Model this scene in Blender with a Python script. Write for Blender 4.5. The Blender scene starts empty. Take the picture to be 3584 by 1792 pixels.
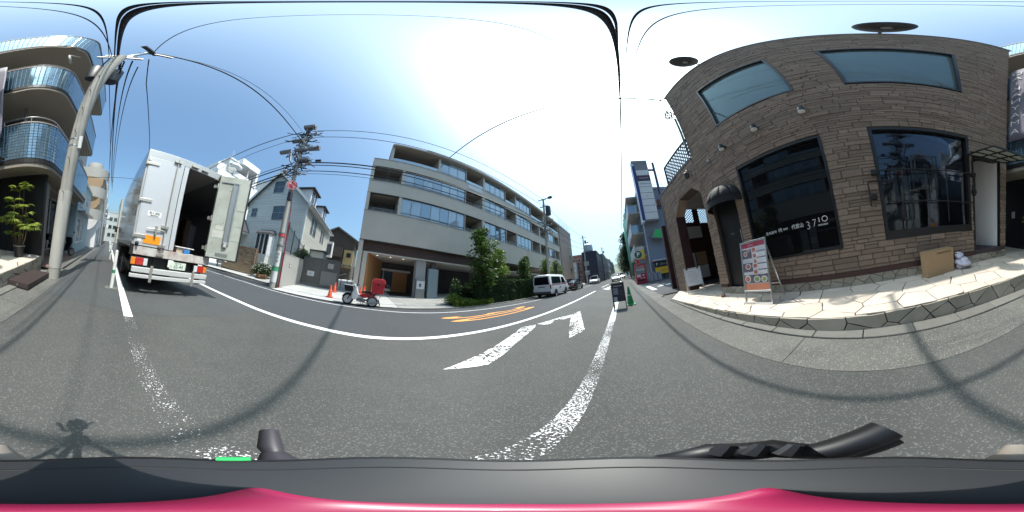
import bpy, bmesh, math, random
from mathutils import Vector, Matrix
random.seed(7)
R_ = math.radians
SC = bpy.context.scene
COL = SC.collection
# ------------------------------------------------------------------ camera, world, sun, exposure
CAMH = 1.25
ROT = ((0.7868459, -0.5986186, 0.1500975), (0.6163640, 0.7745155, -0.1422015), (-0.0311284, 0.2044054, 0.9783913))
cd = bpy.data.cameras.new('camera'); cam = bpy.data.objects.new('camera', cd); COL.objects.link(cam)
cd.type = 'PANO'; cd.panorama_type = 'EQUIRECTANGULAR'
cd.clip_start = 0.004; cd.clip_end = 2000
M = Matrix.Identity(4)
for i in range(3):
    M[i][0] = ROT[i][0]; M[i][1] = ROT[i][2]; M[i][2] = -ROT[i][1]
M[2][3] = CAMH
cam.matrix_world = M
SC.camera = cam
SUN = Vector((0.030, 0.47, 1.0)).normalized()          # towards the sun
el = math.asin(SUN.z); azs = math.atan2(SUN.x, SUN.y)
wd = bpy.data.worlds.new('World'); SC.world = wd; wd.use_nodes = True
nt = wd.node_tree; nt.nodes.clear()
sky = nt.nodes.new('ShaderNodeTexSky'); sky.sky_type = 'NISHITA'; sky.sun_disc = False
sky.sun_elevation = el; sky.sun_rotation = azs
sky.altitude = 20; sky.air_density = 1.15; sky.dust_density = 5.2; sky.ozone_density = 1.0
bgn = nt.nodes.new('ShaderNodeBackground'); bgn.inputs['Strength'].default_value = 0.15
wo = nt.nodes.new('ShaderNodeOutputWorld')
tint = nt.nodes.new('ShaderNodeMix'); tint.data_type = 'RGBA'; tint.blend_type = 'MULTIPLY'; tint.inputs[0].default_value = 1.0; tint.inputs[7].default_value = (0.72, 0.97, 1.06, 1)   # the camera's cool white balance
nt.links.new(sky.outputs[0], tint.inputs[6]); nt.links.new(tint.outputs[2], bgn.inputs[0]); nt.links.new(bgn.outputs[0], wo.inputs[0])
sl = bpy.data.lights.new('sun', 'SUN'); sl.energy = 3.4; sl.angle = R_(0.53); sl.color = (1.0, 0.955, 0.88)
sun = bpy.data.objects.new('sun', sl); COL.objects.link(sun)
sun.rotation_euler = (-SUN).to_track_quat('-Z', 'Y').to_euler(); sun.location = (5, 20, 40)
SC.render.engine = 'CYCLES'
SC.cycles.use_denoising = True
SC.cycles.max_bounces = 7; SC.cycles.diffuse_bounces = 4; SC.cycles.glossy_bounces = 4; SC.cycles.transparent_max_bounces = 12
SC.cycles.sample_clamp_indirect = 6
SC.view_settings.view_transform = 'Standard'; SC.view_settings.look = 'None'
SC.view_settings.exposure = 0.68; SC.view_settings.gamma = 1.0
SLP = 0.0332
def gz(y): return SLP * y
PITCH = math.atan(SLP)

# ------------------------------------------------------------------ materials
MATS = {}
def mat(name, col, rough=0.7, metal=0.0, var=0.12, vs=6.0, bump=0.0, bs=40.0, rnd=0.0, spec=0.5, col2=None, c2amt=0.5, c2s=1.5, coat=0.0, stretch=None, emit=None, fleck=None, isl=0.0):
    if name in MATS: return MATS[name]
    m = bpy.data.materials.new(name); m.use_nodes = True
    N = m.node_tree.nodes; L = m.node_tree.links
    b = N['Principled BSDF']
    b.inputs['Roughness'].default_value = rough; b.inputs['Metallic'].default_value = metal
    b.inputs['Specular IOR Level'].default_value = spec
    if coat: b.inputs['Coat Weight'].default_value = coat; b.inputs['Coat Roughness'].default_value = 0.05
    tc = N.new('ShaderNodeTexCoord'); src = tc.outputs['Object']
    if stretch:
        mp = N.new('ShaderNodeMapping'); mp.inputs['Scale'].default_value = stretch; L.new(src, mp.inputs[0]); src = mp.outputs[0]
    def noise(s, d=4):
        n = N.new('ShaderNodeTexNoise'); n.inputs['Scale'].default_value = s; n.inputs['Detail'].default_value = d; n.inputs['Roughness'].default_value = 0.65
        L.new(src, n.inputs['Vector']); return n.outputs['Fac']
    rgb = N.new('ShaderNodeRGB'); rgb.outputs[0].default_value = (*col, 1); cur = rgb.outputs[0]
    if col2:
        mx = N.new('ShaderNodeMix'); mx.data_type = 'RGBA'; mr = N.new('ShaderNodeMapRange')
        mr.inputs[1].default_value = 0.4; mr.inputs[2].default_value = 0.65; mr.inputs[4].default_value = c2amt
        L.new(noise(c2s, 6), mr.inputs[0]); L.new(mr.outputs[0], mx.inputs[0]); L.new(cur, mx.inputs[6]); mx.inputs[7].default_value = (*col2, 1); cur = mx.outputs[2]
    if fleck:                                  # (scale, threshold, colour) stone chips
        vo = N.new('ShaderNodeTexVoronoi'); vo.inputs['Scale'].default_value = fleck[0]; L.new(src, vo.inputs['Vector'])
        sp = N.new('ShaderNodeSeparateColor'); L.new(vo.outputs['Color'], sp.inputs[0])
        gt = N.new('ShaderNodeMath'); gt.operation = 'GREATER_THAN'; gt.inputs[1].default_value = fleck[1]; L.new(sp.outputs[0], gt.inputs[0])
        mx = N.new('ShaderNodeMix'); mx.data_type = 'RGBA'; L.new(gt.outputs[0], mx.inputs[0]); L.new(cur, mx.inputs[6]); mx.inputs[7].default_value = (*fleck[2], 1); cur = mx.outputs[2]
    if var or rnd or isl:
        hv = N.new('ShaderNodeHueSaturation'); L.new(cur, hv.inputs['Color'])
        ad = N.new('ShaderNodeMath'); ad.operation = 'MULTIPLY_ADD'
        L.new(noise(vs), ad.inputs[0]); ad.inputs[1].default_value = 2 * var; ad.inputs[2].default_value = 1 - var
        out = ad.outputs[0]
        if rnd:
            oi = N.new('ShaderNodeObjectInfo'); a2 = N.new('ShaderNodeMath'); a2.operation = 'MULTIPLY_ADD'
            L.new(oi.outputs['Random'], a2.inputs[0]); a2.inputs[1].default_value = 2 * rnd; a2.inputs[2].default_value = 1 - rnd
            mu = N.new('ShaderNodeMath'); mu.operation = 'MULTIPLY'; L.new(out, mu.inputs[0]); L.new(a2.outputs[0], mu.inputs[1]); out = mu.outputs[0]
        if isl:
            gi = N.new('ShaderNodeNewGeometry'); a3 = N.new('ShaderNodeMath'); a3.operation = 'MULTIPLY_ADD'
            L.new(gi.outputs['Random Per Island'], a3.inputs[0]); a3.inputs[1].default_value = 2 * isl; a3.inputs[2].default_value = 1 - isl
            mu = N.new('ShaderNodeMath'); mu.operation = 'MULTIPLY'; L.new(out, mu.inputs[0]); L.new(a3.outputs[0], mu.inputs[1]); out = mu.outputs[0]
        L.new(out, hv.inputs['Value']); cur = hv.outputs[0]
    L.new(cur, b.inputs['Base Color'])
    if bump:
        bp = N.new('ShaderNodeBump'); bp.inputs['Strength'].default_value = bump; bp.inputs['Distance'].default_value = 0.02
        L.new(noise(bs, 8), bp.inputs['Height']); L.new(bp.outputs[0], b.inputs['Normal'])
    if emit:
        b.inputs['Emission Color'].default_value = (*emit[0], 1); b.inputs['Emission Strength'].default_value = emit[1]
    MATS[name] = m
    return m
def paint_mat(name, col, wear, scale=60.0, big=0.9):
    """road paint: wear = share of chips gone; transparent where the paint is gone"""
    m = bpy.data.materials.new(name); m.use_nodes = True; N = m.node_tree.nodes; L = m.node_tree.links
    b = N['Principled BSDF']; b.inputs['Base Color'].default_value = (*col, 1); b.inputs['Roughness'].default_value = 0.75
    tc = N.new('ShaderNodeTexCoord')
    n1 = N.new('ShaderNodeTexNoise'); n1.inputs['Scale'].default_value = scale; n1.inputs['Detail'].default_value = 5
    n2 = N.new('ShaderNodeTexNoise'); n2.inputs['Scale'].default_value = 2.3; n2.inputs['Detail'].default_value = 6
    L.new(tc.outputs['Object'], n1.inputs['Vector']); L.new(tc.outputs['Object'], n2.inputs['Vector'])
    ad = N.new('ShaderNodeMath'); ad.operation = 'MULTIPLY_ADD'; ad.inputs[1].default_value = big
    L.new(n2.outputs['Fac'], ad.inputs[0]); L.new(n1.outputs['Fac'], ad.inputs[2])
    gt = N.new('ShaderNodeMapRange'); gt.inputs[1].default_value = wear - 0.015; gt.inputs[2].default_value = wear + 0.015; L.new(ad.outputs[0], gt.inputs[0])
    tr = N.new('ShaderNodeBsdfTransparent'); mx = N.new('ShaderNodeMixShader')
    L.new(gt.outputs[0], mx.inputs[0]); L.new(tr.outputs[0], mx.inputs[1]); L.new(b.outputs[0], mx.inputs[2])
    L.new(mx.outputs[0], N['Material Output'].inputs[0])
    MATS[name] = m; return m
def glass_mat(name, tint, refl=0.25, rough=0.02, body=(0.01, 0.012, 0.014), thru=0.0):
    """window pane: dark body, mirror reflection, optional see-through share"""
    m = bpy.data.materials.new(name); m.use_nodes = True; N = m.node_tree.nodes; L = m.node_tree.links; N.clear()
    out = N.new('ShaderNodeOutputMaterial'); df = N.new('ShaderNodeBsdfDiffuse'); df.inputs[0].default_value = (*body, 1)
    gl = N.new('ShaderNodeBsdfGlossy'); gl.inputs['Color'].default_value = (*tint, 1); gl.inputs['Roughness'].default_value = rough
    fr = N.new('ShaderNodeFresnel'); fr.inputs[0].default_value = 1.5
    ad = N.new('ShaderNodeMath'); ad.operation = 'ADD'; ad.use_clamp = True; ad.inputs[1].default_value = refl; L.new(fr.outputs[0], ad.inputs[0])
    base = df.outputs[0]
    if thru:
        tr = N.new('ShaderNodeBsdfTransparent'); tr.inputs[0].default_value = (*[min(1, t + .2) for t in tint], 1); m0 = N.new('ShaderNodeMixShader'); m0.inputs[0].default_value = thru
        L.new(df.outputs[0], m0.inputs[1]); L.new(tr.outputs[0], m0.inputs[2]); base = m0.outputs[0]
    mx = N.new('ShaderNodeMixShader'); L.new(ad.outputs[0], mx.inputs[0]); L.new(base, mx.inputs[1]); L.new(gl.outputs[0], mx.inputs[2])
    L.new(mx.outputs[0], out.inputs[0]); MATS[name] = m; return m
def leaf_mat(name, col, col2, trans=0.35):
    m = bpy.data.materials.new(name); m.use_nodes = True; N = m.node_tree.nodes; L = m.node_tree.links; N.clear()
    out = N.new('ShaderNodeOutputMaterial'); gm = N.new('ShaderNodeNewGeometry'); cr = N.new('ShaderNodeMix'); cr.data_type = 'RGBA'
    L.new(gm.outputs['Random Per Island'], cr.inputs[0]); cr.inputs[6].default_value = (*col, 1); cr.inputs[7].default_value = (*col2, 1)
    b = N.new('ShaderNodeBsdfPrincipled'); b.inputs['Roughness'].default_value = 0.5; b.inputs['Specular IOR Level'].default_value = 0.35; L.new(cr.outputs[2], b.inputs['Base Color'])
    t = N.new('ShaderNodeBsdfTranslucent'); L.new(cr.outputs[2], t.inputs[0])
    mx = N.new('ShaderNodeMixShader'); mx.inputs[0].default_value = trans
    L.new(b.outputs[0], mx.inputs[1]); L.new(t.outputs[0], mx.inputs[2]); L.new(mx.outputs[0], out.inputs[0]); MATS[name] = m; return m

# ------------------------------------------------------------------ mesh builder
def root_loc(o):
    while o.parent: o = o.parent
    return o.location
def rects(u0, u1, z0, z1, holes):
    """split a wall into rectangles round its openings"""
    zs = sorted({z0, z1, *[min(max(h[k], z0), z1) for h in holes for k in (2, 3)]}); out = []
    for a, b in zip(zs, zs[1:]):
        if b - a < 1e-4: continue
        us = [(u0, u1)]
        for h in holes:
            if h[2] < b - 1e-4 and h[3] > a + 1e-4:
                us = [q for (p0, p1) in us for q in ((p0, min(p1, h[0])), (max(p0, h[1]), p1)) if q[1] - q[0] > 1e-3]
        out += [(p0, p1, a, b) for p0, p1 in us]
    return out
SPLIT = {'upper_room_picture', 'conduit', 'banner_rod', 'ground_floor_beam', 'green_band', 'strap', 'underbody_boxes', 'balcony_side_wall', 'door_pillar', 'side_stand', 'shop_display_panel', 'chassis_frame', 'shop_counter', 'corridor_cornice', 'white_frame', 'end_wall', 'locking_bar_bracket'}
class MB:
    def __init__(s): s.v = []; s.f = []
    def quad(s, *p):
        n = len(s.v); s.v += [tuple(q) for q in p]; s.f.append(tuple(range(n, n + len(p)))); return s
    def box(s, x0, x1, y0, y1, z0, z1):
        n = len(s.v)
        s.v += [(x, y, z) for z in (z0, z1) for y in (y0, y1) for x in (x0, x1)]
        s.f += [tuple(n + i for i in q) for q in ((0, 2, 3, 1), (4, 5, 7, 6), (0, 1, 5, 4), (2, 6, 7, 3), (0, 4, 6, 2), (1, 3, 7, 5))]; return s
    def hexa(s, p):
        n = len(s.v); s.v += [tuple(q) for q in p]
        s.f += [tuple(n + i for i in q) for q in ((0, 2, 3, 1), (4, 5, 7, 6), (0, 1, 5, 4), (2, 6, 7, 3), (0, 4, 6, 2), (1, 3, 7, 5))]; return s
    def plate(s, pts, t=.006):
        P = [Vector(p) for p in pts]; n = (P[1] - P[0]).cross(P[2] - P[0]).normalized() * t / 2; k = len(P); b = len(s.v)
        s.v += [tuple(p - n) for p in P] + [tuple(p + n) for p in P]; s.f.append(tuple(range(b, b + k))[::-1]); s.f.append(tuple(range(b + k, b + 2 * k)))
        for i in range(k): s.f.append((b + i, b + (i + 1) % k, b + k + (i + 1) % k, b + k + i))
        return s
    def beam(s, a, b, w, h, up=(0, 0, 1)):
        a = Vector(a); b = Vector(b); d = (b - a).normalized(); u = Vector(up)
        x = d.cross(u)
        if x.length < 1e-4: x = d.cross(Vector((1, 0, 0)))
        x.normalize(); u = x.cross(d); x *= w / 2; u *= h / 2
        return s.hexa([a - x - u, a + x - u, b - x - u, b + x - u, a - x + u, a + x + u, b - x + u, b + x + u])
    def tube(s, pts, r, n=8, cap=True):
        pts = [Vector(p) for p in pts]; k = len(pts); rs = r if isinstance(r, (list, tuple)) else [r] * k
        base = len(s.v); prev = None
        for i, p in enumerate(pts):
            d = (pts[min(i + 1, k - 1)] - pts[max(i - 1, 0)]).normalized()
            if prev is None: x = d.orthogonal().normalized()
            else:
                x = prev - d * prev.dot(d); x = x.normalized() if x.length > 1e-5 else d.orthogonal().normalized()
            prev = x; y = d.cross(x)
            for j in range(n):
                a = 2 * math.pi * j / n; s.v.append(tuple(p + (x * math.cos(a) + y * math.sin(a)) * rs[i]))
        for i in range(k - 1):
            for j in range(n):
                s.f.append((base + i * n + j, base + i * n + (j + 1) % n, base + (i + 1) * n + (j + 1) % n, base + (i + 1) * n + j))
        if cap:
            s.f.append(tuple(base + j for j in range(n))[::-1]); s.f.append(tuple(base + (k - 1) * n + j for j in range(n)))
        return s
    def cyl(s, a, b, r, r2=None, n=16): return s.tube([a, b], [r, r if r2 is None else r2], n)
    def lathe(s, prof, c=(0, 0, 0), axis='z', n=20):
        base = len(s.v); k = len(prof); c = Vector(c)
        for (r, h) in prof:
            for j in range(n):
                a = 2 * math.pi * j / n; u, w = r * math.cos(a), r * math.sin(a)
                s.v.append(tuple(c + Vector({'z': (u, w, h), 'x': (h, u, w), 'y': (u, h, w)}[axis])))
        for i in range(k - 1):
            for j in range(n):
                s.f.append((base + i * n + j, base + i * n + (j + 1) % n, base + (i + 1) * n + (j + 1) % n, base + (i + 1) * n + j))
        if prof[0] == prof[-1]: return s
        if prof[0][0] > 1e-4: s.f.append(tuple(base + j for j in range(n))[::-1])
        if prof[-1][0] > 1e-4: s.f.append(tuple(base + (k - 1) * n + j for j in range(n)))
        return s
    def prism(s, poly, fn, d0, d1):
        """poly: 2d points; fn(u, v, d) -> xyz"""
        n = len(poly); b = len(s.v)
        s.v += [tuple(fn(u, v, d0)) for u, v in poly] + [tuple(fn(u, v, d1)) for u, v in poly]
        s.f.append(tuple(range(b, b + n))[::-1]); s.f.append(tuple(range(b + n, b + 2 * n)))
        for i in range(n): s.f.append((b + i, b + (i + 1) % n, b + n + (i + 1) % n, b + n + i))
        return s
    def loft(s, rings, closed=True, cap=True):
        b = len(s.v); n = len(rings[0])
        for r in rings: s.v += [tuple(p) for p in r]
        for i in range(len(rings) - 1):
            for j in range(n if closed else n - 1):
                s.f.append((b + i * n + j, b + i * n + (j + 1) % n, b + (i + 1) * n + (j + 1) % n, b + (i + 1) * n + j))
        if cap:
            s.f.append(tuple(b + j for j in range(n))[::-1]); s.f.append(tuple(b + (len(rings) - 1) * n + j for j in range(n)))
        return s
    def components(s):
        p = list(range(len(s.v)))
        def find(i):
            while p[i] != i: p[i] = p[p[i]]; i = p[i]
            return i
        for f in s.f:
            for k in f[1:]: p[find(k)] = find(f[0])
        groups = {}
        for f in s.f: groups.setdefault(find(f[0]), []).append(f)
        out = []
        for fs in groups.values():
            ids = sorted({i for f in fs for i in f}); m_ = {i: n for n, i in enumerate(ids)}
            out.append(([s.v[i] for i in ids], [tuple(m_[i] for i in f) for f in fs]))
        return out
    def mesh(s, name, material, smooth=False, fix=True):
        me = bpy.data.meshes.new(name); me.from_pydata(s.v, [], s.f); me.materials.append(material)
        if fix:
            bm = bmesh.new(); bm.from_mesh(me); bmesh.ops.recalc_face_normals(bm, faces=bm.faces); bm.to_mesh(me); bm.free()
        if smooth:
            me.shade_smooth()
            if smooth != 'all': me.set_sharp_from_angle(angle=R_(38))
        return me
    def build(s, name, material, parent=None, smooth=False, bevel=0, loc=None, fix=True, w=False):
        if parent and w:
            sh = root_loc(parent); s.v = [(p[0] - sh[0], p[1] - sh[1], p[2] - sh[2]) for p in s.v]
        if name in SPLIT:
            outs = []
            for v_, f_ in s.components():
                q = MB(); q.v = v_; q.f = f_; q_o = bpy.data.objects.new(name, q.mesh(name, material, smooth, fix)); COL.objects.link(q_o); q_o.parent = parent; outs.append(q_o)
            return outs[0]
        o = bpy.data.objects.new(name, s.mesh(name, material, smooth, fix)); COL.objects.link(o)
        if parent: o.parent = parent
        if loc: o.location = loc
        if bevel:
            md = o.modifiers.new('bevel', 'BEVEL'); md.width = bevel; md.segments = 2; md.limit_method = 'ANGLE'; md.angle_limit = R_(50)
        return o
def place(name, me, parent=None, loc=(0, 0, 0), rot=None, scale=None):
    o = bpy.data.objects.new(name, me); COL.objects.link(o); o.parent = parent; o.location = loc
    if rot: o.rotation_euler = rot
    if scale: o.scale = scale
    return o
def thing(name, label, cat, loc=(0, 0, 0), rotz=0.0, group=None, pitch=0.0):
    o = bpy.data.objects.new(name, None); COL.objects.link(o); o.location = loc; o.rotation_euler = (pitch, 0, rotz); o.empty_display_size = 0.2
    o['label'] = label; o['category'] = cat
    if group: o['group'] = group
    return o
def tag(o, label, cat, group=None):
    o['label'] = label; o['category'] = cat
    if group: o['group'] = group
    return o
def structure(o): o['kind'] = 'structure'; return o
def stuff(o): o['kind'] = 'stuff'; return o
def copy_tree(o, parent=None, label=None):
    c = o.copy(); COL.objects.link(c); c.parent = parent
    if label: c['label'] = label
    for ch in list(o.children): copy_tree(ch, c)
    return c
def textmesh(s, size, material, depth=0.002, align='CENTER', stretch=(1, 1), offset=0.0):
    cu = bpy.data.curves.new('lettering', 'FONT'); cu.body = s; cu.size = size; cu.align_x = align; cu.align_y = 'CENTER'; cu.extrude = depth; cu.offset = offset; cu.resolution_u = 3
    to = bpy.data.objects.new('lettering', cu); COL.objects.link(to)
    dg = bpy.context.evaluated_depsgraph_get(); me = bpy.data.meshes.new_from_object(to.evaluated_get(dg))
    bpy.data.objects.remove(to); bpy.data.curves.remove(cu)
    for v in me.vertices: v.co.x *= stretch[0]; v.co.y *= stretch[1]
    me.materials.clear(); me.materials.append(material); return me
def text(name, s, size, material, parent, frame, **k):
    """frame: 4x4 matrix: text x right, y up, z towards the reader"""
    o = bpy.data.objects.new(name, textmesh(s, size, material, **k)); COL.objects.link(o); o.parent = parent; o.matrix_local = frame; return o
def frame(o, right, up):
    r = Vector(right).normalized(); u = Vector(up).normalized(); n = r.cross(u); m = Matrix.Identity(4)
    for i in range(3): m[i][0] = r[i]; m[i][1] = u[i]; m[i][2] = n[i]; m[i][3] = o[i]
    return m
def clip(poly, a, b, c):
    """keep a*x+b*y<=c"""
    out = []
    for i in range(len(poly)):
        p, q = poly[i], poly[(i + 1) % len(poly)]
        dp = a * p[0] + b * p[1] - c; dq = a * q[0] + b * q[1] - c
        if dp <= 0: out.append(p)
        if dp * dq < 0:
            t = dp / (dp - dq); out.append((p[0] + (q[0] - p[0]) * t, p[1] + (q[1] - p[1]) * t))
    return out
def voronoi(seeds, inside, gap):
    cells = []
    for i, (x, y) in enumerate(seeds):
        poly = [(x - 1.2, y - 1.2), (x + 1.2, y - 1.2), (x + 1.2, y + 1.2), (x - 1.2, y + 1.2)]
        for j, (u, w) in enumerate(seeds):
            if i == j or abs(u - x) > 2.4 or abs(w - y) > 2.4: continue
            dx, dy = u - x, w - y; l = math.hypot(dx, dy)
            poly = clip(poly, dx / l, dy / l, (dx * (x + u) / 2 + dy * (y + w) / 2) / l - gap)
            if len(poly) < 3: break
        for (a, b, c) in inside:
            if len(poly) >= 3: poly = clip(poly, a, b, c)
        if len(poly) >= 3: cells.append(poly)
    return cells
def wobble(poly, amt, seg=0.12):
    """soften straight cell edges a little"""
    out = []
    n = len(poly)
    for i in range(n):
        p, q = poly[i], poly[(i + 1) % n]; d = math.hypot(q[0] - p[0], q[1] - p[1])
        if d < 0.02: continue
        out.append(p)
        if d > seg * 1.6:
            k = 2
            nx, ny = -(q[1] - p[1]) / d, (q[0] - p[0]) / d
            for t in (0.33, 0.67):
                h = random.uniform(-amt, amt) * min(1, d); out.append((p[0] + (q[0] - p[0]) * t + nx * h, p[1] + (q[1] - p[1]) * t + ny * h))
    return out
# ------------------------------------------------------------------ base materials
asph = mat('asphalt', (0.058, 0.061, 0.060), 0.85, var=0.28, vs=0.5, bump=0.35, bs=300, col2=(0.09, 0.09, 0.086), c2amt=0.6, c2s=0.35, fleck=(160, 0.88, (0.14, 0.14, 0.134)))
asph2 = mat('asphalt_newer', (0.052, 0.056, 0.062), 0.85, var=0.15, vs=0.7, bump=0.4, bs=220, fleck=(190, 0.95, (0.13, 0.13, 0.135)))
conc = mat('gutter_concrete', (0.135, 0.133, 0.122), 0.9, var=0.18, vs=2.0, bump=0.5, bs=150, col2=(0.085, 0.084, 0.078), c2amt=0.7, c2s=0.9, fleck=(130, 0.9, (0.25, 0.25, 0.23)))
kerbm = mat('kerb_stone', (0.17, 0.166, 0.15), 0.9, var=0.2, vs=5, bump=0.6, bs=120, rnd=0.08, fleck=(150, 0.85, (0.15, 0.145, 0.13)))
pavem = mat('pale_pavement', (0.42, 0.42, 0.41), 0.85, var=0.1, vs=1.2, bump=0.2, bs=90, rnd=0.06)
tilem = mat('grey_forecourt_tile', (0.30, 0.30, 0.285), 0.8, var=0.1, vs=2, bump=0.2, bs=80, rnd=0.1)
dirt = mat('distant_ground', (0.12, 0.12, 0.115), 0.95, var=0.2, vs=0.05)
dark_gap = mat('dark_joint', (0.03, 0.029, 0.027), 0.95)
white_paint = paint_mat('road_paint_white', (0.80, 0.80, 0.80), 0.62, 30)
worn_paint = paint_mat('road_paint_worn', (0.76, 0.76, 0.78), 0.735, 75, 0.35)
worn_more = paint_mat('road_paint_nearly_gone', (0.76, 0.76, 0.78), 0.93, 80, 0.55)
arrow_paint = paint_mat('road_paint_arrow', (0.78, 0.78, 0.78), 0.94, 20)
far_paint = paint_mat('road_paint_thin', (0.6, 0.6, 0.62), 0.72, 40)
orange_paint = paint_mat('road_paint_orange', (0.72, 0.33, 0.10), 0.62, 40)

def sheet(name, poly, lift, m, kind=True):
    b = MB(); b.quad(*[(x, y, gz(y) + lift) for x, y in poly]); o = b.build(name, m)
    return structure(o) if kind else o
def strip(name, pts, w, lift, m):
    b = MB(); n = len(pts); P = [Vector((x, y, 0)) for x, y in pts]
    for i in range(n - 1):
        d0 = (P[min(i + 1, n - 1)] - P[max(i - 1, 0)]).normalized(); d1 = (P[min(i + 2, n - 1)] - P[i]).normalized()
        n0 = Vector((-d0.y, d0.x, 0)) * w / 2; n1 = Vector((-d1.y, d1.x, 0)) * w / 2
        b.quad(*[(q.x, q.y, gz(q.y) + lift) for q in (P[i] - n0, P[i + 1] - n1, P[i + 1] + n1, P[i] + n0)])
    return structure(b.build(name, m, fix=False))
# ------------------------------------------------------------------ ground, road, kerbs
sheet('ground', [(-600, -600), (600, -600), (600, 600), (-600, 600)], -0.05, dirt)
sheet('road', [(-10.6, -120), (1.12, -120), (1.12, 140), (-10.6, 140)], 0.0, asph)
sheet('road_resurfaced_lane', [(-9.9, -40), (-4.35, -40), (-3.95, -5), (-3.5, 1), (-3.2, 4), (-2.75, 8), (-2.3, 15), (-1.5, 40), (-7.0, 40), (-6.9, 12), (-7.3, 9), (-7.72, 4), (-7.8, 1.8), (-8.9, -2.4), (-9.6, -7)], 0.004, asph2)
sheet('road_resurfaced_patch', [(-3.75, -40), (1.1, -40), (1.1, -2.95), (-0.6, -2.6), (-3.75, -2.35)], 0.004, mat('asphalt_patch', (0.066, 0.07, 0.073), 0.85, var=0.2, vs=0.8, bump=0.4, bs=220, fleck=(190, 0.95, (0.16, 0.16, 0.16))))
sheet('side_street', [(1.66, 7.2), (40, 7.2), (40, 17), (1.3, 17)], 0.0, asph2)
sheet('side_street_mouth', [(1.12, 6.9), (1.66, 6.9), (1.66, 17), (1.12, 17)], -0.004, conc)
# gutter slabs along the terrace (each slab one piece)
gut = structure(MB().box(0, 0.001, 0, 0.001, 0, 0.001).build('gutter', conc))
y = -5.2
while y < 7.1:
    L = 3.1; y1 = min(y + L, 7.1)
    fx = lambda yy: 1.09 if yy < 2 else 1.09 + (yy - 2) * 0.0
    kx = lambda yy: 1.625 if -1 < yy < 1.5 else (1.625 - 0.012 * (yy - 1.5) * 1.6 if yy >= 1.5 else 1.64)
    b = MB(); pts = [(fx(y), y + .004), (kx(y), y + .004), (kx(y1), y1 - .004), (fx(y1), y1 - .004)]
    b.prism(pts, lambda u, v, d: (u, v, gz(v) + d), -0.05, 0.007); b.build('gutter_slab', conc, gut)
    y = y1
gut.data.transform(Matrix.Translation((1.3, 0, -0.2)))
kb = structure(MB().box(1.66, 1.7, -4, 5, -0.3, -0.28).build('kerb', dark_gap))
y = -4.5
while y < 5.6:
    y1 = min(y + 0.6, 5.7)
    b = MB(); x0 = kx(y) + .006; x1 = kx(y1) + .006
    b.prism([(x0, y + .004), (x0 + .2, y + .004), (x1 + .2, y1 - .004), (x1, y1 - .004)], lambda u, v, d: (u, v, gz(v) + d), -0.06, 0.035)
    b.build('kerb_stone', kerbm, kb, bevel=0.012); y = y1
# far side: kerb line, pavement, forecourts
FK = [(-10.15, -40), (-10.1, -11), (-9.65, -7), (-9.3, -5.3), (-8.8, -2.3), (-7.85, 1.6), (-7.75, 3.8), (-7.75, 8.3), (-7.6, 14), (-7.5, 34), (-7.5, 140)]
fkb = structure(MB().box(-9, -8.99, -3, -2.9, -0.6, -0.59).build('kerb_far_side', dark_gap))
def along(pts, step):
    out = []
    for (a, b) in zip(pts, pts[1:]):
        d = math.hypot(b[0] - a[0], b[1] - a[1]); k = max(1, int(d / step))
        out += [(a[0] + (b[0] - a[0]) * i / k, a[1] + (b[1] - a[1]) * i / k) for i in range(k)]
    return out + [pts[-1]]
fk = along([p for p in FK if -12 < p[1] < 40], 0.9)
for a, c in zip(fk, fk[1:]):
    b = MB(); b.prism([(a[0], a[1] + .004), (c[0], c[1] - .004), (c[0] - .16, c[1] - .004), (a[0] - .16, a[1] + .004)], lambda u, v, d: (u, v, gz(v) + d), -0.05, 0.05)
    b.build('kerb_stone', kerbm, fkb, bevel=0.012)
def rise(x): return 0.045 + 0.05 * max(0, -8 - x)
def fsheet(name, poly, lift, m):
    b = MB(); b.quad(*[(x, y, gz(y) + rise(x) + lift) for x, y in poly]); return structure(b.build(name, m))
fsheet('pavement_far_side', [(-7.9, 1.9), (-8.95, -2.3), (-9.8, -7), (-10.3, -11), (-10.3, -40), (-30, -40), (-30, 45), (-7.65, 45), (-7.75, 14), (-7.9, 8)], -0.006, pavem)
drv = fsheet('driveway', [(-8.0, 1.6), (-9.2, -3), (-9.6, -4.7), (-12.6, -4.7), (-12.6, 2.4), (-8.6, 2.0)], 0.0, dark_gap)
# driveway slabs, recessed joints
for i in range(5):
    for j in range(4):
        y0, y1 = -4.65 + i * 1.32, -4.65 + (i + 1) * 1.32 - .015; x1 = -12.55 + j * 1.15; x0 = x1 + 1.135
        poly = clip([(x1, y0), (x0, y0), (x0, y1), (x1, y1)], 1, 0.27, -7.62); poly = clip(poly, 1, .28, -8.05 + .28 * 1.5)
        if len(poly) >= 3:
            b = MB(); b.prism(poly, lambda u, v, d: (u, v, gz(v) + rise(u) + d), 0.0, 0.012); b.build('paving_slab', pavem, drv)
crt = fsheet('entrance_forecourt', [(-7.95, 2.0), (-8.6, 2.05), (-13, 2.3), (-16, 2.3), (-16, 6.5), (-13, 6.3), (-9.4, 5.1), (-7.95, 4.9)], 0.004, dark_gap)
for i in range(10):
    for j in range(9):
        y0 = 1.95 + i * .5; x1 = -12.6 + j * .53
        poly = clip([(x1, y0), (x1 + .52, y0), (x1 + .52, y0 + .49), (x1, y0 + .49)], 0, 1, 6.3)
        if poly and x1 > -9.4: poly = clip(poly, 0, 1, 5.0)
        if len(poly) >= 3:
            b = MB(); b.prism(poly, lambda u, v, d: (u, v, gz(v) + rise(u) + d), 0.004, 0.016); b.build('paving_tile', tilem, crt)
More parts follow.
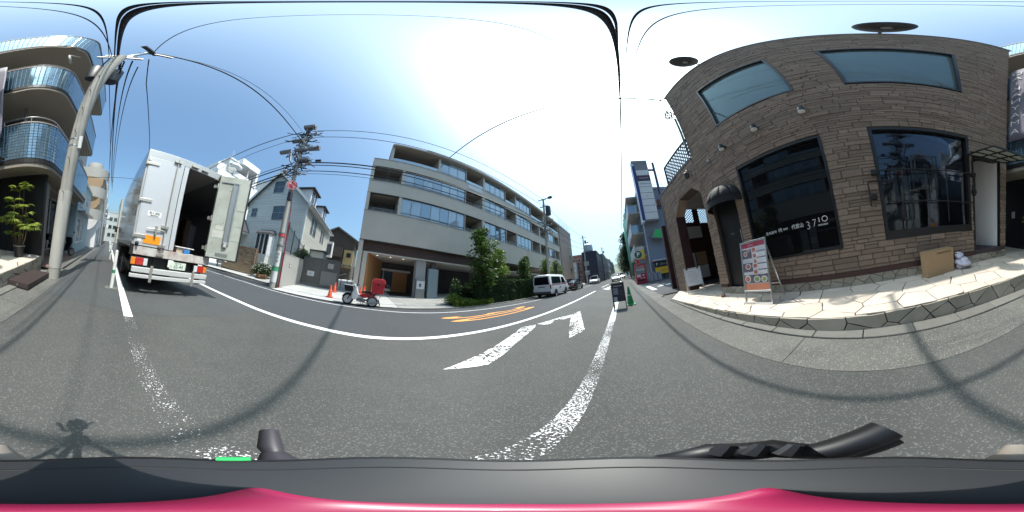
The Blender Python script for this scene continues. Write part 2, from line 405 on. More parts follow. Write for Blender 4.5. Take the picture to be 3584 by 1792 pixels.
# ------------------------------------------------------------------ road markings
strip('edge_line', [(-0.51, -60), (-0.505, -20), (-0.51, -2.44)], 0.15, 0.009, white_paint)
strip('edge_line_nearly_gone', [(-0.51, -2.43), (-0.50, -.25)], 0.17, 0.009, worn_more)
strip('edge_line_worn', [(-0.50, -.25), (-0.47, 2.4), (-0.43, 4.3)], 0.15, 0.009, worn_paint)
strip('edge_line_distant', [(-0.42, 4.3), (-0.36, 8), (-0.25, 20), (0.0, 60)], 0.16, 0.009, white_paint)
strip('centre_line', [(-4.3, -30), (-4.05, -9), (-3.91, -5.2), (-3.83, -3.4), (-3.75, -2.6), (-3.65, -.78), (-3.5, .3), (-3.46, .95), (-3.37, 2.37), (-3.22, 3.9), (-3.0, 6.1), (-2.8, 9), (-2.5, 15)], 0.17, 0.009, white_paint)
for y0, y1 in ((19, 24), (29, 34), (40, 46)):
    strip('centre_dash', [(-2.4 + (y0 - 19) * .09, y0), (-2.4 + (y1 - 19) * .09, y1)], 0.15, 0.009, white_paint)
strip('edge_line_far_side', [(-8.6, -30), (-8.15, -9), (-8.08, -7), (-7.8, -5.5), (-7.5, -2.6), (-7.3, 0), (-6.9, 1.9), (-6.72, 3.3), (-6.6, 4.6), (-6.5, 5.9), (-6.3, 8), (-6.1, 10.5), (-5.9, 14), (-5.2, 40)], 0.11, 0.009, far_paint)
sheet('turn_arrow_marking', [(-1.94, 1.11), (-2.17, 1.96), (-2.29, 2.44), (-2.52, 3.22), (-2.7, 3.8), (-2.51, 4.23), (-2.38, 4.0), (-2.19, 3.24), (-2.05, 2.66), (-1.87, 2.16), (-1.74, 1.66)], 0.009, arrow_paint)
b = MB()
for q in ([(-2.5, 4.29), (-2.28, 4.89), (-1.99, 5.6), (-1.74, 6.26), (-1.70, 5.62), (-1.79, 5.24), (-2.16, 4.26)], [(-1.74, 6.26), (-0.99, 3.75), (-1.19, 3.25), (-1.37, 3.75), (-1.79, 5.24), (-1.70, 5.62)]):
    b.quad(*[(x, y, gz(y) + .009) for x, y in q])
structure(b.build('turn_arrow_head_marking', arrow_paint))
sheet('distant_arrow_marking', [(-2.0, 16.2), (-1.26, 14.6), (-1.1, 15.2), (-1.5, 16.4), (-1.15, 18.3), (-1.4, 18.4), (-1.75, 16.5)], 0.009, white_paint)
for x0, x1, y0, y1 in ((1.66, 1.95, 9.4, 12.0), (2.3, 2.7, 10.7, 11.0), (2.9, 3.3, 10.8, 11.1), (3.5, 4.0, 10.9, 11.2), (2.6, 3.0, 11.5, 11.7)):
    sheet('side_street_line', [(x0, y0), (x1, y0), (x1, y1), (x0, y1)], 0.007, white_paint)
me = textmesh('30', 1.0, orange_paint, depth=0, stretch=(1, 1), offset=0.0)
xs = [v.co.x for v in me.vertices]; ys = [v.co.y for v in me.vertices]
for v in me.vertices:
    u = (v.co.x - min(xs)) / (max(xs) - min(xs)); t = (v.co.y - min(ys)) / (max(ys) - min(ys))
    yy = 2.93 + t * 4.75
    v.co = Vector((-5.62 + 0.18 * t + u * 1.04 - 0.0 + t * .1, yy, gz(yy) + .009))
xs = ys = None
structure(place('speed_limit_marking', me))
# ------------------------------------------------------------------ terrace of crazy paving
TZ = 0.255
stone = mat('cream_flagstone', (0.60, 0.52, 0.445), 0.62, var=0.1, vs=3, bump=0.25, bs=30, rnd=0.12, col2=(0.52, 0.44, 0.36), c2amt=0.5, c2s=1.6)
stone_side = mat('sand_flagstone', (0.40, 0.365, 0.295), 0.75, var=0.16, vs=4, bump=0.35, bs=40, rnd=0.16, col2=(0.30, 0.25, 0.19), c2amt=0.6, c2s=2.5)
grout = mat('dark_grout', (0.045, 0.043, 0.04), 0.95, bump=0.3, bs=100)
TF = [(2.45, 7.1), (1.60, 5.58), (1.66, 4.3), (1.71, 3.1), (1.77, 1.9), (1.79, .9), (1.81, .4), (1.86, -.3), (1.88, -1.05), (1.87, -2.4), (1.93, -3.6), (1.99, -4.72)]
FX = lambda u: 3.12 - 0.08 * u
tp = TF + [(5.2, -4.72), (5.2, 7.1)]
b = MB(); b.prism(tp, lambda u, v, d: (u, v, d), -0.45, TZ - 0.012); terr = structure(b.build('terrace', grout))
def fxat(y):
    for a, c in zip(TF, TF[1:]):
        if c[1] <= y <= a[1]: return a[0] + (c[0] - a[0]) * (a[1] - y) / (a[1] - c[1])
    return 2.0
seeds = []
tries = 0
while tries < 6000:
    tries += 1
    y = random.uniform(-4.7, 7.0); x = random.uniform(fxat(y) - .05, FX(y) + (.1 if y > -3.4 else 1.6))
    big = 0.40 if x < fxat(y) + .6 else 0.33
    if all(math.hypot(x - u, y - w) > big for u, w in seeds): seeds.append((x, y))
for poly in voronoi(seeds, [(0, -1, 4.70), (0, 1, 7.05), (1, 0.08, 4.8)], 0.007):
    for a, c in zip(TF, TF[1:]):      # clip by the terrace front (concave ends are shallow)
        dx, dy = c[0] - a[0], c[1] - a[1]; l = math.hypot(dx, dy)
        cy = sum(p[1] for p in poly) / len(poly) if poly else 0
        if poly and c[1] - .8 < cy < a[1] + .8: poly = clip(poly, dy / l, -dx / l, (dy * a[0] - dx * a[1]) / l - .004)
        if len(poly) < 3: break
    if len(poly) < 3: continue
    poly = wobble(poly, 0.02)
    if len(poly) < 3: continue
    h = random.uniform(-.002, .003); cx = sum(p[0] for p in poly) / len(poly); cy = sum(p[1] for p in poly) / len(poly)
    b = MB(); n = len(poly)
    b.v += [(u - cx, v - cy, -.03) for u, v in poly] + [(u - cx, v - cy, h - .003) for u, v in poly] + [((u - cx) * .975, (v - cy) * .975, h) for u, v in poly]
    for k in (0, n):
        for i in range(n): b.f.append((k + i, k + (i + 1) % n, k + n + (i + 1) % n, k + n + i))
    b.f.append(tuple(range(2 * n, 3 * n)))
    b.build('paving_stone', stone, terr, loc=(cx, cy, TZ))
# riser stones: irregular pieces round the front edge
S = [0]
for a, c in zip(TF, TF[1:]): S.append(S[-1] + math.hypot(c[0] - a[0], c[1] - a[1]))
def front(s, d):
    for i in range(len(S) - 1):
        if s <= S[i + 1] or i == len(S) - 2:
            a, c = TF[i], TF[i + 1]; t = (s - S[i]) / (S[i + 1] - S[i]); dx, dy = c[0] - a[0], c[1] - a[1]; l = math.hypot(dx, dy)
            return a[0] + dx * t + dy / l * d, a[1] + dy * t - dx / l * d
seeds = []; tries = 0
while tries < 3000:
    tries += 1
    s = random.uniform(0, S[-1]); z = random.uniform(-.15, .3)
    if all(math.hypot((s - u) * .75, (z - w) * 1.5) > .27 for u, w in seeds): seeds.append((s, z))
for poly in voronoi(seeds, [(0, 1, TZ - .012), (0, -1, .32), (-1, 0, 0), (1, 0, S[-1])], 0.008):
    poly = wobble(poly, 0.018)
    if len(poly) < 3: continue
    b = MB(); n = len(poly); cs = sum(p[0] for p in poly) / n; cz = sum(p[1] for p in poly) / n
    for k, (d, q) in enumerate(((-.02, 1), (.006, 1), (.011, .97))):
        for u, v in poly:
            x, y_ = front(min(max(cs + (u - cs) * q, 0), S[-1]), d); b.v.append((x, y_, cz + (v - cz) * q))
    for k in (0, n):
        for i in range(n): b.f.append((k + i, k + (i + 1) % n, k + n + (i + 1) % n, k + n + i))
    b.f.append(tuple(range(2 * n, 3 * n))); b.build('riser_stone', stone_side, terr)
# ------------------------------------------------------------------ stone-clad restaurant building
ledge = mat('brown_ledge_stone', (0.255, 0.187, 0.14), 0.85, var=0.2, vs=9, bump=0.5, bs=30, rnd=0.17, isl=0.15, col2=(0.19, 0.14, 0.105), c2amt=0.6, c2s=2.0)
mortar = mat('wall_mortar', (0.075, 0.062, 0.052), 0.95, bump=0.3, bs=80)
black_m = mat('black_frame', (0.012, 0.012, 0.013), 0.4, var=0.1)
oxide = mat('oxide_red_steel', (0.055, 0.022, 0.022), 0.5, var=0.15)
blackgl = glass_mat('black_window_glass', (0.55, 0.6, 0.65), 0.02, body=(0.006, 0.006, 0.007))
shopgl = glass_mat('shop_window_glass', (0.7, 0.75, 0.85), 0.03, body=(0.008, 0.008, 0.01), thru=0.55)
uppergl = glass_mat('upper_window_glass', (0.60, 0.80, 0.82), 0.05, body=(0.44, 0.56, 0.57), thru=0.72)
plaster = mat('white_plaster', (0.78, 0.77, 0.75), 0.85, var=0.06, vs=3, bump=0.1, bs=60)
cream = mat('cream_render', (0.46, 0.43, 0.38), 0.85, var=0.1, vs=1.5, bump=0.15, bs=60)
dim = mat('interior_dim', (0.34, 0.33, 0.31), 0.9, var=0.2, vs=2)
awn = mat('black_awning_cloth', (0.018, 0.017, 0.020), 0.75, var=0.1, rnd=0.3)
lampw = mat('frosted_lamp_glass', (0.75, 0.75, 0.72), 0.35)
whitesig = mat('white_lettering', (0.8, 0.8, 0.8), 0.6)
boardw = mat('white_panel', (0.60, 0.61, 0.62), 0.5, var=0.05, rnd=0.05)
wooden = mat('tan_panel', (0.36, 0.24, 0.14), 0.6, var=0.2, vs=4)
latm = mat('dark_lattice', (0.035, 0.025, 0.03), 0.6)
brick = thing('restaurant_building', 'brown stone-clad two-storey building with big black windows on flagstone terrace', 'building', (3.12, 0, TZ))
NL = math.hypot(1, .08); UV = Vector((-.08 / NL, 1 / NL, 0)); NV = Vector((-1 / NL, -.08 / NL, 0)); FANG = math.atan2(UV.y, UV.x)
def FP(u, z, d): return (3.12 - .08 * u + NV.x * d, u + NV.y * d, z)
B0 = Vector((3.12, 0, TZ))
def FL(u, z, d): p = FP(u, z, d); return (p[0] - B0.x, p[1] - B0.y, p[2] - B0.z)
def fbox(b, u0, u1, z0, z1, d0, d1):
    return b.hexa([FP(u, z, d) for z in (z0, z1) for d in (d0, d1) for u in (u0, u1)])
HOLES = [(.62, 2.62, 1.02, 3.53), (2.9, 3.78, .33, 2.97), (-2.2, -.21, 1.05, 3.54), (.7, 2.77, 5.40, 7.9), (-2.15, -.13, 5.3, 7.8), (-3.2, -2.27, .55, 3.05)]
RZ = 9.68
b = MB()
for (u0, u1, z0, z1) in rects(-3.45, 4.17, TZ - .1, RZ, HOLES): fbox(b, u0, u1, z0, z1, -.28, 0)
b.build('wall', mortar, brick, w=True)
# rest of the shell: ends, back, roof, floors
b = MB()
for q in ((-3.45, 4.17, 4.0, 4.25), (-3.45, 4.17, RZ - .25, RZ - .05)): fbox(b, q[0], q[1], q[2], q[3], -6.5, -.281)
fbox(b, -3.45, -3.25, TZ, RZ, -6.5, -.281); fbox(b, 3.97, 4.17, TZ, RZ, -6.5, -.281); fbox(b, -3.25, 3.97, TZ, RZ, -6.5, -6.3)
fbox(b, -.05, .1, TZ, 4, -6.3, -.9); fbox(b, 2.7, 2.8, TZ, 4, -6.3, -.3)
b.build('inner_walls', dim, brick, w=True)
b = MB(); fbox(b, -3.5, 4.22, RZ, RZ + .05, -.3, .04); b.build('parapet_cap', mat('grey_cap', (.16, .155, .15), .6), brick, w=True)
b = MB(); fbox(b, -2.27, 2.86, .45, .55, 0, .045); fbox(b, 3.82, 4.1, .45, .55, 0, .045); b.build('base_strip', oxide, brick, w=True)
# plinth pieces
seeds = []; tries = 0
while tries < 2500:
    tries += 1
    s = random.uniform(-3.4, 4.1); z = random.uniform(.2, .5)
    if all(math.hypot((s - u) * .8, (z - w) * 1.3) > .16 for u, w in seeds): seeds.append((s, z))
for poly in voronoi(seeds, [(0, 1, .448), (0, -1, -.256), (-1, 0, 3.42), (1, 0, 4.12)], .006):
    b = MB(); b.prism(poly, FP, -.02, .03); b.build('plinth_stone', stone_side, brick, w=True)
# ledge stones
def ledge_mesh(seed):
    rr = random.Random(seed); b = MB()
    lo = [(-.5, -.5), (.5, -.5), (.5, .5), (-.5, .5)]
    for (y, k) in ((-.2, 1), (.75, 1), (1.0, .93)):
        b.v += [(u * k * (1 if y < .9 else rr.uniform(.98, 1.0)), y + (rr.uniform(-.15, .1) if y > .9 else 0), v * (k if y < .9 else .88)) for u, v in lo]
    for k in (0, 4):
        for i in range(4): b.f.append((k + i, k + (i + 1) % 4, k + 4 + (i + 1) % 4, k + 4 + i))
    b.f.append((8, 9, 10, 11)); return b
variants = [ledge_mesh(i) for i in range(6)]; vmesh = [v.mesh('ledge_stone', ledge) for v in variants]
cells = []
def course(u0, u1, z0, z1, holes, dd=0.0):
    z = z0
    while z < z1 - .02:
        h = random.choice((.07, .08, .095, .11, .13, .165)); 
        if z + h > z1 - .05: h = z1 - z
        spans = [(u0, u1)]
        for hl in holes:
            if hl[2] - .0 < z + h * .55 and hl[3] > z + h * .45:
                spans = [q for (a, c) in spans for q in ((a, min(c, hl[0])), (max(a, hl[1]), c)) if q[1] - q[0] > .03]
        for a, c in spans:
            u = a
            while u < c - 1e-3:
                L = random.uniform(.16, .5) * (1 if h > .1 else 1.25); e = min(c, u + L)
                if c - e < .1: e = c
                if h > .125 and random.random() < .45:
                    m = z + h * random.uniform(.4, .6); k = random.random()
                    cells.append((u, e, z, m, dd)); cells.append((u, e, m, z + h, dd))
                else: cells.append((u, e, z, z + h, dd))
                u = e
        z += h
ARCH = [(4.17, 5.9, -1, 3.62)]
course(-3.45, 4.17, .55, RZ, HOLES)
cells2 = []
HOLES_A = [(4.17, 6.18, 0, 3.98)]
course(4.175, 7.25, .1, 5.03, HOLES_A)
def vis(c):                      # apparent size from the pavement
    cu, cz = (c[0] + c[1]) / 2, (c[2] + c[3]) / 2; r2 = (3.12 - .08 * cu) ** 2 + cu ** 2 + (cz - 1.25) ** 2
    return (c[1] - c[0]) * (c[3] - c[2]) / r2 ** 1.5
cells.sort(key=vis, reverse=True)
G = .0045
rest = MB()
for i, (u0, u1, z0, z1, dd) in enumerate(cells):
    w_, h_ = u1 - u0 - 2 * G, z1 - z0 - 2 * G; t = random.uniform(.016, .034)
    if w_ < .015 or h_ < .015: continue
    c = FL((u0 + u1) / 2, (z0 + z1) / 2, dd)
    if i < 300:
        place('ledge_stone', random.choice(vmesh), brick, c, (0, 0, FANG), (w_, t, h_))
    else:
        vb = random.choice(variants); n = len(rest.v); ca, sa = math.cos(FANG), math.sin(FANG)
        for (x, y_, z) in vb.v:
            x *= w_; y_ *= t; z *= h_; rest.v.append((c[0] + x * ca - y_ * sa, c[1] + x * sa + y_ * ca, c[2] + z))
        rest.f += [tuple(n + k for k in f) for f in vb.f]
stuff(rest.build('upper_ledge_stones', ledge, brick))
# archway wall beside the entrance, with lattice balcony over it
b = MB()
for (u0, u1, z0, z1) in rects(4.175, 7.25, .1, 5.03, HOLES_A): fbox(b, u0, u1, z0, z1, -.4, 0)
b.build('archway', mortar, brick, w=True)
for q in ([(5.58, 3.99), (6.2, 3.99), (6.2, 3.42)], [(4.17, 3.99), (4.6, 3.99), (4.17, 3.6)]): b = MB(); b.prism(q, FP, -.39, .022); b.build('arch_haunch', ledge, brick, w=True)
b = MB(); fbox(b, 7.25, 7.42, .05, 5.2, -.4, .03); fbox(b, 6.15, 6.2, .2, 3.4, -.4, .035); fbox(b, 4.2, 7.42, 5.03, 5.12, -.45, .04); b.build('archway_trim', oxide, brick, w=True)
def lattice(parent, corner, right, up, w_, h_, step, name='lattice_slat', m=latm, bar=.035, diag=True):
    r = Vector(right).normalized(); u = Vector(up).normalized(); n = r.cross(u); o = Vector(corner)
    k = -h_
    def seg(a, c, off):
        bb = MB(); bb.beam(o + r * a[0] + u * a[1] + n * off, o + r * c[0] + u * c[1] + n * off, bar, .012, up=n); bb.build(name, m, parent, w=True)
    while k < w_:
        p = [(k, 0), (k + h_, h_)]
        a = (max(0, k), max(0, -k)); c = (min(w_, k + h_), min(h_, w_ - k))
        if c[0] - a[0] > .05:
            seg(a, c, 0); seg((w_ - a[0], a[1]), (w_ - c[0], c[1]), .013)
        k += step
    for a, c in (((0, 0), (w_, 0)), ((0, h_), (w_, h_)), ((0, 0), (0, h_)), ((w_, 0), (w_, h_))):
        bb = MB(); bb.beam(o + r * a[0] + u * a[1], o + r * c[0] + u * c[1], .06, .05, up=n); bb.build('lattice_frame', m, parent, w=True)
lattice(brick, FP(4.22, 5.12, -.1), UV, (0, 0, 1), 2.22, 1.15, .2, bar=.06)
# corridor behind the arch
b = MB(); b.box(2.55, 7, 8.3, 8.5, .1, 3.75); b.box(2.55, 7, 8.3, 8.5, 5.0, 5.4); b.box(4.68, 4.9, 8.3, 8.5, 3.75, 5.0); b.box(6.0, 7, 8.3, 8.5, 3.75, 5)
b.build('corridor_back_wall', oxide, brick, w=True)
b = MB(); b.box(7.0, 7.2, 4.2, 8.5, .1, 5.4); b.build('corridor_end_wall', oxide, brick, w=True)
b = MB(); b.box(2.9, 7, 4.2, 8.3, 4.75, 5.0); b.build('corridor_ceiling', cream, brick, w=True)
b = MB(); b.box(3.0, 3.4, 8.22, 8.3, 4.6, 4.75); b.box(4.0, 6, 8.2, 8.3, 4.66, 4.75); b.build('corridor_cornice', plaster, brick, w=True)
lattice(brick, (3.45, 8.35, 3.8), (1, 0, 0), (0, 0, 1), 1.2, 1.15, .17)
lattice(brick, (4.95, 8.35, 2.8), (1, 0, 0), (0, 0, 1), 1.0, 2.15, .17)
for x0, x1, z0, z1 in ((3.5, 4.2, 2.85, 3.55), (4.22, 4.92, 2.85, 3.55), (3.5, 4.18, 1.35, 2.0), (3.5, 4.18, .55, 1.33), (4.25, 4.92, .5, 1.22)):
    MB().box(x0, x1, 8.24, 8.29, z0, z1).build('notice_panel', boardw, brick, w=True, bevel=.006)
MB().box(4.25, 4.92, 8.24, 8.29, 1.25, 2.0).build('brown_notice_panel', wooden, brick, w=True, bevel=.006)
MB().box(3.75, 4.0, 8.25, 8.29, 2.2, 2.6).build('small_notice', boardw, brick, w=True)
# black front door with awning
b = MB(); fbox(b, 2.9, 3.78, .33, 2.97, -.16, -.1); b.build('entrance_door', mat('black_door_leaf', (.010, .0095, .011), .45), brick, w=True)
b = MB(); h0, h1 = FP(2.98, 1.0, -.04), FP(2.98, 1.95, -.04); b.tube([h0, h1], .016, 10); b.beam(FP(2.98, 1.15, -.1), FP(2.98, 1.15, -.03), .02, .02); b.beam(FP(2.98, 1.8, -.1), FP(2.98, 1.8, -.03), .02, .02)
b.build('door_handle', mat('brushed_steel', (.55, .55, .55), .3, 1.0), brick, w=True, smooth=True)
text('door_lettering', '3710', .07, mat('grey_lettering', (.2, .2, .2), .6), brick, frame(FL(3.35, 1.9, -.097), -UV, (0, 0, 1)))
GORES = 6
for k in range(GORES):
    rings = []
    for i in range(8):
        ph = math.pi / 2 * i / 7; row = []
        for j in range(4):
            th = math.pi * (k + j / 3) / GORES
            row.append(FP(3.22 - .57 * math.cos(th) * math.cos(ph), 2.78 + .5 * math.sin(ph), .02 + .5 * math.sin(th) * math.cos(ph)))
        rings.append(row)
    bb = MB(); bb.loft(rings, closed=False, cap=False)
    o = bb.build('awning_panel', awn, brick, w=True, smooth='all'); sd = o.modifiers.new('thick', 'SOLIDIFY'); sd.thickness = .006
b = MB()
for k in range(24):
    t0, t1 = math.pi * k / 24, math.pi * (k + 1) / 24
    q = [(3.22 - .573 * math.cos(t), .02 + .504 * math.sin(t)) for t in (t0, t1)]
    b.quad(FP(q[0][0], 2.78, q[0][1]), FP(q[1][0], 2.78, q[1][1]), FP(q[1][0], 2.63, q[1][1]), FP(q[0][0], 2.63, q[0][1]))
b.build('awning_valance', awn, brick, w=True)
# windows
def window(u0, u1, z0, z1, gm, deep, fw, name='window', botx=0.0, proud=.03):
    b = MB()
    fbox(b, u0, u1, z1 - fw, z1, -.1, proud); fbox(b, u0, u1, z0, z0 + fw + botx, -.1, proud); fbox(b, u0, u0 + fw, z0 + fw + botx, z1 - fw, -.1, proud - .002); fbox(b, u1 - fw, u1, z0 + fw + botx, z1 - fw, -.1, proud - .002)
    f = b.build(name, black_m, brick, w=True)
    g = MB(); fbox(g, u0 + fw, u1 - fw, z0 + fw + botx, z1 - fw, deep - .012, deep); g.build('pane', gm, f, w=True); return f
w1 = window(.62, 2.62, 1.02, 3.53, blackgl, -.03, .05)
w2 = window(-2.2, -.21, 1.05, 3.54, shopgl, -.06, .065, botx=.1)
u1w = window(.7, 2.77, 5.40, 7.9, uppergl, -.05, .055)
u2w = window(-2.15, -.13, 5.3, 7.8, uppergl, -.05, .055)
up_ = (0, 0, 1)
text('window_lettering', '3', .23, whitesig, brick, frame(FL(1.235, 1.585, -.026), -UV, up_), stretch=(.9, 1.05), depth=.001, offset=-.006)
text('window_lettering', '7', .22, whitesig, brick, frame(FL(1.105, 1.605, -.026), -UV, up_), stretch=(.9, 1.05), depth=.001, offset=-.006)
text('window_lettering', 'I', .13, whitesig, brick, frame(FL(1.0, 1.655, -.026), -UV, up_), stretch=(1.1, 1.0), depth=.001)
b = MB(); b.tube([FP(.885 + .052 * math.cos(t * math.pi / 16), 1.66 + .052 * math.sin(t * math.pi / 16), -.024) for t in range(33)], .006, 6); b.build('window_lettering', whitesig, brick, w=True)
text('window_lettering', 'minato', .068, whitesig, brick, frame(FL(.935, 1.555, -.026), -UV, up_), depth=.001, stretch=(1.05, 1))
text('window_lettering', '代官山', .1, whitesig, brick, frame(FL(1.465, 1.625, -.026), -UV, up_), depth=.001, stretch=(.9, 1.05))
text('window_lettering', 'BAR', .062, whitesig, brick, frame(FL(1.74, 1.63, -.026), -UV, up_), depth=.001)
text('window_lettering', '肉', .095, whitesig, brick, frame(FL(1.87, 1.63, -.026), -UV, up_), depth=.001)
text('window_lettering', '黒毛和牛', .075, whitesig, brick, frame(FL(2.1, 1.62, -.026), -UV, up_), depth=.001)
# rooms behind the glass: things faintly seen through the panes
b = MB()
for i in range(9): fbox(b, 1.5 + i * .13, 1.59 + i * .13, 5.95, 6.02, -.2, -.12); fbox(b, 1.5 + i * .13, 1.53 + i * .13, 5.85, 6.1, -.25, -.2)
b.build('upper_room_shelf', boardw, brick, w=True)
b = MB(); fbox(b, -.85, -.3, 6.45, 6.65, -.14, -.1); fbox(b, -1.05, -.6, 5.55, 5.95, -.115, -.09); fbox(b, -1.85, -1.35, 6.9, 7.15, -.16, -.12); b.build('upper_room_picture', boardw, brick, w=True)
b = MB(); fbox(b, -1.25, -.3, 5.36, 6.25, -.2, -.13); b.build('upper_room_panel', mat('mauve_panel', (.25, .16, .2), .7), brick, w=True)
b = MB(); fbox(b, -.75, -.35, 1.2, 1.75, -.5, -.42); fbox(b, -1.1, -.85, 1.2, 2.6, -.9, -.84); fbox(b, -1.75, -1.6, 1.2, 2.4, -1.2, -1.1); b.build('shop_display_panel', boardw, brick, w=True)
b = MB(); fbox(b, -2.0, -1.3, 1.1, 2.2, -2.0, -1.6); fbox(b, -.9, -.4, 1.1, 1.5, -2.2, -1.7); b.build('shop_counter', wooden, brick, w=True)
for u, z, d in ((2.2, 6.9, -1.2), (2.5, 6.3, -.9)):
    b = MB(); b.lathe([(.001, -.03), (.05, -.02), (.05, .02), (.001, .03)], FP(u, z, d), n=12); b.build('lit_bulb', mat('bulb_glow', (.9, .85, .7), .4, emit=((1, .9, .75), 70)), brick, w=True)
b = MB(); fbox(b, .78, 1.6, 5.46, 6.1, -.2, -.12); b.build('upper_room_mural', boardw, brick, w=True)
b = MB(); fbox(b, .85, 1.45, 6.25, 6.6, -.2, -.14); b.build('upper_room_picture', boardw, brick, w=True)
# wrought iron grille in front of the shop window
GR = [[(-.2, 2.42), (-2.25, 2.45)], [(-.32, 1.78), (-2.2, 1.72)], [(-.02, 2.2), (-.42, 2.2), (-.42, 2.55), (-.36, 2.55)], [(-.02, 2.2), (-.02, 1.72), (-.12, 1.72)],
      [(-.85, 2.46), (-.85, 2.75), (-1.35, 2.75), (-1.35, 2.0), (-.85, 2.0), (-.85, 2.46)], [(-.92, 2.44), (-.92, 2.7), (-1.28, 2.7), (-1.28, 2.44)], [(-.65, 2.43), (-.65, 1.95), (-.95, 1.95)],
      [(-1.1, 1.78), (-1.1, 2.33), (-1.3, 2.33), (-1.3, 1.78)], [(-.6, 1.78), (-.6, 1.4), (-.8, 1.4), (-.8, 1.78)], [(-1.55, 2.6), (-1.55, 1.3)], [(-2.2, 2.44), (-2.28, 2.44), (-2.28, 1.9)], [(-1.95, 1.72), (-1.95, 1.4)]]
for g in GR:
    b = MB(); b.tube([FP(u, z, .09) for u, z in g], .015, 6); b.build('grille_bar', black_m, brick, w=True)
for (u, z) in ((-.16, 2.4), (-.1, 1.9), (-2.26, 2.44), (-2.27, 2.0)):
    b = MB(); fbox(b, u - .05, u + .05, z - .05, z + .05, .0, .1); b.build('grille_bracket', black_m, brick, w=True)
# wall spotlights, lantern, junction box
for u in (2.73, 1.74, .74):
    b = MB(); fbox(b, u - .04, u + .04, 4.36, 4.46, .0, .05); b.beam(FP(u, 4.42, .03), FP(u, 4.40, .16), .03, .03); b.lathe([(.03, .09), (.06, .07), (.068, .0), (.075, -.07)], FP(u, 4.36, .17)); lp = b.build('wall_spotlight', black_m, brick, w=True, smooth=True)
    b = MB(); b.lathe([(.07, -.075), (.066, -.10), (.04, -.115), (.001, -.118)], FP(u, 4.36, .17)); b.build('lamp_glass', lampw, lp, w=True, smooth=True)
b = MB(); fbox(b, 4.4, 4.52, 4.45, 4.7, 0, .03); b.tube([FP(4.46, 4.62, .03), FP(4.46, 4.7, .12), FP(4.46, 4.62, .18)], .012, 6); b.lathe([(.015, .17), (.09, .1), (.1, .08), (.075, -.1), (.02, -.14)], FP(4.46, 4.42, .18), n=8); b.build('wall_lantern', mat('bronze', (.06, .05, .045), .4, .6), brick, w=True)
b = MB(); fbox(b, 3.4, 3.5, 4.33, 4.43, 0, .06); b.build('junction_box', mat('grey_plastic', (.3, .29, .27), .5), brick, w=True)
# saucer lamps on the parapet
for u in (1.98, -1.36):
    b = MB(); c = Vector(FP(u, 10.05, .30)); b.lathe([(.001, -.14), (.12, -.14), (.25, -.09), (.32, -.01), (.325, .01), (.28, .03), (.05, .07), (.001, .07)], c, n=28); b.tube([c + Vector((0, 0, .05)), Vector(FP(u, 10.1, -.1)), Vector(FP(u, RZ, -.12))], .025, 8)
    d_ = b.build('saucer_lamp', mat('dark_bronze', (.05, .045, .045), .5), brick, w=True, smooth=True)
    b = MB(); b.lathe([(.001, -.165), (.05, -.16), (.07, -.135)], c, n=16); b.build('lamp_glass', mat('grey_lamp_glass', (.3, .29, .28), .4), d_, w=True, smooth=True)
# wire basket / cable bracket at the street corner of the wall
b = MB(); rr = random.Random(3)
c = Vector(FP(4.32, 8.05, .15))
for k in range(9):
    ax = Vector((rr.uniform(-1, 1), rr.uniform(-1, 1), rr.uniform(-1, 1))).normalized(); x = ax.orthogonal().normalized(); y_ = ax.cross(x)
    b.tube([c + (x * math.cos(t * .3927) + y_ * math.sin(t * .3927)) * .2 for t in range(17)], .012, 5)
b.build('cable_coil', black_m, brick, w=True)
b = MB(); b.tube([FP(4.2, 7.6, .06), FP(4.2, 5.2, .06)], .04, 8); b.tube([FP(4.1, 9.5, .05), FP(4.3, 9.45, .2), FP(4.3, 9.3, .22)], .02, 6); b.tube([FP(4.0, 8.6, .03), FP(4.4, 8.5, .12)], .02, 6); b.build('conduit', mat('dull_conduit', (.16, .15, .15), .5, .3), brick, w=True, smooth=True)
# recessed side entrance: white jamb, dark floor, glazed canopy
b = MB(); b.hexa([(x, y_, z) for z in (.5, 3.2) for (x, y_) in ((3.44, -3.19), (3.50, -3.30), (4.30, -2.78), (4.36, -2.89))]); b.build('entrance_side_wall', plaster, brick, w=True)
b = MB(); b.box(3.3, 5.5, -3.2, -2.27, .45, .56); b.build('entrance_floor', mat('plum_floor_tile', (.05, .035, .045), .5), brick, w=True)
b = MB(); b.box(3.5, 5.5, -2.24, -2.1, .5, 3.2); b.box(5.4, 5.5, -3.2, -2.2, .5, 3.2); b.build('entrance_inner_wall', plaster, brick, w=True)
b = MB(); fbox(b, -3.23, -3.19, .5, 3.1, -.2, .02); fbox(b, -2.31, -2.25, .5, 3.1, -.2, .03); fbox(b, -3.23, -2.25, 3.03, 3.12, -.2, .03); b.build('door_frame', black_m, brick, w=True)
cn = MB()
for i in range(4):
    yy = -2.2 - i * .35; cn.beam((2.48, yy, 2.92), (3.28, yy, 3.0), .025, .03)
for xx, zz in ((2.48, 2.92), (2.75, 2.947), (3.02, 2.974), (3.28, 3.0)): cn.beam((xx, -2.2, zz), (xx, -3.25, zz), .025, .03)
cn.beam((2.5, -2.2, 2.92), (3.28, -2.2, 3.45), .02, .02); cn.beam((2.5, -3.25, 2.92), (3.3, -3.25, 3.45), .02, .02)
cp = cn.build('canopy', black_m, brick, w=True)
for i in range(3):
    g = MB(); y0 = -2.215 - i * .35; g.hexa([(x, y_, z + dz) for dz in (.012, .02) for y_ in (y0, y0 - .32) for x, z in ((2.5, 2.92), (3.27, 3.0))]); g.build('canopy_glass', mat('wired_glass', (.42, .46, .42), .35, var=.1), cp, w=True)
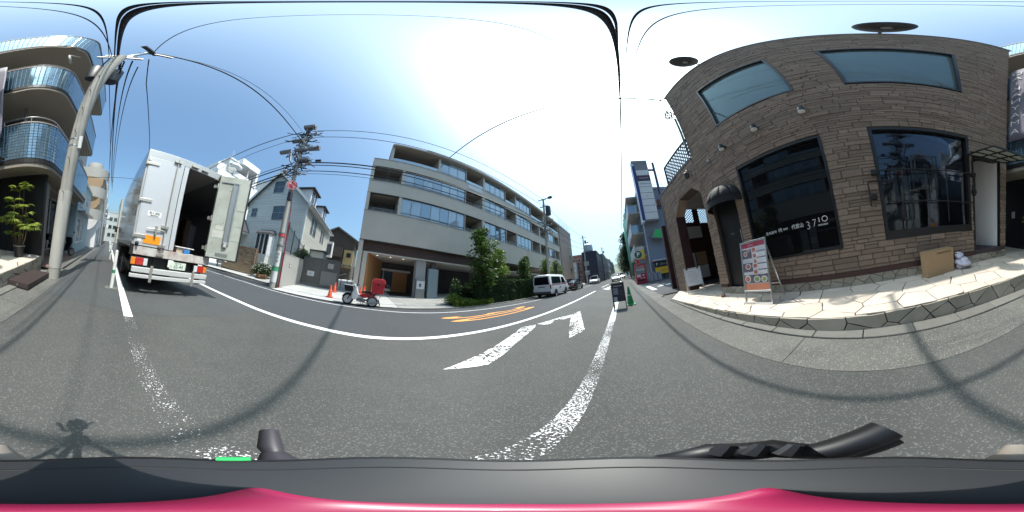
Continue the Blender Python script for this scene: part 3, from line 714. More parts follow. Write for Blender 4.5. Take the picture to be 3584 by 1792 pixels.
# ------------------------------------------------------------------ banner
ban = thing('vertical_banner', 'grey vertical fabric banner lettered downwards, hung beside the stone wall', 'banner', (3.2, -3.56, 3.85))
b = MB(); rings = []
for i in range(13):
    z = 3.87 + i * (7.7 - 3.87) / 12; rings.append([(x, -3.56 + .015 * math.sin(z * 2.3 + x * 9), z) for x in [2.86 + .055 * j for j in range(11)]])
b.loft(rings, closed=False, cap=False); cl = b.build('cloth', mat('grey_banner_cloth', (.22, .20, .25), .55, var=.12, vs=2, col2=(.06, .07, .12), c2amt=.85, c2s=.55), ban, w=True, smooth='all')
sd = cl.modifiers.new('thick', 'SOLIDIFY'); sd.thickness = .004
for i, ch in enumerate('DAIKANYAMA'): text('banner_letter', ch, .36, whitesig, ban, frame((-.02, .032, 3.5 - i * .35), (1, 0, 0), (0, 0, 1)), stretch=(1.2, .8), offset=-.004)
text('banner_letter', 'II', .1, whitesig, ban, frame((-.28, .03, .95), (1, 0, 0), (0, 0, 1)))
b = MB(); b.tube([(2.84, -3.57, 3.85), (3.45, -3.57, 3.85)], .012, 8); b.tube([(2.84, -3.57, 7.72), (3.45, -3.57, 7.72)], .012, 8); b.build('banner_rod', black_m, ban, w=True)
# ------------------------------------------------------------------ terrace objects
alu = mat('anodised_aluminium', (.62, .63, .64), .32, .9, var=.05)
def A_frame_menu():
    P0, P1 = Vector((2.18, 2.53, TZ)), Vector((2.25, 1.86, TZ))         # left and right foot of the front panel
    t = thing('menu_stand', 'aluminium A-frame stand with food menu poster in front of the black door', 'menu stand', tuple((P0 + P1) / 2))
    r = (P1 - P0).normalized(); n = Vector((0, 0, 1)).cross(r) * -1                   # towards the street
    if n.x > 0: n = -n
    up = (Vector((0, 0, 1)) - n * .16).normalized(); o = (P0 + P1) / 2; W_ = .31
    def q(a, h, d=0): return o + r * a + up * h + n * d
    for a in (-W_, W_):
        b = MB(); b.beam(q(a, 0.015), q(a, 1.27), .035, .03, up=n); b.build('front_leg', alu, t, w=True, bevel=.006)
        b = MB(); k = o - n * .56 + r * a * .92; b.beam((k.x, k.y, TZ + .01), q(a * .92, 1.2, -.03), .028, .022, up=n); b.build('rear_leg', alu, t, w=True, bevel=.004)
        b = MB(); m0 = q(a * .95, .25, -.02); k2 = o - n * .5 + r * a * .95 + Vector((0, 0, .18)); b.beam(m0, k2, .018, .015); b.build('brace', alu, t, w=True)
    for h in (.02, .27, 1.27):
        b = MB(); b.beam(q(-W_ - .015, h), q(W_ + .015, h), .03, .04, up=n); b.build('rail', alu, t, w=True, bevel=.006)
    b = MB(); b.beam(o - n * .48 + r * -.28 + Vector((0, 0, .3)), o - n * .48 + r * .28 + Vector((0, 0, .3)), .02, .02); b.build('rear_rail', alu, t, w=True)
    b = MB(); b.hexa([q(a, h, d) for h in (.285, 1.255) for d in (-.006, .004) for a in (-W_ + .015, W_ - .015)]); pst = b.build('poster', mat('poster_paper', (.66, .64, .66), .5, var=.03), t, w=True)
    def patch(a0, a1, h0, h1, m, nm='poster_print', d=.0055):
        b = MB(); b.quad(q(a0, h0, d), q(a1, h0, d), q(a1, h1, d), q(a0, h1, d)); b.build(nm, m, pst, w=True)
    def dish(a, h, ra, rh, m1, m2):
        for s_, m, d in ((1, m1, .007), (.72, m2, .008)):
            b = MB(); b.quad(*[q(a + ra * s_ * math.cos(k * math.pi / 10), h + rh * s_ * math.sin(k * math.pi / 10), d) for k in range(20)]); b.build('poster_dish', m, pst, w=True)
    cr = mat('print_crimson', (.42, .06, .10), .5, var=.2); nv = mat('print_navy', (.05, .06, .11), .5); orp = mat('print_orange', (.62, .24, .14), .5, var=.25, vs=8); gd = mat('print_dark_food', (.16, .13, .16), .5, var=.5, vs=20)
    pl = mat('print_plate', (.72, .69, .66), .5); fd = mat('print_food', (.48, .16, .13), .5, var=.5, vs=40); gr = mat('print_salad', (.25, .33, .12), .5, var=.5, vs=40); lt = mat('print_text_grey', (.45, .46, .52), .5, var=.3, vs=60)
    patch(-.29, .29, 1.15, 1.245, cr); patch(-.29, .29, .295, .42, orp); patch(-.29, -.04, .93, 1.12, gd); patch(-.29, -.04, .66, .84, gd); patch(-.29, .29, .43, .60, gd)
    for h in (1.05, .93, .81, .69, .57): patch(.08, .285, h - .012, h + .006, nv, d=.0062)
    for h in (1.1, .985, .865, .745, .625):
        for k in range(3): patch(.11, .26 - .03 * k, h - .028 * k - .004, h - .028 * k + .004, lt, d=.0062)
    for k in range(3): patch(-.27, -.1, .88 - .02 * k, .886 - .02 * k, lt, d=.0062)
    dish(.02, 1.09, .065, .06, pl, fd); dish(.03, .97, .06, .055, pl, fd); dish(.035, .86, .05, .05, pl, fd); dish(.02, .77, .075, .055, pl, fd); dish(.02, .65, .07, .055, pl, fd)
    dish(-.2, 1.03, .05, .05, pl, fd); dish(-.12, 1.09, .04, .03, pl, fd); dish(-.16, .77, .075, .06, pl, fd); dish(-.2, .52, .075, .075, pl, fd); dish(.03, .505, .08, .065, pl, gr); dish(.2, .5, .07, .06, pl, gr)
    text('poster_lettering', 'MENU', .05, mat('print_pink', (.75, .45, .48), .5), pst, frame(q(-.05, 1.195, .007) - Vector(t.location), r, up), depth=.0005)
A_frame_menu()
def board():
    t = thing('whiteboard_stand', 'small white message board on a metal easel under the stone arch', 'board', (2.52, 5.43, TZ))
    n = Vector((-.35, -.94, 0)).normalized(); r = Vector((.94, -.35, 0)); up = (Vector((0, 0, 1)) - n * .12).normalized(); o = Vector((2.52, 5.43, TZ))
    q = lambda a, h, d=0: o + r * a + up * h + n * d
    for a in (-.3, .3):
        b = MB(); b.beam(q(a, 0), q(a, .98), .025, .025, up=n); b.build('leg', alu, t, w=True)
        b = MB(); k = o + r * a - n * .35; b.beam(k, q(a, .9, -.02), .02, .02); b.build('rear_leg', alu, t, w=True)
    for h in (.12, .95): b = MB(); b.beam(q(-.3, h), q(.3, h), .02, .02, up=n); b.build('rail', alu, t, w=True)
    b = MB(); b.hexa([q(a, h, d) for h in (.3, .93) for d in (0.0, .02) for a in (-.28, .28)]); bd = b.build('board', boardw, t, w=True)
    lt = mat('faint_marker', (.35, .36, .4), .6)
    for k in range(7): b = MB(); a1 = random.uniform(.05, .2); b.quad(q(-.2, .82 - k * .065, .021), q(a1, .82 - k * .065, .021), q(a1, .835 - k * .065, .021), q(-.2, .835 - k * .065, .021)); b.build('board_writing', lt, bd, w=True)
    for a in (-.2, .2): b = MB(); b.hexa([q(a + k, h, d) for h in (.9, .97) for d in (-.01, .04) for k in (-.03, .03)]); b.build('clip', black_m, t, w=True)
board()
def cardboard():
    t = thing('cardboard_box', 'open brown cardboard box standing on the terrace below the shop window', 'box', (2.98, -1.16, TZ))
    m = mat('kraft_cardboard', (.40, .27, .15), .85, var=.08, vs=5, stretch=(1, 1, 6)); mi = mat('kraft_inside', (.30, .20, .11), .9)
    c = [Vector((2.80, -.87, 0)), Vector((2.99, -1.52, 0)), Vector((3.18, -1.464, 0)), Vector((2.99, -.814, 0))]; H = .5
    for i in range(4):
        a, e = c[i], c[(i + 1) % 4]; d = (e - a).normalized(); n = Vector((d.y, -d.x, 0)) * .003
        if i == 0: n = -n
        b = MB(); b.hexa([p + k * n + Vector((0, 0, z)) for z in (TZ + .004, TZ + H * (1 if i != 0 else 1)) for k in (0, 2) for p in (a, e)]); b.build('side_panel', m, t, w=True)
    b = MB(); b.quad(*[p + Vector((0, 0, TZ + .006)) for p in c]); b.build('bottom_panel', mi, t, w=True)
    # folded-in flaps
    for i in (2, 1):
        a, e = c[i], c[(i + 1) % 4]; inn = (c[(i + 2) % 4] - e).normalized() * .12
        b = MB(); b.hexa([p + q for q in (Vector((0, 0, TZ + H)), Vector((0, 0, TZ + H + .004))) for p in (a, e, a + inn - Vector((0, 0, .09)), e + inn - Vector((0, 0, .09)))]); b.build('flap', mi, t, w=True)
    r = (c[1] - c[0]).normalized(); n = r.cross(Vector((0, 0, 1)))
    text('box_lettering', 'TAKANAWA', .06, mat('brown_marker', (.13, .07, .04), .8), t, frame(c[0] + r * .43 + n * .006 + Vector((0, 0, TZ + .44)) - Vector(t.location), r, (0, 0, 1)), stretch=(1.1, .8))
cardboard()
def blob(name, m, parent, c, r, seed, amp=.3, n=14, k=10, sq=(1, 1, 1), fr=2.2):
    rr = random.Random(seed); b = MB(); rings = []
    ph = [rr.uniform(0, 6) for _ in range(6)]
    for i in range(k + 1):
        th = math.pi * i / k; row = []
        for j in range(n):
            p = 2 * math.pi * j / n; s = r * (1 + amp * .5 * (math.sin(fr * th + ph[0] + 2 * math.sin(p + ph[1])) + math.sin(fr * 1.7 * p + ph[2]) * .5))
            row.append((c[0] + s * math.sin(th) * math.cos(p) * sq[0], c[1] + s * math.sin(th) * math.sin(p) * sq[1], c[2] + s * math.cos(th) * sq[2]))
        rings.append(row)
    b.loft(rings); return b.build(name, m, parent, w=True, smooth='all')
bag = thing('plastic_bag', 'knotted translucent white plastic bag slumped beside the cardboard box', 'plastic bag', (3.05, -1.76, TZ))
pm = mat('milky_plastic', (.58, .56, .66), .3, var=.25, vs=14, bump=.8, bs=9)
blob('bag_body', pm, bag, (3.03, -1.76, TZ + .12), .14, 4, .35, 22, 16, (1.05, 1.3, .82), 4.5); blob('bag_top', pm, bag, (3.1, -1.72, TZ + .25), .09, 9, .4, 18, 12, (1, 1.1, 1.1), 5); b = MB(); b.tube([(3.1, -1.72, TZ + .28), (3.11, -1.69, TZ + .36), (3.14, -1.66, TZ + .34)], [.02, .012, .03], 8); b.build('knot', pm, bag, w=True, smooth='all')
db = thing('door_stop_brick', 'loose brown brick lying on the flagstones by the black door', 'brick', (2.5, 3.75, TZ))
MB().box(-.11, .11, -.05, .05, .002, .065).build('block', mat('fired_brick', (.22, .12, .08), .9, var=.2, vs=20, bump=.3), db, bevel=.006).rotation_euler = (0, 0, .9)
# ------------------------------------------------------------------ tiled balcony building (-Y side of the terrace)
tileb = mat('blue_glazed_tile', (0.22, 0.33, 0.42), 0.12, 0.55, var=0.08, vs=2, rnd=0.10, isl=0.10, spec=0.8)
tgrout = mat('tile_grout', (0.05, 0.055, 0.06), 0.8)
soff = mat('taupe_soffit', (0.30, 0.265, 0.22), 0.85, var=0.08, vs=0.8, bump=0.1, bs=40)
darkwall = mat('charcoal_wall', (0.014, 0.0135, 0.015), 0.55, var=0.15, vs=3, stretch=(1, 1, .2))
steel = mat('galvanised_steel', (0.42, 0.42, 0.42), 0.35, 0.8)
tb = thing('balcony_building', 'apartment block with curved blue-tiled balconies behind the utility pole', 'building', (3.0, -4.7, TZ))
def bpath(off=0.0, y_end=-10.0, x_end=6.2):
    """outline of a balcony front, offset outward; list of (x, y, s)"""
    cx, cy, r = 2.47, -4.55, 0.70 + off; P = [(x_end, -3.85 + off)]
    k = 14
    for i in range(k + 1):
        a = math.pi / 2 + math.pi / 2 * i / k; P.append((cx + r * math.cos(a), cy + r * math.sin(a)))
    P.append((1.77 - off, y_end)); return P
def resample(P, step):
    S_ = [0]
    for a, c in zip(P, P[1:]): S_.append(S_[-1] + math.hypot(c[0] - a[0], c[1] - a[1]))
    n = int(S_[-1] / step); out = []
    for i in range(n + 1):
        s = S_[-1] * i / n; k = max(j for j in range(len(S_)) if S_[j] <= s + 1e-9); k = min(k, len(P) - 2)
        t = (s - S_[k]) / (S_[k + 1] - S_[k]); a, c = P[k], P[k + 1]; dx, dy = c[0] - a[0], c[1] - a[1]; l = math.hypot(dx, dy)
        out.append((a[0] + dx * t, a[1] + dy * t, dx / l, dy / l))
    return out
tiles = []
TST = .1
TIERS = [('lower', 3.12, 4.45), ('middle', 6.35, 7.72), ('top', 10.05, 11.45)]
for nm, z0, z1 in TIERS:
    fine = resample(bpath(), .12); P = fine; b = MB()
    ring = []
    for (x, y_, tx, ty) in P: ring.append([(x, y_, z0), (x, y_, z1), (x - ty * .12, y_ + tx * .12, z1), (x - ty * .12, y_ + tx * .12, z0)])
    b.loft(ring); b.build('balcony_front', tgrout, tb, w=True)
    b = MB(); poly = [(x, y_) for x, y_, _, _ in fine] + [(6.2, -10.0)]
    b.prism(poly, lambda u, v, d: (u, v, d), z0 - .22, z0 - .02); b.build('balcony_slab', soff, tb, w=True)
    b = MB(); ring = [[(x + ty * .02, y_ - tx * .02, z0 - .1), (x + ty * .02, y_ - tx * .02, z0 + .03), (x - ty * .05, y_ + tx * .05, z0 + .03), (x - ty * .05, y_ + tx * .05, z0 - .1)] for x, y_, tx, ty in fine]
    b.loft(ring); b.build('balcony_edge', mat('dark_bronze_edge', (.02, .018, .017), .5), tb, w=True)
    b = MB(); ring = [[(x + ty * .03, y_ - tx * .03, z1), (x + ty * .03, y_ - tx * .03, z1 + .05), (x - ty * .15, y_ + tx * .15, z1 + .05), (x - ty * .15, y_ + tx * .15, z1)] for x, y_, tx, ty in fine]
    b.loft(ring); b.build('coping', mat('pinkish_coping', (.36, .31, .29), .5), tb, w=True)
    tp_ = resample(bpath(), TST); rows = int((z1 - z0 - .06) / TST)
    for (a, c) in zip(tp_, tp_[1:]):
        mx, my = (a[0] + c[0]) / 2, (a[1] + c[1]) / 2; tx, ty = c[0] - a[0], c[1] - a[1]; l = math.hypot(tx, ty)
        for r_ in range(rows):
            zc = z0 + .05 + (r_ + .5) * (z1 - z0 - .06) / rows
            tiles.append((mx, my, zc, math.atan2(ty, tx), (z1 - z0 - .06) / rows, l))
    # handrail
    if nm != 'top':
        rp = resample(bpath(-.1), .12); b = MB(); b.tube([(x, y_, z1 + .32) for x, y_, _, _ in rp], .022, 8); b.build('handrail', steel, tb, w=True, smooth=True)
        for x, y_, _, _ in resample(bpath(-.1), .75): b = MB(); b.tube([(x, y_, z1 + .04), (x, y_, z1 + .32)], .014, 6); b.build('rail_post', steel, tb, w=True)
def tvis(t): return (1 if t[0] < 3.3 else .3) / (t[0] ** 2 + t[1] ** 2 + (t[2] - 1.25) ** 2)
tiles.sort(key=tvis, reverse=True)
tm = MB(); tm.v = [(-.5, -.001, -.5), (.5, -.001, -.5), (.5, -.001, .5), (-.5, -.001, .5), (-.5, .007, -.5), (.5, .007, -.5), (.5, .007, .5), (-.5, .007, .5), (-.44, .011, -.44), (.44, .011, -.44), (.44, .011, .44), (-.44, .011, .44)]
for k in (0, 4):
    for i in range(4): tm.f.append((k + i, k + (i + 1) % 4, k + 4 + (i + 1) % 4, k + 4 + i))
tm.f.append((8, 9, 10, 11)); tmesh = tm.mesh('wall_tile', tileb); rest = MB(); T0 = Vector(tb.location)
for i, (x, y_, z, a, h, l) in enumerate(tiles):
    w_ = l - .008; h_ = h - .008
    if i < 300: place('wall_tile', tmesh, tb, (x - T0.x, y_ - T0.y, z - T0.z), (0, 0, a + math.pi), (w_, 1, h_))
    else:
        n = len(rest.v); ca, sa = math.cos(a + math.pi), math.sin(a + math.pi)
        for (u, v, q) in tm.v: u *= w_; q *= h_; rest.v.append((x - T0.x + u * ca - v * sa, y_ - T0.y + u * sa + v * ca, z - T0.z + q))
        rest.f += [tuple(n + k for k in f) for f in tm.f]
stuff(rest.build('distant_wall_tiles', tileb, tb))
# storeys behind the balconies
b = MB()
for z0, z1 in ((4.3, 6.15), (7.5, 9.85)): b.box(3.4, 6.2, -10, -5.6, z0, z1)
b.build('upper_storey_wall', mat('plum_wall', (.10, .085, .10), .6), tb, w=True)
b = MB(); b.box(1.9, 6.2, -10, -3.98, 9.85, 10.02); b.box(2.3, 6.2, -9.9, -4.4, 11.3, 11.42); b.build('roof_slab', soff, tb, w=True)
b = MB(); b.cyl((3.05, -4.9, 4.3), (3.05, -4.9, 6.2), .06); b.build('balcony_post', steel, tb, w=True)
for x0 in (3.5, 4.6):
    b = MB(); b.box(x0, x0 + .9, -5.6, -5.57, 4.4, 6.0); b.build('window', shopgl, tb, w=True)
# ground floor: charcoal entrance wall, shop front along the street
b = MB(); b.box(2.05, 6.2, -4.85, -4.7, TZ, 2.9); b.build('entrance_wall', darkwall, tb, w=True)
for i in range(5): MB().box(2.07 + i * .32, 2.375 + i * .32, -4.7, -4.685, TZ + .02, 2.72).build('wall_panel', darkwall, tb, w=True)
MB().box(3.75, 4.6, -4.7, -4.68, .4, 2.5).build('door', mat('black_sheet', (.008, .008, .009), .35), tb, w=True)
MB().box(4.1, 4.25, -4.69, -4.66, 1.4, 1.65).build('wall_plate', boardw, tb, w=True)
b = MB(); b.box(2.95, 6.2, -10, -4.86, -.6, .0); b.box(2.35, 6.2, -10, -4.86, 2.65, 2.92); b.build('ground_floor_beam', soff, tb, w=True)
b = MB(); b.box(2.6, 6.2, -10, -9.8, 0, 2.65); b.box(6.0, 6.2, -9.8, -4.86, 0, 2.65); b.build('ground_floor_wall', dim, tb, w=True)
for i in range(4):
    y1 = -5.25 - i * 1.15; f = MB(); f.box(2.93, 2.99, y1 - 1.12, y1 - 1.06, .0, 2.65); f.box(2.93, 2.99, y1 - .05, y1, .0, 2.65); f.box(2.93, 2.99, y1 - 1.06, y1 - .05, 2.55, 2.65); f.box(2.93, 2.99, y1 - 1.06, y1 - .05, 0, .1)
    fo = f.build('shop_window', steel, tb, w=True); MB().box(2.955, 2.965, y1 - 1.06, y1 - .05, .1, 2.55).build('pane', shopgl, fo, w=True)
    MB().box(3.1, 3.12, y1 - 1.0, y1 - .1, .1, 2.5).build('curtain', mat('taupe_curtain', (.26, .24, .22), .9, stretch=(20, 20, .3), var=.3), fo, w=True)
b = MB(); b.box(2.1, 2.33, -5.2, -4.86, 0, 2.65); b.build('corner_pier', soff, tb, w=True)
sheet('brown_brick_footway', [(1.72, -9.5), (2.94, -9.5), (2.94, -4.9), (1.72, -4.9)], 0.03, mat('brown_paver', (.20, .13, .10), .9, var=.2, vs=8, bump=.3))
sheet('footway_strip', [(1.4, -30), (1.73, -30), (1.73, -4.7), (1.4, -4.7)], 0.02, conc)
# white pebbles round the plant pot
rr = random.Random(5); pb = MB()
for i in range(150):
    x, y_ = rr.uniform(2.25, 3.1), rr.uniform(-4.66, -4.35); s = rr.uniform(.012, .03)
    if abs(x - 2.48) < .14: continue
    n = len(pb.v); pb.v += [(x + s, y_, TZ + s * .6), (x - s, y_, TZ + s * .6), (x, y_ + s, TZ + s * .6), (x, y_ - s, TZ + s * .6), (x, y_, TZ + s * 1.2), (x, y_, TZ)]
    pb.f += [tuple(n + k for k in f) for f in ((0, 2, 4), (2, 1, 4), (1, 3, 4), (3, 0, 4), (2, 0, 5), (1, 2, 5), (3, 1, 5), (0, 3, 5))]
pbo = pb.build('pebbles', plaster, smooth='all'); stuff(pbo); tag(pbo, 'white pebbles scattered along the foot of the charcoal wall', 'pebbles')
# potted palm
pot = thing('potted_palm', 'lady palm with fan leaves in a black plastic pot on the terrace', 'potted plant', (2.48, -4.12, TZ))
b = MB(); b.lathe([(.001, .0), (.13, 0), (.165, .30), (.175, .30), (.175, .335), (.155, .335), (.15, .29), (.001, .28)], n=24); b.build('pot', mat('black_plastic', (.02, .02, .021), .45, bump=.1), pot, smooth=True)
b = MB(); b.lathe([(.172, .325), (.182, .325), (.182, .34), (.172, .34)], n=24); b.build('pot_rim', mat('grey_rim', (.28, .27, .26), .5), pot)
palmm = leaf_mat('palm_leaf', (.17, .26, .04), (.38, .44, .09), .45); stemm = mat('palm_cane', (.12, .09, .05), .8, var=.2)
heads = [(-.06, .02, 1.58, .20), (.09, -.05, 1.52, .26), (.16, .04, 1.28, .24), (.2, -.02, 1.12, .22), (-.14, .03, 1.15, .2), (0, 0, .95, .32), (-.12, -.08, .80, .3), (.1, .1, .84, .34), (.12, -.05, .7, .3), (-.05, .1, .68, .28), (.17, .02, .52, .24), (-.18, .02, .72, .28)]
for hi, (x, y_, z, s) in enumerate(heads):
    x *= 1.35; y_ *= 1.35; z = .3 + (z - .3) * 1.38; s *= 1.4
    b = MB(); b.tube([(x * .4, y_ * .4, .28), (x * .8, y_ * .8, z * .6), (x, y_, z)], [.012, .01, .006], 6); b.build('cane', stemm, pot)
    lf = MB(); rr = random.Random(hi)
    for k in range(5):
        a0 = rr.uniform(0, 6.28); tilt = rr.uniform(.05, .75); base = Vector((x, y_, z)); out = Vector((math.cos(a0), math.sin(a0), tilt)).normalized()
        hub = base + out * s * .45; lf.tube([base, hub], [.004, .003], 4, cap=False)
        side = out.cross(Vector((0, 0, 1))).normalized(); upv = side.cross(out)
        for j in range(9):
            an = (j - 4) * .30; d = (out * math.cos(an) + side * math.sin(an)).normalized(); L = s * rr.uniform(.55, .72); w_ = .034
            sd = d.cross(upv).normalized() * w_; m1 = hub + d * L * .5 + upv * .01; e = hub + d * L - Vector((0, 0, L * .35))
            lf.quad(hub, m1 - sd, e, m1 + sd)
    lf.build('fan_leaves', palmm, pot, fix=False)
# brown checker-plate step in the gutter
st = thing('step_box', 'low brown metal ramp step lying in the gutter by the pole', 'step', (1.63, -3.28, gz(-3.28)), pitch=PITCH)
b = MB(); b.hexa([(x, y_, z) for z in (.03, .15) for y_ in (-.62, .56) for x in (-.25, .25)]); b.build('body', mat('brown_steel_plate', (.045, .033, .032), .55, var=.15), st, bevel=.008)
for x in (-.2, .2):
    for y_ in (-.55, .5): MB().box(x - .03, x + .03, y_ - .03, y_ + .03, .0, .035).build('foot', black_m, st)
b = MB()
for i in range(24):
    for j in range(10):
        x, y_ = -.235 + j * .05 + (.025 if i % 2 else 0), -.6 + i * .05; b.hexa([(x + u, y_ + v, z) for z in (.149, .154) for v in (-.005, .005) for u in (-.016, .016)])
stuff(b.build('tread_plate', mat('brown_tread', (.085, .06, .055), .6, var=.15), st))
b = MB(); b.lathe([(.001, 0), (.018, 0), (.018, .006), (.001, .008)], (-.0, .561, .09), axis='y'); b.build('bolt', steel, st)
# dark scooter parked by the shop front
def wheel(parent, c, r, w_, tm_, rm_, axis='x', hub=.45, n=24, spokes=0):
    s = w_ / 2; b = MB(); b.lathe([(r * .72, -s), (r * .93, -s), (r, -s * .6), (r, s * .6), (r * .93, s), (r * .72, s), (r * .70, 0), (r * .72, -s)], c, axis=axis, n=n); tyre = b.build('wheel', tm_, parent, smooth=True)
    b = MB()
    if spokes:
        b.lathe([(r * .66, -s * .6), (r * .73, -s * .6), (r * .73, s * .6), (r * .66, s * .6), (r * .66, -s * .6)], c, axis=axis, n=n); b.lathe([(.001, -s * .9), (r * hub * .6, -s * .9), (r * hub * .6, s * .9), (.001, s * .9)], c, axis=axis, n=14)
        for k in range(spokes):
            a = 2 * math.pi * k / spokes; q = lambda rr_: Vector(c) + (Vector((0, math.cos(a), math.sin(a))) if axis == 'x' else Vector((math.cos(a), 0, math.sin(a)))) * rr_
            b.beam(q(r * .2), q(r * .7), .004, .004)
    else: b.lathe([(.001, -s * .5), (r * .3, -s * .72), (r * .6, -s * .5), (r * .72, -s * .9), (r * .72, s * .9), (r * .6, s * .5), (r * .3, s * .72), (.001, s * .5)], c, axis=axis, n=n)
    b.build('rim', rm_, tyre, smooth=True); return tyre
rubber = mat('tyre_rubber', (.018, .018, .019), .8, var=.1); rimm = mat('grey_rim_metal', (.35, .35, .36), .35, .8); dkpl = mat('black_fairing', (.012, .012, .014), .25, coat=.3)
sc_ = thing('parked_scooter', 'black scooter parked in the shade between pole and shop front', 'scooter', (2.2, -7.85, gz(-7.85) + .03), rotz=-.58)
wheel(sc_, (0, -.62, .22), .22, .1, rubber, rimm); wheel(sc_, (0, .6, .22), .22, .1, rubber, rimm)
sx = lambda u, v, d: (d, u, v)
b = MB(); b.prism([(-.15, .25), (.2, .22), (.85, .42), (.82, .62), (.3, .7), (.22, .42), (-.1, .36)], sx, -.14, .14); b.build('body', dkpl, sc_, bevel=.04)
b = MB(); b.prism([(-.2, .28), (-.3, .3), (-.5, .75), (-.42, 1.0), (-.3, .98), (-.34, .7)], sx, -.19, .19); b.build('leg_shield', dkpl, sc_, bevel=.04)
b = MB(); b.prism([(.25, .7), (.82, .66), (.8, .78), (.3, .8)], sx, -.13, .13); b.build('seat', mat('black_vinyl', (.02, .02, .02), .5), sc_, bevel=.03)
b = MB(); b.tube([(0, -.62, .22), (0, -.46, .95), (0, -.4, 1.05)], .025, 8); b.tube([(-.3, -.32, 1.08), (0, -.4, 1.05), (.3, -.32, 1.08)], .014, 8); b.build('fork_and_handlebar', steel, sc_, smooth=True)
for x in (-.26, .26):
    b = MB(); b.tube([(x, -.35, 1.07), (x * 1.2, -.38, 1.22)], .006, 6); b.lathe([(.001, -.01), (.05, -.008), (.05, .008), (.001, .01)], (x * 1.2, -.38, 1.26), axis='y', n=12); b.build('mirror', black_m, sc_)
b = MB(); b.prism([(.75, .8), (1.05, .8), (1.05, 1.1), (.75, 1.1)], sx, -.17, .17); b.build('top_case', dkpl, sc_, bevel=.03)
b = MB(); b.lathe([(.001, -.03), (.07, -.02), (.08, .02), (.001, .03)], (0, -.5, .88), axis='y', n=16); b.build('headlight', lampw, sc_, smooth=True)
# ------------------------------------------------------------------ guide posts between lane and footway
def guide_post(y, label, box=True):
    t = thing('guide_post', label, 'post', (-.25, y, gz(y)), group='white guide posts along the edge line')
    b = MB(); b.lathe([(.045, .0), (.042, .9), (.036, .97), (.001, 1.0)], n=14); b.build('post', mat('white_post', (.68, .69, .66), .5, var=.08, vs=6), t, smooth=True)
    b = MB(); b.lathe([(.0465, .42), (.0462, .50)], n=14); b.build('green_band', mat('green_band', (.03, .22, .10), .5), t)
    MB().box(-.16, .16, -.1, .1, 0, .03).build('base_block', conc, t, bevel=.01)
guide_post(-3.95, 'white guide post with green band nearest the camera, beside the truck'); guide_post(-9.5, 'second white guide post along the edge line, beyond the nearest one'); guide_post(-15, 'third white guide post, farther down the edge line')
guide_post(-21, 'farthest white guide post, a thin stub far down the edge line')
# ------------------------------------------------------------------ utility poles and cables
polec = mat('pole_concrete', (.36, .35, .32), .85, var=.12, vs=3, bump=.2, bs=50, col2=(.25, .24, .22), c2amt=.5, c2s=1.2)
polelt = mat('pole_sleeve', (.44, .43, .40), .6, var=.1, vs=3)
cabm = mat('cable_black', (.012, .012, .018), .6); gearm = mat('grey_line_gear', (.21, .21, .22), .5, .3); drumm = mat('dark_line_box', (.03, .03, .04), .5)
ins = mat('porcelain', (.45, .42, .40), .3)
def pole(label, base, top, r0, r1, steps=True, z_from=1.8, side=(1, 0, 0)):
    t = thing('utility_pole', label, 'utility pole', base); d = Vector(top) - Vector(base)
    b = MB(); b.tube([(0, 0, -.1), tuple(d)], [r0, r1], 20); b.build('shaft', polec, t, smooth=True)
    if steps:
        for k in range(12):
            f = (z_from + k * .45) / d.z
            if f > .95: break
            p = d * f; s = (1 if k % 2 else -1); r = r0 + (r1 - r0) * f
            b = MB(); v = Vector(side) * s; b.tube([p + v * r * .8, p + v * (r + .11)], .009, 6); b.tube([p + v * (r + .11), p + v * (r + .11) + Vector((0, 0, .03))], .012, 6); b.build('step_bolt', gearm, t)
    return t, d
def cable(name, label, pts, r, sag=0.0, n=22, group='overhead cables'):
    a, c = Vector(pts[0]), Vector(pts[-1]); P = []
    if len(pts) == 2:
        for i in range(n + 1):
            f = i / n; p = a.lerp(c, f); p.z -= sag * 4 * f * (1 - f); P.append(p)
    else: P = pts
    o = MB().tube([Vector(p) - a for p in P], r, 8).build(name, cabm, loc=tuple(a), smooth='all'); tag(o, label, 'cable', group); return o
# pole beside the terrace
tL, dL = pole('leaning concrete utility pole rising beside the brown step', (1.30, -4.02, gz(-4)), (0.93, -4.02, 8.75), .165, .12, side=(0, 1, 0))
b = MB(); b.tube([dL * .035, dL * .26], [.172, .168], 20); b.build('sleeve', polelt, tL, smooth=True)
b = MB(); b.beam(dL * .42 + Vector((-.14, .1, -.2)), dL * .42 + Vector((-.14, .1, .2)), .05, .08); b.build('number_plate', boardw, tL)
b = MB(); b.tube([dL * .42 + Vector((0, 0, -.12)), dL * .42 + Vector((0, 0, -.08))], .152, 16); b.tube([dL * .42 + Vector((0, 0, .1)), dL * .42 + Vector((0, 0, .14))], .152, 16); b.build('strap', steel, tL)
top = dL
b = MB(); b.tube([dL * .97, dL + Vector((-.45, 0, .75))], [.06, .05], 10); b.build('raked_arm', steel, tL, smooth=True)
b = MB(); b.beam(dL + Vector((-.55, -.1, .62)), dL + Vector((-.2, .35, .7)), .09, .09); b.beam(dL + Vector((-.9, -.05, .5)), dL + Vector((-.3, .0, .62)), .06, .08); b.build('arm_clamp', drumm, tL)
for dz, L_ in ((-.15, .42), (.02, .3)):
    b = MB(); b.beam(dL + Vector((-L_, 0, dz)), dL + Vector((L_, 0, dz)), .07, .07); b.build('crossarm', gearm, tL)
b = MB(); b.tube([dL + Vector((.75, 0, -.1)), dL + Vector((.95, .05, .05)), dL + Vector((.9, .1, -.2)), dL + Vector((.85, .0, -.7))], .03, 8); b.build('riser_loop', polelt, tL, smooth='all')
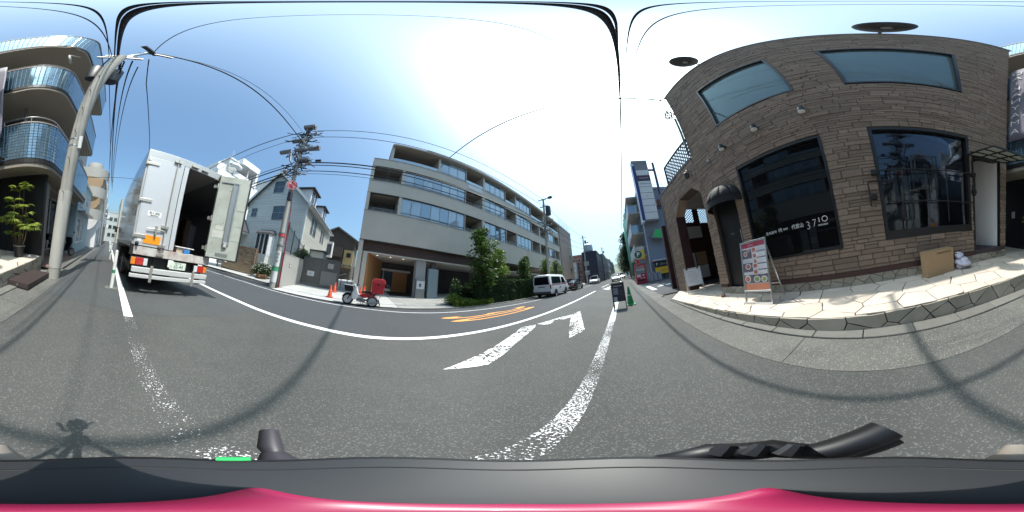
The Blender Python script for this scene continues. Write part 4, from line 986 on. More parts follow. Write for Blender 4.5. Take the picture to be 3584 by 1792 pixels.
for x, y_, z, r, h in ((-.02, -.55, -1.55, .19, .95), (.36, -.35, -1.6, .17, 1.05)):
    b = MB(); b.lathe([(.001, 0), (r * .9, .02), (r, .08), (r, h - .1), (r * .8, h), (.001, h + .02)], dL + Vector((x, y_, z)), n=16); b.build('transformer_can', drumm, tL, smooth=True)
b = MB(); b.tube([dL + Vector((-.1, -.5, -.5)), dL + Vector((-.1, -.2, -.2)), dL + Vector((.1, 0, .0))], .02, 6); b.tube([dL + Vector((.3, -.3, -.6)), dL + Vector((.2, -.1, -.1))], .02, 6); b.build('jumper', cabm, tL)
# pole across the street, busy with line gear
tC, dC = pole('tall concrete utility pole with a thicket of line gear across the street', (-8.75, -5.15, gz(-5.15) + .06), (-9.0, -5.45, 13.1), .19, .12, z_from=3.2)
b = MB(); b.tube([(0, 0, .3), tuple(dC * .17)], [.205, .2], 20); b.build('advert_sleeve', mat('advert_wrap', (.55, .56, .55), .6, var=.06), tC, smooth=True)
adg = mat('advert_green', (.05, .3, .14), .6); adr = mat('advert_red', (.5, .06, .06), .6); adn = mat('advert_ink', (.05, .07, .12), .6)
fr_ = Vector((.88, .47, 0)).normalized(); rt = Vector((-.47, .88, 0))
def wrap(z0, z1, m, nm):
    b = MB(); P0 = [(0, 0, z0), (0, 0, z1)]; b.tube([Vector(p) + dC * (p[2] / dC.z) - Vector((0, 0, p[2])) * 1 for p in P0], .212, 20); b.build(nm, m, tC, smooth=True)
wrap(1.0, 1.3, adg, 'green_advert_band'); wrap(3.2, 3.35, adr, 'red_advert_band')
for i, ch in enumerate('左折入口'): text('advert_lettering', ch, .2, adn, tC, frame(fr_ * .215 + Vector((0, 0, 2.95 - i * .3)), rt, (0, 0, 1)))
for i, ch in enumerate('駐車場'): text('advert_lettering', ch, .2, adn, tC, frame(fr_ * .215 + Vector((0, 0, 2.05 - i * .22)), rt, (0, 0, 1)))
b = MB(); b.tube([tuple(rt * .42 + fr_ * .05 + Vector((0, 0, -.02))), tuple(rt * .36 + Vector((0, 0, 2.5)) + dC * .19 - Vector((0, 0, dC.z * .19))), tuple(rt * .24 + dC * .4), tuple(rt * .1 + fr_ * .16 + dC * .5)], [.045, .04, .03, .02], 10); b.build('red_guard', mat('red_guard_plastic', (.42, .03, .05), .45), tC, smooth=True)
for z in (1.2, 2.6, 3.4): wrap(z, z + .05, gearm, 'strap')
sg = Vector((.22, .12, 7.1)) + dC * .5 * 0
b = MB(); n_ = fr_; c_ = dC * .52 + fr_ * .3; x_ = rt
def disc(b, c, n, r, r_in=0.0, t=.012, k=28):
    x = Vector((0, 0, 1)).cross(n).normalized(); y_ = n.cross(x); b.prism([(r * math.cos(2 * math.pi * i / k), r * math.sin(2 * math.pi * i / k)) for i in range(k)], lambda u, v, d: tuple(Vector(c) + x * u + y_ * v + n * d), 0, t)
disc(b, c_, fr_, .36); sgn = b.build('no_entry_sign', mat('sign_white', (.75, .75, .75), .4), tC)
b = MB(); k = 28; x = Vector((0, 0, 1)).cross(fr_).normalized(); y_ = fr_.cross(x)
for i in range(k):
    a0, a1 = 2 * math.pi * i / k, 2 * math.pi * (i + 1) / k; b.quad(*[c_ + (x * math.cos(a) + y_ * math.sin(a)) * r + fr_ * .0135 for a, r in ((a0, .27), (a0, .34), (a1, .34), (a1, .27))])
b.build('sign_ring', mat('sign_red', (.5, .02, .03), .4), sgn)
b = MB(); disc(b, c_ + fr_ * .012, fr_, .25, t=.002); b.build('sign_field', MATS['sign_red'], sgn)
text('sign_lettering', '通行止', .17, whitesig, sgn, frame(c_ + fr_ * .016, x * .75 - y_ * .66, y_ * .75 + x * .66))
b = MB(); p = dC * .56; b.tube([p, p + fr_ * .35 - rt * .2 + Vector((0, 0, .1)), p + fr_ * .8 - rt * .55 + Vector((0, 0, .12))], .025, 8); b.build('lamp_arm', gearm, tC)
b = MB(); q = p + fr_ * .9 - rt * .6 + Vector((0, 0, .1)); b.beam(q - fr_ * .25, q + fr_ * .2, .2, .13); b.build('street_lamp', gearm, tC, bevel=.03)
MB().box(.12, .4, -.02, .22, 5.6, 6.2).build('meter_box', drumm, tC, bevel=.02)
# gear at the head of that pole
rC = random.Random(11)
for z, L_, rot in ((12.3, 1.0, 1.2), (11.6, .9, 1.1), (10.35, 1.5, 1.25), (8.6, .7, 1.2), (9.4, .8, .2)):
    p = dC * (z / 13.2); v = Vector((math.cos(rot), math.sin(rot), 0)); b = MB(); b.beam(p - v * L_, p + v * L_, .08, .08); b.build('crossarm', gearm, tC)
    for k in range(4):
        q = p + v * L_ * (-.9 + .6 * k); b = MB(); b.lathe([(.04, .04), (.06, .08), (.035, .12), (.06, .16), (.03, .22), (.001, .24)], q, n=10); b.build('insulator', ins, tC, smooth=True)
p = dC * .985
b = MB(); b.lathe([(.001, -.42), (.26, -.42), (.28, -.3), (.28, .3), (.26, .4), (.001, .42)], p + Vector((.1, .15, .55)), axis='y', n=18); b.build('switch_drum', gearm, tC, smooth=True)
b = MB(); b.beam(p + Vector((.1, -.1, .1)), p + Vector((.1, .3, .95)), .06, .06); b.build('drum_strap', boardw, tC)
for k, (dx, dy, dz) in enumerate(((.15, -1.1, -2.75), (.2, .1, -2.8), (.15, 1.0, -2.7), (.2, -.35, -1.6), (.15, .5, -3.9))):
    b = MB(); b.lathe([(.001, -.4), (.19, -.4), (.2, -.35), (.2, .35), (.19, .4), (.001, .4)], dC + Vector((dx, dy, dz)), axis='y', n=14); b.build('capacitor', gearm, tC, smooth=True)
for k in range(90):
    z = rC.uniform(8.0, 13.2); a0 = rC.uniform(0, 6.28); p0 = dC * (z / 13.2) + Vector((math.cos(a0) * .15, math.sin(a0) * .3, 0)); p1 = p0 + Vector((rC.uniform(-.5, .5), rC.uniform(-1.1, 1.1), rC.uniform(-.9, .5))); m = (p0 + p1) / 2 + Vector((rC.uniform(-.2, .3), rC.uniform(-.4, .4), -.35))
    P = [p0 * (1 - t) ** 2 + m * 2 * t * (1 - t) + p1 * t * t for t in [i / 8 for i in range(9)]]
    b = MB(); b.tube(P, rC.choice((.022, .03, .045)), 6); b.build('jumper', rC.choice((cabm, cabm, gearm)), tC, smooth='all')
for k, (z, y_) in enumerate(((9.0, .35), (8.75, .9), (9.05, 1.5), (7.9, .3))):
    p = dC * (z / 13.2); b = MB(); b.lathe([(.001, -.2), (.09, -.18), (.1, .18), (.001, .2)], p + Vector((.2, y_, 0)), axis='y', n=12); b.build('splice_case', (drumm, gearm)[k % 2], tC, smooth=True)
b = MB(); b.tube([dC * .62 + Vector((.1, 0, 0)), dC * .66 + Vector((.3, -.5, .5)), dC * .7 + Vector((.2, -.8, 1.0))], .05, 8); b.tube([dC * .62 + Vector((.2, 0, 0)), dC * .65 + Vector((.4, -.4, .5)), dC * .72 + Vector((.3, -.6, .8))], .05, 8); b.build('riser_pipe', gearm, tC, smooth='all')
# pole in front of the apartment planting
tR, dR = pole('grey utility pole with transformer rising behind the parked van', (-7.95, 17.0, gz(17) + .05), (-7.9, 17.0, 12.6), .17, .11, z_from=3)
b = MB(); b.lathe([(.001, 0), (.3, .02), (.33, .1), (.33, 1.1), (.27, 1.25), (.1, 1.33), (.001, 1.33)], dR + Vector((.5, .1, -2.5)), n=18); b.build('transformer_can', drumm, tR, smooth=True)
for z, L_ in ((-.1, .7), (-1.2, .5), (-3.3, 1.1), (-3.9, .9), (-4.6, .8)):
    b = MB(); b.beam(dR + Vector((-L_, 0, z)), dR + Vector((L_, 0, z)), .08, .08); b.build('crossarm', gearm, tR)
    for k in (-.9, -.3, .4, .9): b = MB(); b.lathe([(.04, .04), (.06, .09), (.03, .2), (.001, .22)], dR + Vector((L_ * k, 0, z)), n=8); b.build('insulator', ins, tR)
b = MB(); b.tube([dR + Vector((0, 0, -.3)), dR + Vector((.8, 0, .0)), dR + Vector((1.5, .1, .25))], .02, 6); b.build('lamp_arm', gearm, tR); b = MB(); b.beam(dR + Vector((.7, 0, -.08)), dR + Vector((1.2, 0, -.05)), .3, .28); b.build('street_lamp', drumm, tR, bevel=.05)
for k in range(16):
    z = rC.uniform(-4.8, -2.9); p0 = dR + Vector((rC.uniform(-.3, .3), rC.uniform(-.2, .2), z)); p1 = p0 + Vector((rC.uniform(-.2, 1.2), rC.uniform(-.9, .9), rC.uniform(-.5, .4))); m = (p0 + p1) / 2 + Vector((.1, 0, -.3)); b = MB(); b.tube([p0 * (1 - t) ** 2 + m * 2 * t * (1 - t) + p1 * t * t for t in [i / 6 for i in range(7)]], .022, 5); b.build('jumper', cabm, tR)
# farther poles
for i, (x, y_, h, lab) in enumerate(((-6.9, 33, 10.5, 'distant utility pole leaning before the dark corner building'), (-4.6, 48, 10, 'farthest small utility pole beyond the dark corner building'), (1.2, -24, 10.5, 'distant utility pole down the street past the curved balconies'))):
    t, d = pole(lab, (x, y_, gz(y_)), (x + .1, y_, gz(y_) + h), .16, .11, steps=False); b = MB(); b.beam(d + Vector((-.7, 0, -.5)), d + Vector((.7, 0, -.5)), .08, .08); b.build('crossarm', gearm, t); b = MB(); b.lathe([(.001, 0), (.2, .05), (.2, .7), (.001, .75)], d + Vector((.4, 0, -1.9)), n=12); b.build('transformer_can', drumm, t, smooth=True)
Lh = Vector((1.30, -4.02, gz(-4))) + dL; Ch = Vector((-8.75, -5.15, gz(-5.15) + .06)); Rh = Vector((-7.95, 17.0, gz(17) + .05)) + dR
cable('overhead_cable', 'thick black cable running straight overhead along the terrace kerb', [(1.0, -4.0, 8.75), (1.02, -2, 8.5), (1.0, 0, 8.3), (1.0, 2, 8.1), (1.0, 5, 7.95), (1.02, 9, 7.95), (1.05, 15, 8.2), (1.2, 26, 9.4)], .027)
cable('overhead_cable', 'thick black cable overhead on the stone wall side of its twin', [(1.06, -4.05, 8.75), (1.1, -2, 8.75), (1.12, 0, 8.8), (1.14, 3, 9.2)], .012)
for i, (x, z, lab) in enumerate(((1.36, 8.9, 'service cable overhead nearest the stone wall'), (1.25, 9.2, 'service cable overhead, second from the stone wall'))):
    cable('overhead_cable', lab, [(1.1 + i * .05, -4.0, 8.7), (x, -1, z - .2), (x + .05, 2, z), (x + .3, 4.2, z + .5)], .008)
cable('overhead_cable', 'cable crossing the street from stone wall corner to apartment roof', [(2.66, 4.28, 9.6), (-11.45, 5.95, 14.6)], .042, .0)
cable('overhead_cable', 'thick cable swooping from the terrace pole to the pole across', [tuple(Lh + Vector((-.3, 0, .7))), tuple(Ch + dC * .86)], .03, .35)
cable('overhead_cable', 'thin cable above the swooping one between the two poles', [tuple(Lh + Vector((-.2, 0, .55))), tuple(Ch + dC * .93)], .012, .1)
cable('overhead_cable', 'thin stay wire arching high over the road from the pole top', [tuple(Lh + Vector((-.45, 0, .8))), (.62, -2.2, 10.6), (.55, 0, 11.6), (.4, 6, 13)], .010)
for i, (x, dx) in enumerate(((.75, .0), (.95, -.2), (1.15, -.5), (.55, .1), (.85, .3))):
    cable('overhead_cable', ['leftmost', 'second', 'middle', 'fourth', 'rightmost'][i] + ' cable of the bundle running down the street past the pole', [tuple(Lh + Vector((x - 1.0, -.1, -.2 - .18 * i))), (x + dx, -24 - i, gz(-24) + 9.6 - .3 * i)], (.018, .03, .012, .014, .02)[i], .5)
cable('overhead_cable', 'drooping drop wire from pole top towards the truck roof', [tuple(Lh + Vector((-.5, -.2, .3))), (.1, -5.2, 8.2), (-.9, -7.5, 6.5), (-2.0, -12, 6.2)], .014)
cable('overhead_cable', 'sagging cross wire over the narrow end of the street', [(2.3, -12, 5.2), (-5, -11, 5.6)], .016, -.1)
for i, (z0, z1, r) in enumerate(((12.9, 12.2, .022), (12.0, 11.2, .022), (9.0, 8.6, .045), (8.75, 8.3, .03), (8.2, 7.9, .028), (7.95, 7.6, .014))):
    cable('overhead_cable', ['topmost', 'second', 'thick middle', 'fourth', 'fifth', 'lowest'][i] + ' cable strung past the apartment facade', [tuple(Ch + dC * (z0 / 13.2) + Vector((.1, .4, 0))), tuple(Rh + Vector((0, 0, z1 - 12.3)))], r, .55)
    cable('overhead_cable', ['topmost', 'second', 'thick third', 'fourth', 'fifth', 'lowest'][i] + ' cable running from the gear pole over the white house', [tuple(Ch + dC * (z0 / 13.2) + Vector((.1, -.4, 0))), (-9.6 - .3 * i, -36, gz(-36) + z0 - .9 - .15 * i)], (.034, .018, .022, .042, .042, .036)[i], .8)
for i, (z0, z1) in enumerate(((12.0, 10.2), (9.4, 8.6), (8.3, 7.6))):
    cable('overhead_cable', ['upper', 'middle', 'lower'][i] + ' cable from the van pole towards the dark corner building', [tuple(Rh + Vector((0, 0, z0 - 12.6))), (-6.9, 33, gz(33) + z1)], .025, .6)
# ------------------------------------------------------------------ box truck with open rear door
sil = mat('truck_silver_paint', (.44, .455, .47), .38, .35, var=.06, vs=2, col2=(.42, .41, .39), c2amt=.25, c2s=1.2); alp = mat('truck_side_aluminium', (.42, .45, .49), .10, .95, var=.05)
doorp = mat('truck_door_panel', (.50, .52, .545), .42, .2, var=.05, vs=1.5); inn = mat('door_lining_grey_green', (.47, .50, .45), .6, var=.08, vs=3, col2=(.30, .30, .26), c2amt=.5, c2s=2.5); blk = mat('chassis_black', (.015, .015, .016), .6, var=.2); woodf = mat('cargo_floor', (.16, .10, .07), .8, var=.3, vs=5)
ga = mat('gasket_black', (.02, .02, .022), .7); ste2 = mat('zinc_fitting', (.48, .46, .42), .4, .7, var=.15, vs=10); redl = mat('red_lens', (.45, .02, .015), .2, coat=.5); aml = mat('amber_lens', (.70, .22, .02), .2, coat=.5); clr = mat('clear_lens', (.6, .6, .62), .2, coat=.5); orl = mat('orange_reflector', (.85, .30, .02), .35)
tr = thing('box_truck', 'silver box truck parked with its right rear cargo door swung open', 'truck', (-1.62, -3.7, gz(-3.7)), pitch=PITCH)
XL, XR, ZT, ZF, LEN = 1.09, -1.10, 3.73, 1.17, 6.3           # left edge is towards the footway (+x)
b = MB(); b.box(XL - .04, XL, -LEN, -.03, ZF, ZT); b.build('left_side_panel', alp, tr)
b = MB(); b.box(XR, XR + .04, -LEN, -.03, ZF, ZT); b.build('right_side_panel', alp, tr)
b = MB(); b.box(XR + .04, XL - .04, -LEN, -.03, ZT - .05, ZT); b.box(XR + .04, XL - .04, -LEN, -LEN + .05, ZF, ZT - .05); b.build('roof_and_bulkhead', sil, tr)
MB().box(XR + .04, XL - .04, -LEN + .05, -.03, ZF - .06, ZF).build('cargo_floor', woodf, tr)
for x in (XL, XR - .012): MB().box(x, x + .012, -LEN, -.1, ZF - .02, ZF + .1).build('side_rail', ste2, tr)
b = MB(); b.box(XR, XL, -.05, .0, 3.5, ZT); b.build('rear_header', sil, tr, bevel=.012)
MB().box(XL - .05, XL, -.05, .0, ZF, 3.5).build('rear_left_post', sil, tr, bevel=.008)
MB().box(XR, XR + .16, -.05, .0, ZF, 3.5).build('rear_right_post', sil, tr, bevel=.008)
b = MB(); b.box(XR, XL - .07, -.06, .012, .98, 1.18); b.build('rear_sill', mat('scuffed_sill', (.55, .54, .52), .55, var=.15, vs=6, col2=(.28, .16, .13), c2amt=.8, c2s=3), tr, bevel=.006)
MB().box(XL - .07, XL + .01, -.1, .02, .96, 1.22).build('corner_cap', blk, tr, bevel=.006)
# closed left leaf
dl = MB().box(.18, XL - .05, -.02, .025, 1.2, 3.49).build('closed_door', doorp, tr, bevel=.01)
b = MB(); b.box(.33, XL - .1, .025, .029, 1.27, 3.42); b.build('door_skin', mat('truck_door_skin', (.54, .56, .595), .35, .15, var=.05), dl)
MB().box(.165, .18, -.02, .02, 1.2, 3.49).build('door_gasket', ga, dl)
for z in (3.28, 2.28, 1.42):
    b = MB(); b.box(XL - .30, XL - .0, .029, .05, z - .04, z + .04); b.tube([(XL - .0, .03, z - .07), (XL - .0, .03, z + .07)], .022, 8); b.build('hinge', ste2, dl, bevel=.006)
MB().box(XL - .08, XL - .03, .02, .05, 3.36, 3.48).build('hinge', ste2, dl)
b = MB(); b.tube([(.36, .055, 1.02), (.36, .055, 3.6)], .016, 8); b.build('locking_bar', ste2, dl, smooth=True)
for z in (3.52, 1.72, 1.26, 1.05): b = MB(); b.beam((.28, .055, z), (.46, .055, z), .05, .06); b.lathe([(.03, -.03), (.03, .03)], (.36, .06, z), n=10); b.build('locking_bar_bracket', ste2, dl)
b = MB(); b.tube([(.36, .06, 1.62), (.58, .075, 1.64), (.8, .07, 1.62)], .014, 8); b.beam((.58, .08, 1.50), (.58, .08, 1.72), .06, .05); b.build('door_handle', ste2, dl, smooth=True, bevel=.006)
MB().box(.42, .84, .029, .036, 1.27, 1.47).build('orange_reflector_plate', orl, dl)
MB().box(.5, .84, .029, .033, 1.92, 2.05).build('name_plate', mat('plate_white', (.78, .78, .78), .4), dl)
text('plate_lettering', '最大 積載', .06, mat('ink_grey', (.16, .16, .17), .6), dl, frame((.67, .0335, 2.0), (-1, 0, 0), (0, 0, 1))); text('plate_lettering', '運転責任者', .04, MATS['ink_grey'], dl, frame((.67, .0335, 1.945), (-1, 0, 0), (0, 0, 1)))
MB().box(.88, .97, .029, .033, 1.3, 1.4).build('sticker', MATS['plate_white'], dl)
b = MB(); b.lathe([(.05, .029), (.03, .06), (.03, .09), (.001, .1)], (XL - .12, 0, 1.24), axis='y', n=12); b.build('door_buffer', ga, dl)
MB().box(.04, .165, -.045, .012, 1.2, 3.49).build('centre_post', MATS['truck_door_skin'], tr, bevel=.008)
for x in (-.1, -.4): b = MB(); b.beam((x + .1, .03, 3.58), (x - .1, .03, 3.58), .05, .05); b.build('latch_keeper', ste2, tr, bevel=.006)
# open right leaf: hinged at the right post, swung out
hx, hy = XR + .25 - .0, .03; ang = math.atan2(.62, -.66)
dd = Vector((math.cos(ang), math.sin(ang), 0)); dn = Vector((dd.y, -dd.x, 0))        # dn faces the camera side
if dn.y < 0 and dn.x < 0: dn = -dn
H0 = Vector((XR + .22, .04, 0)); WD = .9
def dq(a, z, d): return H0 + dd * a + Vector((0, 0, z)) + dn * d
def dbox(b, a0, a1, z0, z1, d0, d1): return b.hexa([dq(a, z, d) for z in (z0, z1) for d in (d0, d1) for a in (a0, a1)])
od = dbox(MB(), .02, WD, 1.22, 3.66, -.045, 0).build('open_door', inn, tr, bevel=.008)
dbox(MB(), WD - .035, WD + .01, 1.21, 3.67, -.05, .012).build('door_edge_gasket', ga, od); dbox(MB(), .0, .03, 1.21, 3.67, -.05, .012).build('door_edge_gasket', ga, od)
dbox(MB(), .02, WD - .03, 1.195, 1.225, -.05, .012).build('door_edge_gasket', ga, od)
b = MB(); dbox(b, .42, .46, 1.6, 3.45, 0, .02); dbox(b, .56, .60, 1.6, 3.45, 0, .02); dbox(b, .1, .6, 3.43, 3.47, 0, .02); b.build('lining_channel', mat('channel_metal', (.45, .47, .48), .35, .6), od)
dbox(MB(), .46, .56, 1.6, 3.43, 0, .006).build('channel_strip', mat('channel_blue_grey', (.33, .38, .42), .4, .4), od)
for a0, a1, z0, z1 in ((.62, .86, 2.62, 3.4), (.62, .86, 2.16, 2.6), (.62, .86, 1.75, 2.14)): dbox(MB(), a0, a1, z0, z1, 0, .006).build('lining_panel', inn, od)
dbox(MB(), .1, .44, 1.78, 1.98, 0, .004).build('paper_notice', mat('yellowed_paper', (.60, .60, .55), .8, var=.05), od); dbox(MB(), .16, .36, 2.0, 2.12, 0, .004).build('paper_notice', MATS['yellowed_paper'], od)
dbox(MB(), .44, .56, 1.52, 1.68, 0, .035).build('inner_handle', ste2, od, bevel=.01); dbox(MB(), .47, .53, 1.55, 1.65, .035, .05).build('handle_cup', boardw, od)
dbox(MB(), .28, .62, 1.27, 1.37, 0, .003).build('grey_patch', mat('worn_grey_patch', (.2, .21, .21), .7, var=.2, vs=15), od)
rr = random.Random(2)
for k in range(34):
    a, z = rr.choice((.12, .3, .34, .66, .84, .75)) + rr.uniform(-.03, .03), rr.uniform(1.3, 3.55); b = MB(); dbox(b, a, a + rr.uniform(.008, .04), z, z + .008, 0, .004); b.build('rivet_mark', ga, od)
for z in (3.3, 2.3, 1.45): b = MB(); b.tube([dq(0, z - .08, .0), dq(0, z + .08, .0)], .025, 8); dbox(b, -.12, .1, z - .05, z + .05, -.06, -.045); b.build('hinge', ste2, od)
# chassis, lamps, plate, bumper, wheels, cab
b = MB(); b.box(.35, .48, -LEN - 1.6, -.1, .72, .98); b.box(-.48, -.35, -LEN - 1.6, -.1, .72, .98); b.box(-.9, .9, -.25, -.12, .7, .98); b.build('chassis_frame', blk, tr)
b = MB(); b.box(-1.0, 1.0, -2.0, -.3, .55, .72); b.box(.55, 1.0, -5.2, -4.0, .45, .95); b.box(-1.0, -.55, -5.4, -4.0, .45, .95); b.build('underbody_boxes', blk, tr)
for s, x0 in ((1, .63), (-1, -1.05)):
    MB().box(x0 - .01, x0 + .43, -.06, .02, .73, .93).build('lamp_housing', blk, tr, bevel=.01)
    q = sorted(((x0 + .3, x0 + .415), (x0 + .11, x0 + .3), (x0 + .005, x0 + .11)), key=lambda t: -s * t[0])
    for (a, e), m, nm in zip(q, (aml, redl, clr), ('indicator_lens', 'tail_lens', 'reversing_lens')): MB().box(a + .003, e - .003, .02, .035, .745, .915).build(nm, m, tr, bevel=.008)
for x in (.04, -.83): MB().box(x - .07, x + .07, -.01, .01, .78, .96).build('mud_tag', MATS['plate_white'], tr, bevel=.004)
np_ = MB().box(-.39, .06, .01, .018, .745, .93).build('number_plate', mat('plate_pale_green', (.60, .66, .58), .4), tr, bevel=.004)
np_.location = (0, 0, 0)
pg = mat('plate_dark_green', (.01, .07, .05), .5)
text('plate_lettering', '65-44', .14, pg, np_, frame((-.185, .0185, .815), (-1, 0, 0), (0, 0, 1)), stretch=(.8, .95)); text('plate_lettering', '品川130', .05, pg, np_, frame((-.165, .0185, .9), (-1, 0, 0), (0, 0, 1))); text('plate_lettering', 'い', .06, pg, np_, frame((.02, .0185, .805), (-1, 0, 0), (0, 0, 1)))
bw = mat('bumper_white', (.55, .56, .56), .4, .2, var=.08, vs=3)
MB().box(-1.08, 1.0, -.02, .06, .57, .70).build('bumper_upper_bar', bw, tr, bevel=.012); MB().box(-1.08, 1.03, -.02, .06, .44, .53).build('bumper_lower_bar', bw, tr, bevel=.012)
for x in (.52, -.62): MB().box(x - .035, x + .035, .06, .085, .36, .76).build('bumper_bracket', ste2, tr, bevel=.005)
for x in (.85, -.85): MB().box(x - .05, x + .05, -.12, -.02, .4, .95).build('bumper_stay', blk, tr)
for y_ in (-2.55,):
    for x in (.88, .6, -.6, -.88): wheel(tr, (x, y_, .40), .40, .22, rubber, rimm)
for x in (.86, -.86): wheel(tr, (x, -6.95, .40), .40, .22, rubber, rimm)
for x in (.74, -.74): MB().box(x - .25, x + .25, -2.04, -2.02, .25, .95).build('mud_flap', ga, tr)
b = MB(); b.loft([[(x, y_, z) for x, z in ((-1.0, .55), (1.0, .55), (1.0, 1.4), (.95, 2.45), (-.95, 2.45), (-1.0, 1.4))] for y_ in (-6.5, -7.9)] + [[(x, -8.1, z) for x, z in ((-.95, .55), (.95, .55), (.95, 1.4), (.88, 2.3), (-.88, 2.3), (-.95, 1.4))]]); b.build('cab', doorp, tr, bevel=.03)
MB().box(.98, 1.012, -7.8, -6.9, 1.5, 2.25).build('cab_window', blackgl, tr); MB().box(-1.012, -.98, -7.8, -6.9, 1.5, 2.25).build('cab_window', blackgl, tr)
b = MB(); b.tube([(1.0, -7.9, 2.1), (1.2, -8.0, 2.1)], .015, 6); b.box(1.1, 1.28, -8.05, -7.98, 1.75, 2.15); b.build('mirror', blk, tr)
# load
ld = thing('grey_cargo_panel', 'grey panel standing upright inside the open truck', 'cargo', (-2.1, -6.4, gz(-5.4) + 1.17)); MB().box(-.3, .3, -.06, .06, .02, 1.25).build('panel', mat('cargo_grey', (.3, .31, .33), .6), ld, bevel=.02); MB().box(-.06, .06, .06, .07, .02, 1.25).build('panel_strip', mat('cargo_strip', (.45, .47, .5), .5), ld)
ld = thing('brown_cargo_crate', 'brown crate stacked beside the open cargo doorway', 'crate', (-2.42, -6.2, gz(-4.6) + 1.17)); MB().box(-.12, .12, -.3, .3, .02, 1.3).build('crate_body', mat('crate_brown', (.22, .13, .09), .7, var=.2), ld, bevel=.01); MB().box(.12, .13, -.3, .3, .6, .66).build('crate_band', ste2, ld)
ld = thing('parcel_with_lid', 'small white parcel with flat tray lid at the sill of the truck', 'parcel', (-1.95, -4.05, gz(-4.05) + 1.18)); MB().box(-.2, .2, -.14, .14, .0, .15).build('carton', mat('kraft_light', (.5, .42, .33), .8), ld, bevel=.006); MB().box(-.3, .26, -.2, .18, .15, .17).build('lid', MATS['plate_white'], ld, bevel=.004)
ld = thing('blue_packet', 'bright blue packet in front of the parcel on the truck sill', 'packet', (-2.02, -3.86, gz(-3.86) + 1.18)); MB().box(-.09, .09, -.04, .04, .0, .1).build('pack', mat('bright_blue', (.03, .2, .55), .4), ld, bevel=.01); MB().box(-.2, -.05, -.03, .05, .0, .012).build('flap', MATS['plate_white'], ld)
# ------------------------------------------------------------------ apartment building across the street
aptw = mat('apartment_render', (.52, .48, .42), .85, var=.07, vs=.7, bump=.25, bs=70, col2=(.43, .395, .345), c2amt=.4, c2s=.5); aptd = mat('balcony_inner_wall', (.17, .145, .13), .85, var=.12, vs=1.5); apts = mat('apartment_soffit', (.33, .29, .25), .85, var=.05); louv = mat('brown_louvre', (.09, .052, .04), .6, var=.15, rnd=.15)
aptgl = glass_mat('apartment_glass', (.75, .9, 1.0), .22, body=(.10, .14, .17)); aptgl2 = glass_mat('apartment_glass_curtained', (.75, .9, 1.0), .15, body=(.30, .37, .42)); alum = mat('window_aluminium', (.30, .31, .32), .4, .6); woodp = mat('orange_wood_panel', (.42, .21, .085), .45, var=.15, vs=3, stretch=(1, 1, .15))
roofm = mat('ribbed_roof_metal', (.40, .40, .38), .4, .3, var=.08)
ap = thing('apartment_building', 'four-storey grey rendered apartment block with long bands of balconies', 'building', (-11.5, 15, gz(5)))
AX = -11.5; Y0, Y1 = -.6, 31.0; DEP = 13
def abox(b, y0, y1, z0, z1, d0=0, d1=.25): return b.box(AX - d1, AX - d0, y0, y1, z0, z1)
for nm, z0, z1, ya in (('first_band', 4.25, 6.55, Y0), ('second_band', 8.25, 9.44, Y0), ('third_band', 11.15, 12.05, Y0 + .05)):
    b = MB(); abox(b, ya, Y1, z0, z1, 0, .22); b.build(nm, aptw, ap, w=True)
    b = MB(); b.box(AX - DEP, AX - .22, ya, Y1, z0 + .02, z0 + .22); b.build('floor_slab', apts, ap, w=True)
    b = MB(); abox(b, ya - .02, Y1 + .02, z1, z1 + .05, -.03, .26); b.build('band_coping', mat('coping_grey', (.30, .29, .27), .6), ap, w=True)
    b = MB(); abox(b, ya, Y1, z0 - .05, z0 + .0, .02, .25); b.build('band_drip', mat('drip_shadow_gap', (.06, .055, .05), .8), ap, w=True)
b = MB(); b.box(AX - DEP, AX + .35, .75, Y1, 14.0, 14.2); b.build('roof_soffit', apts, ap, w=True)
b = MB(); b.prism([(AX + .38, 14.2), (AX + .38, 14.38), (AX - 1.0, 14.95), (AX - DEP, 15.0), (AX - DEP, 14.2)], lambda u, v, d: (u, d, v), 3.7, Y1 + .1); b.build('metal_roof', roofm, ap, w=True)
b = MB(); b.box(AX - DEP, AX + .05, .7, 3.7, 14.2, 14.42); b.build('roof_terrace_canopy', aptw, ap, w=True)
for y_ in (4, 5.2, 6.4, 7.6, 8.8, 10, 11.2, 12.4, 13.6, 14.8, 16, 17.2, 18.4, 19.6, 20.8, 22): b = MB(); b.beam((AX + .36, y_, 14.40), (AX - .98, y_, 14.965), .03, .05); b.build('roof_rib', roofm, ap, w=True)
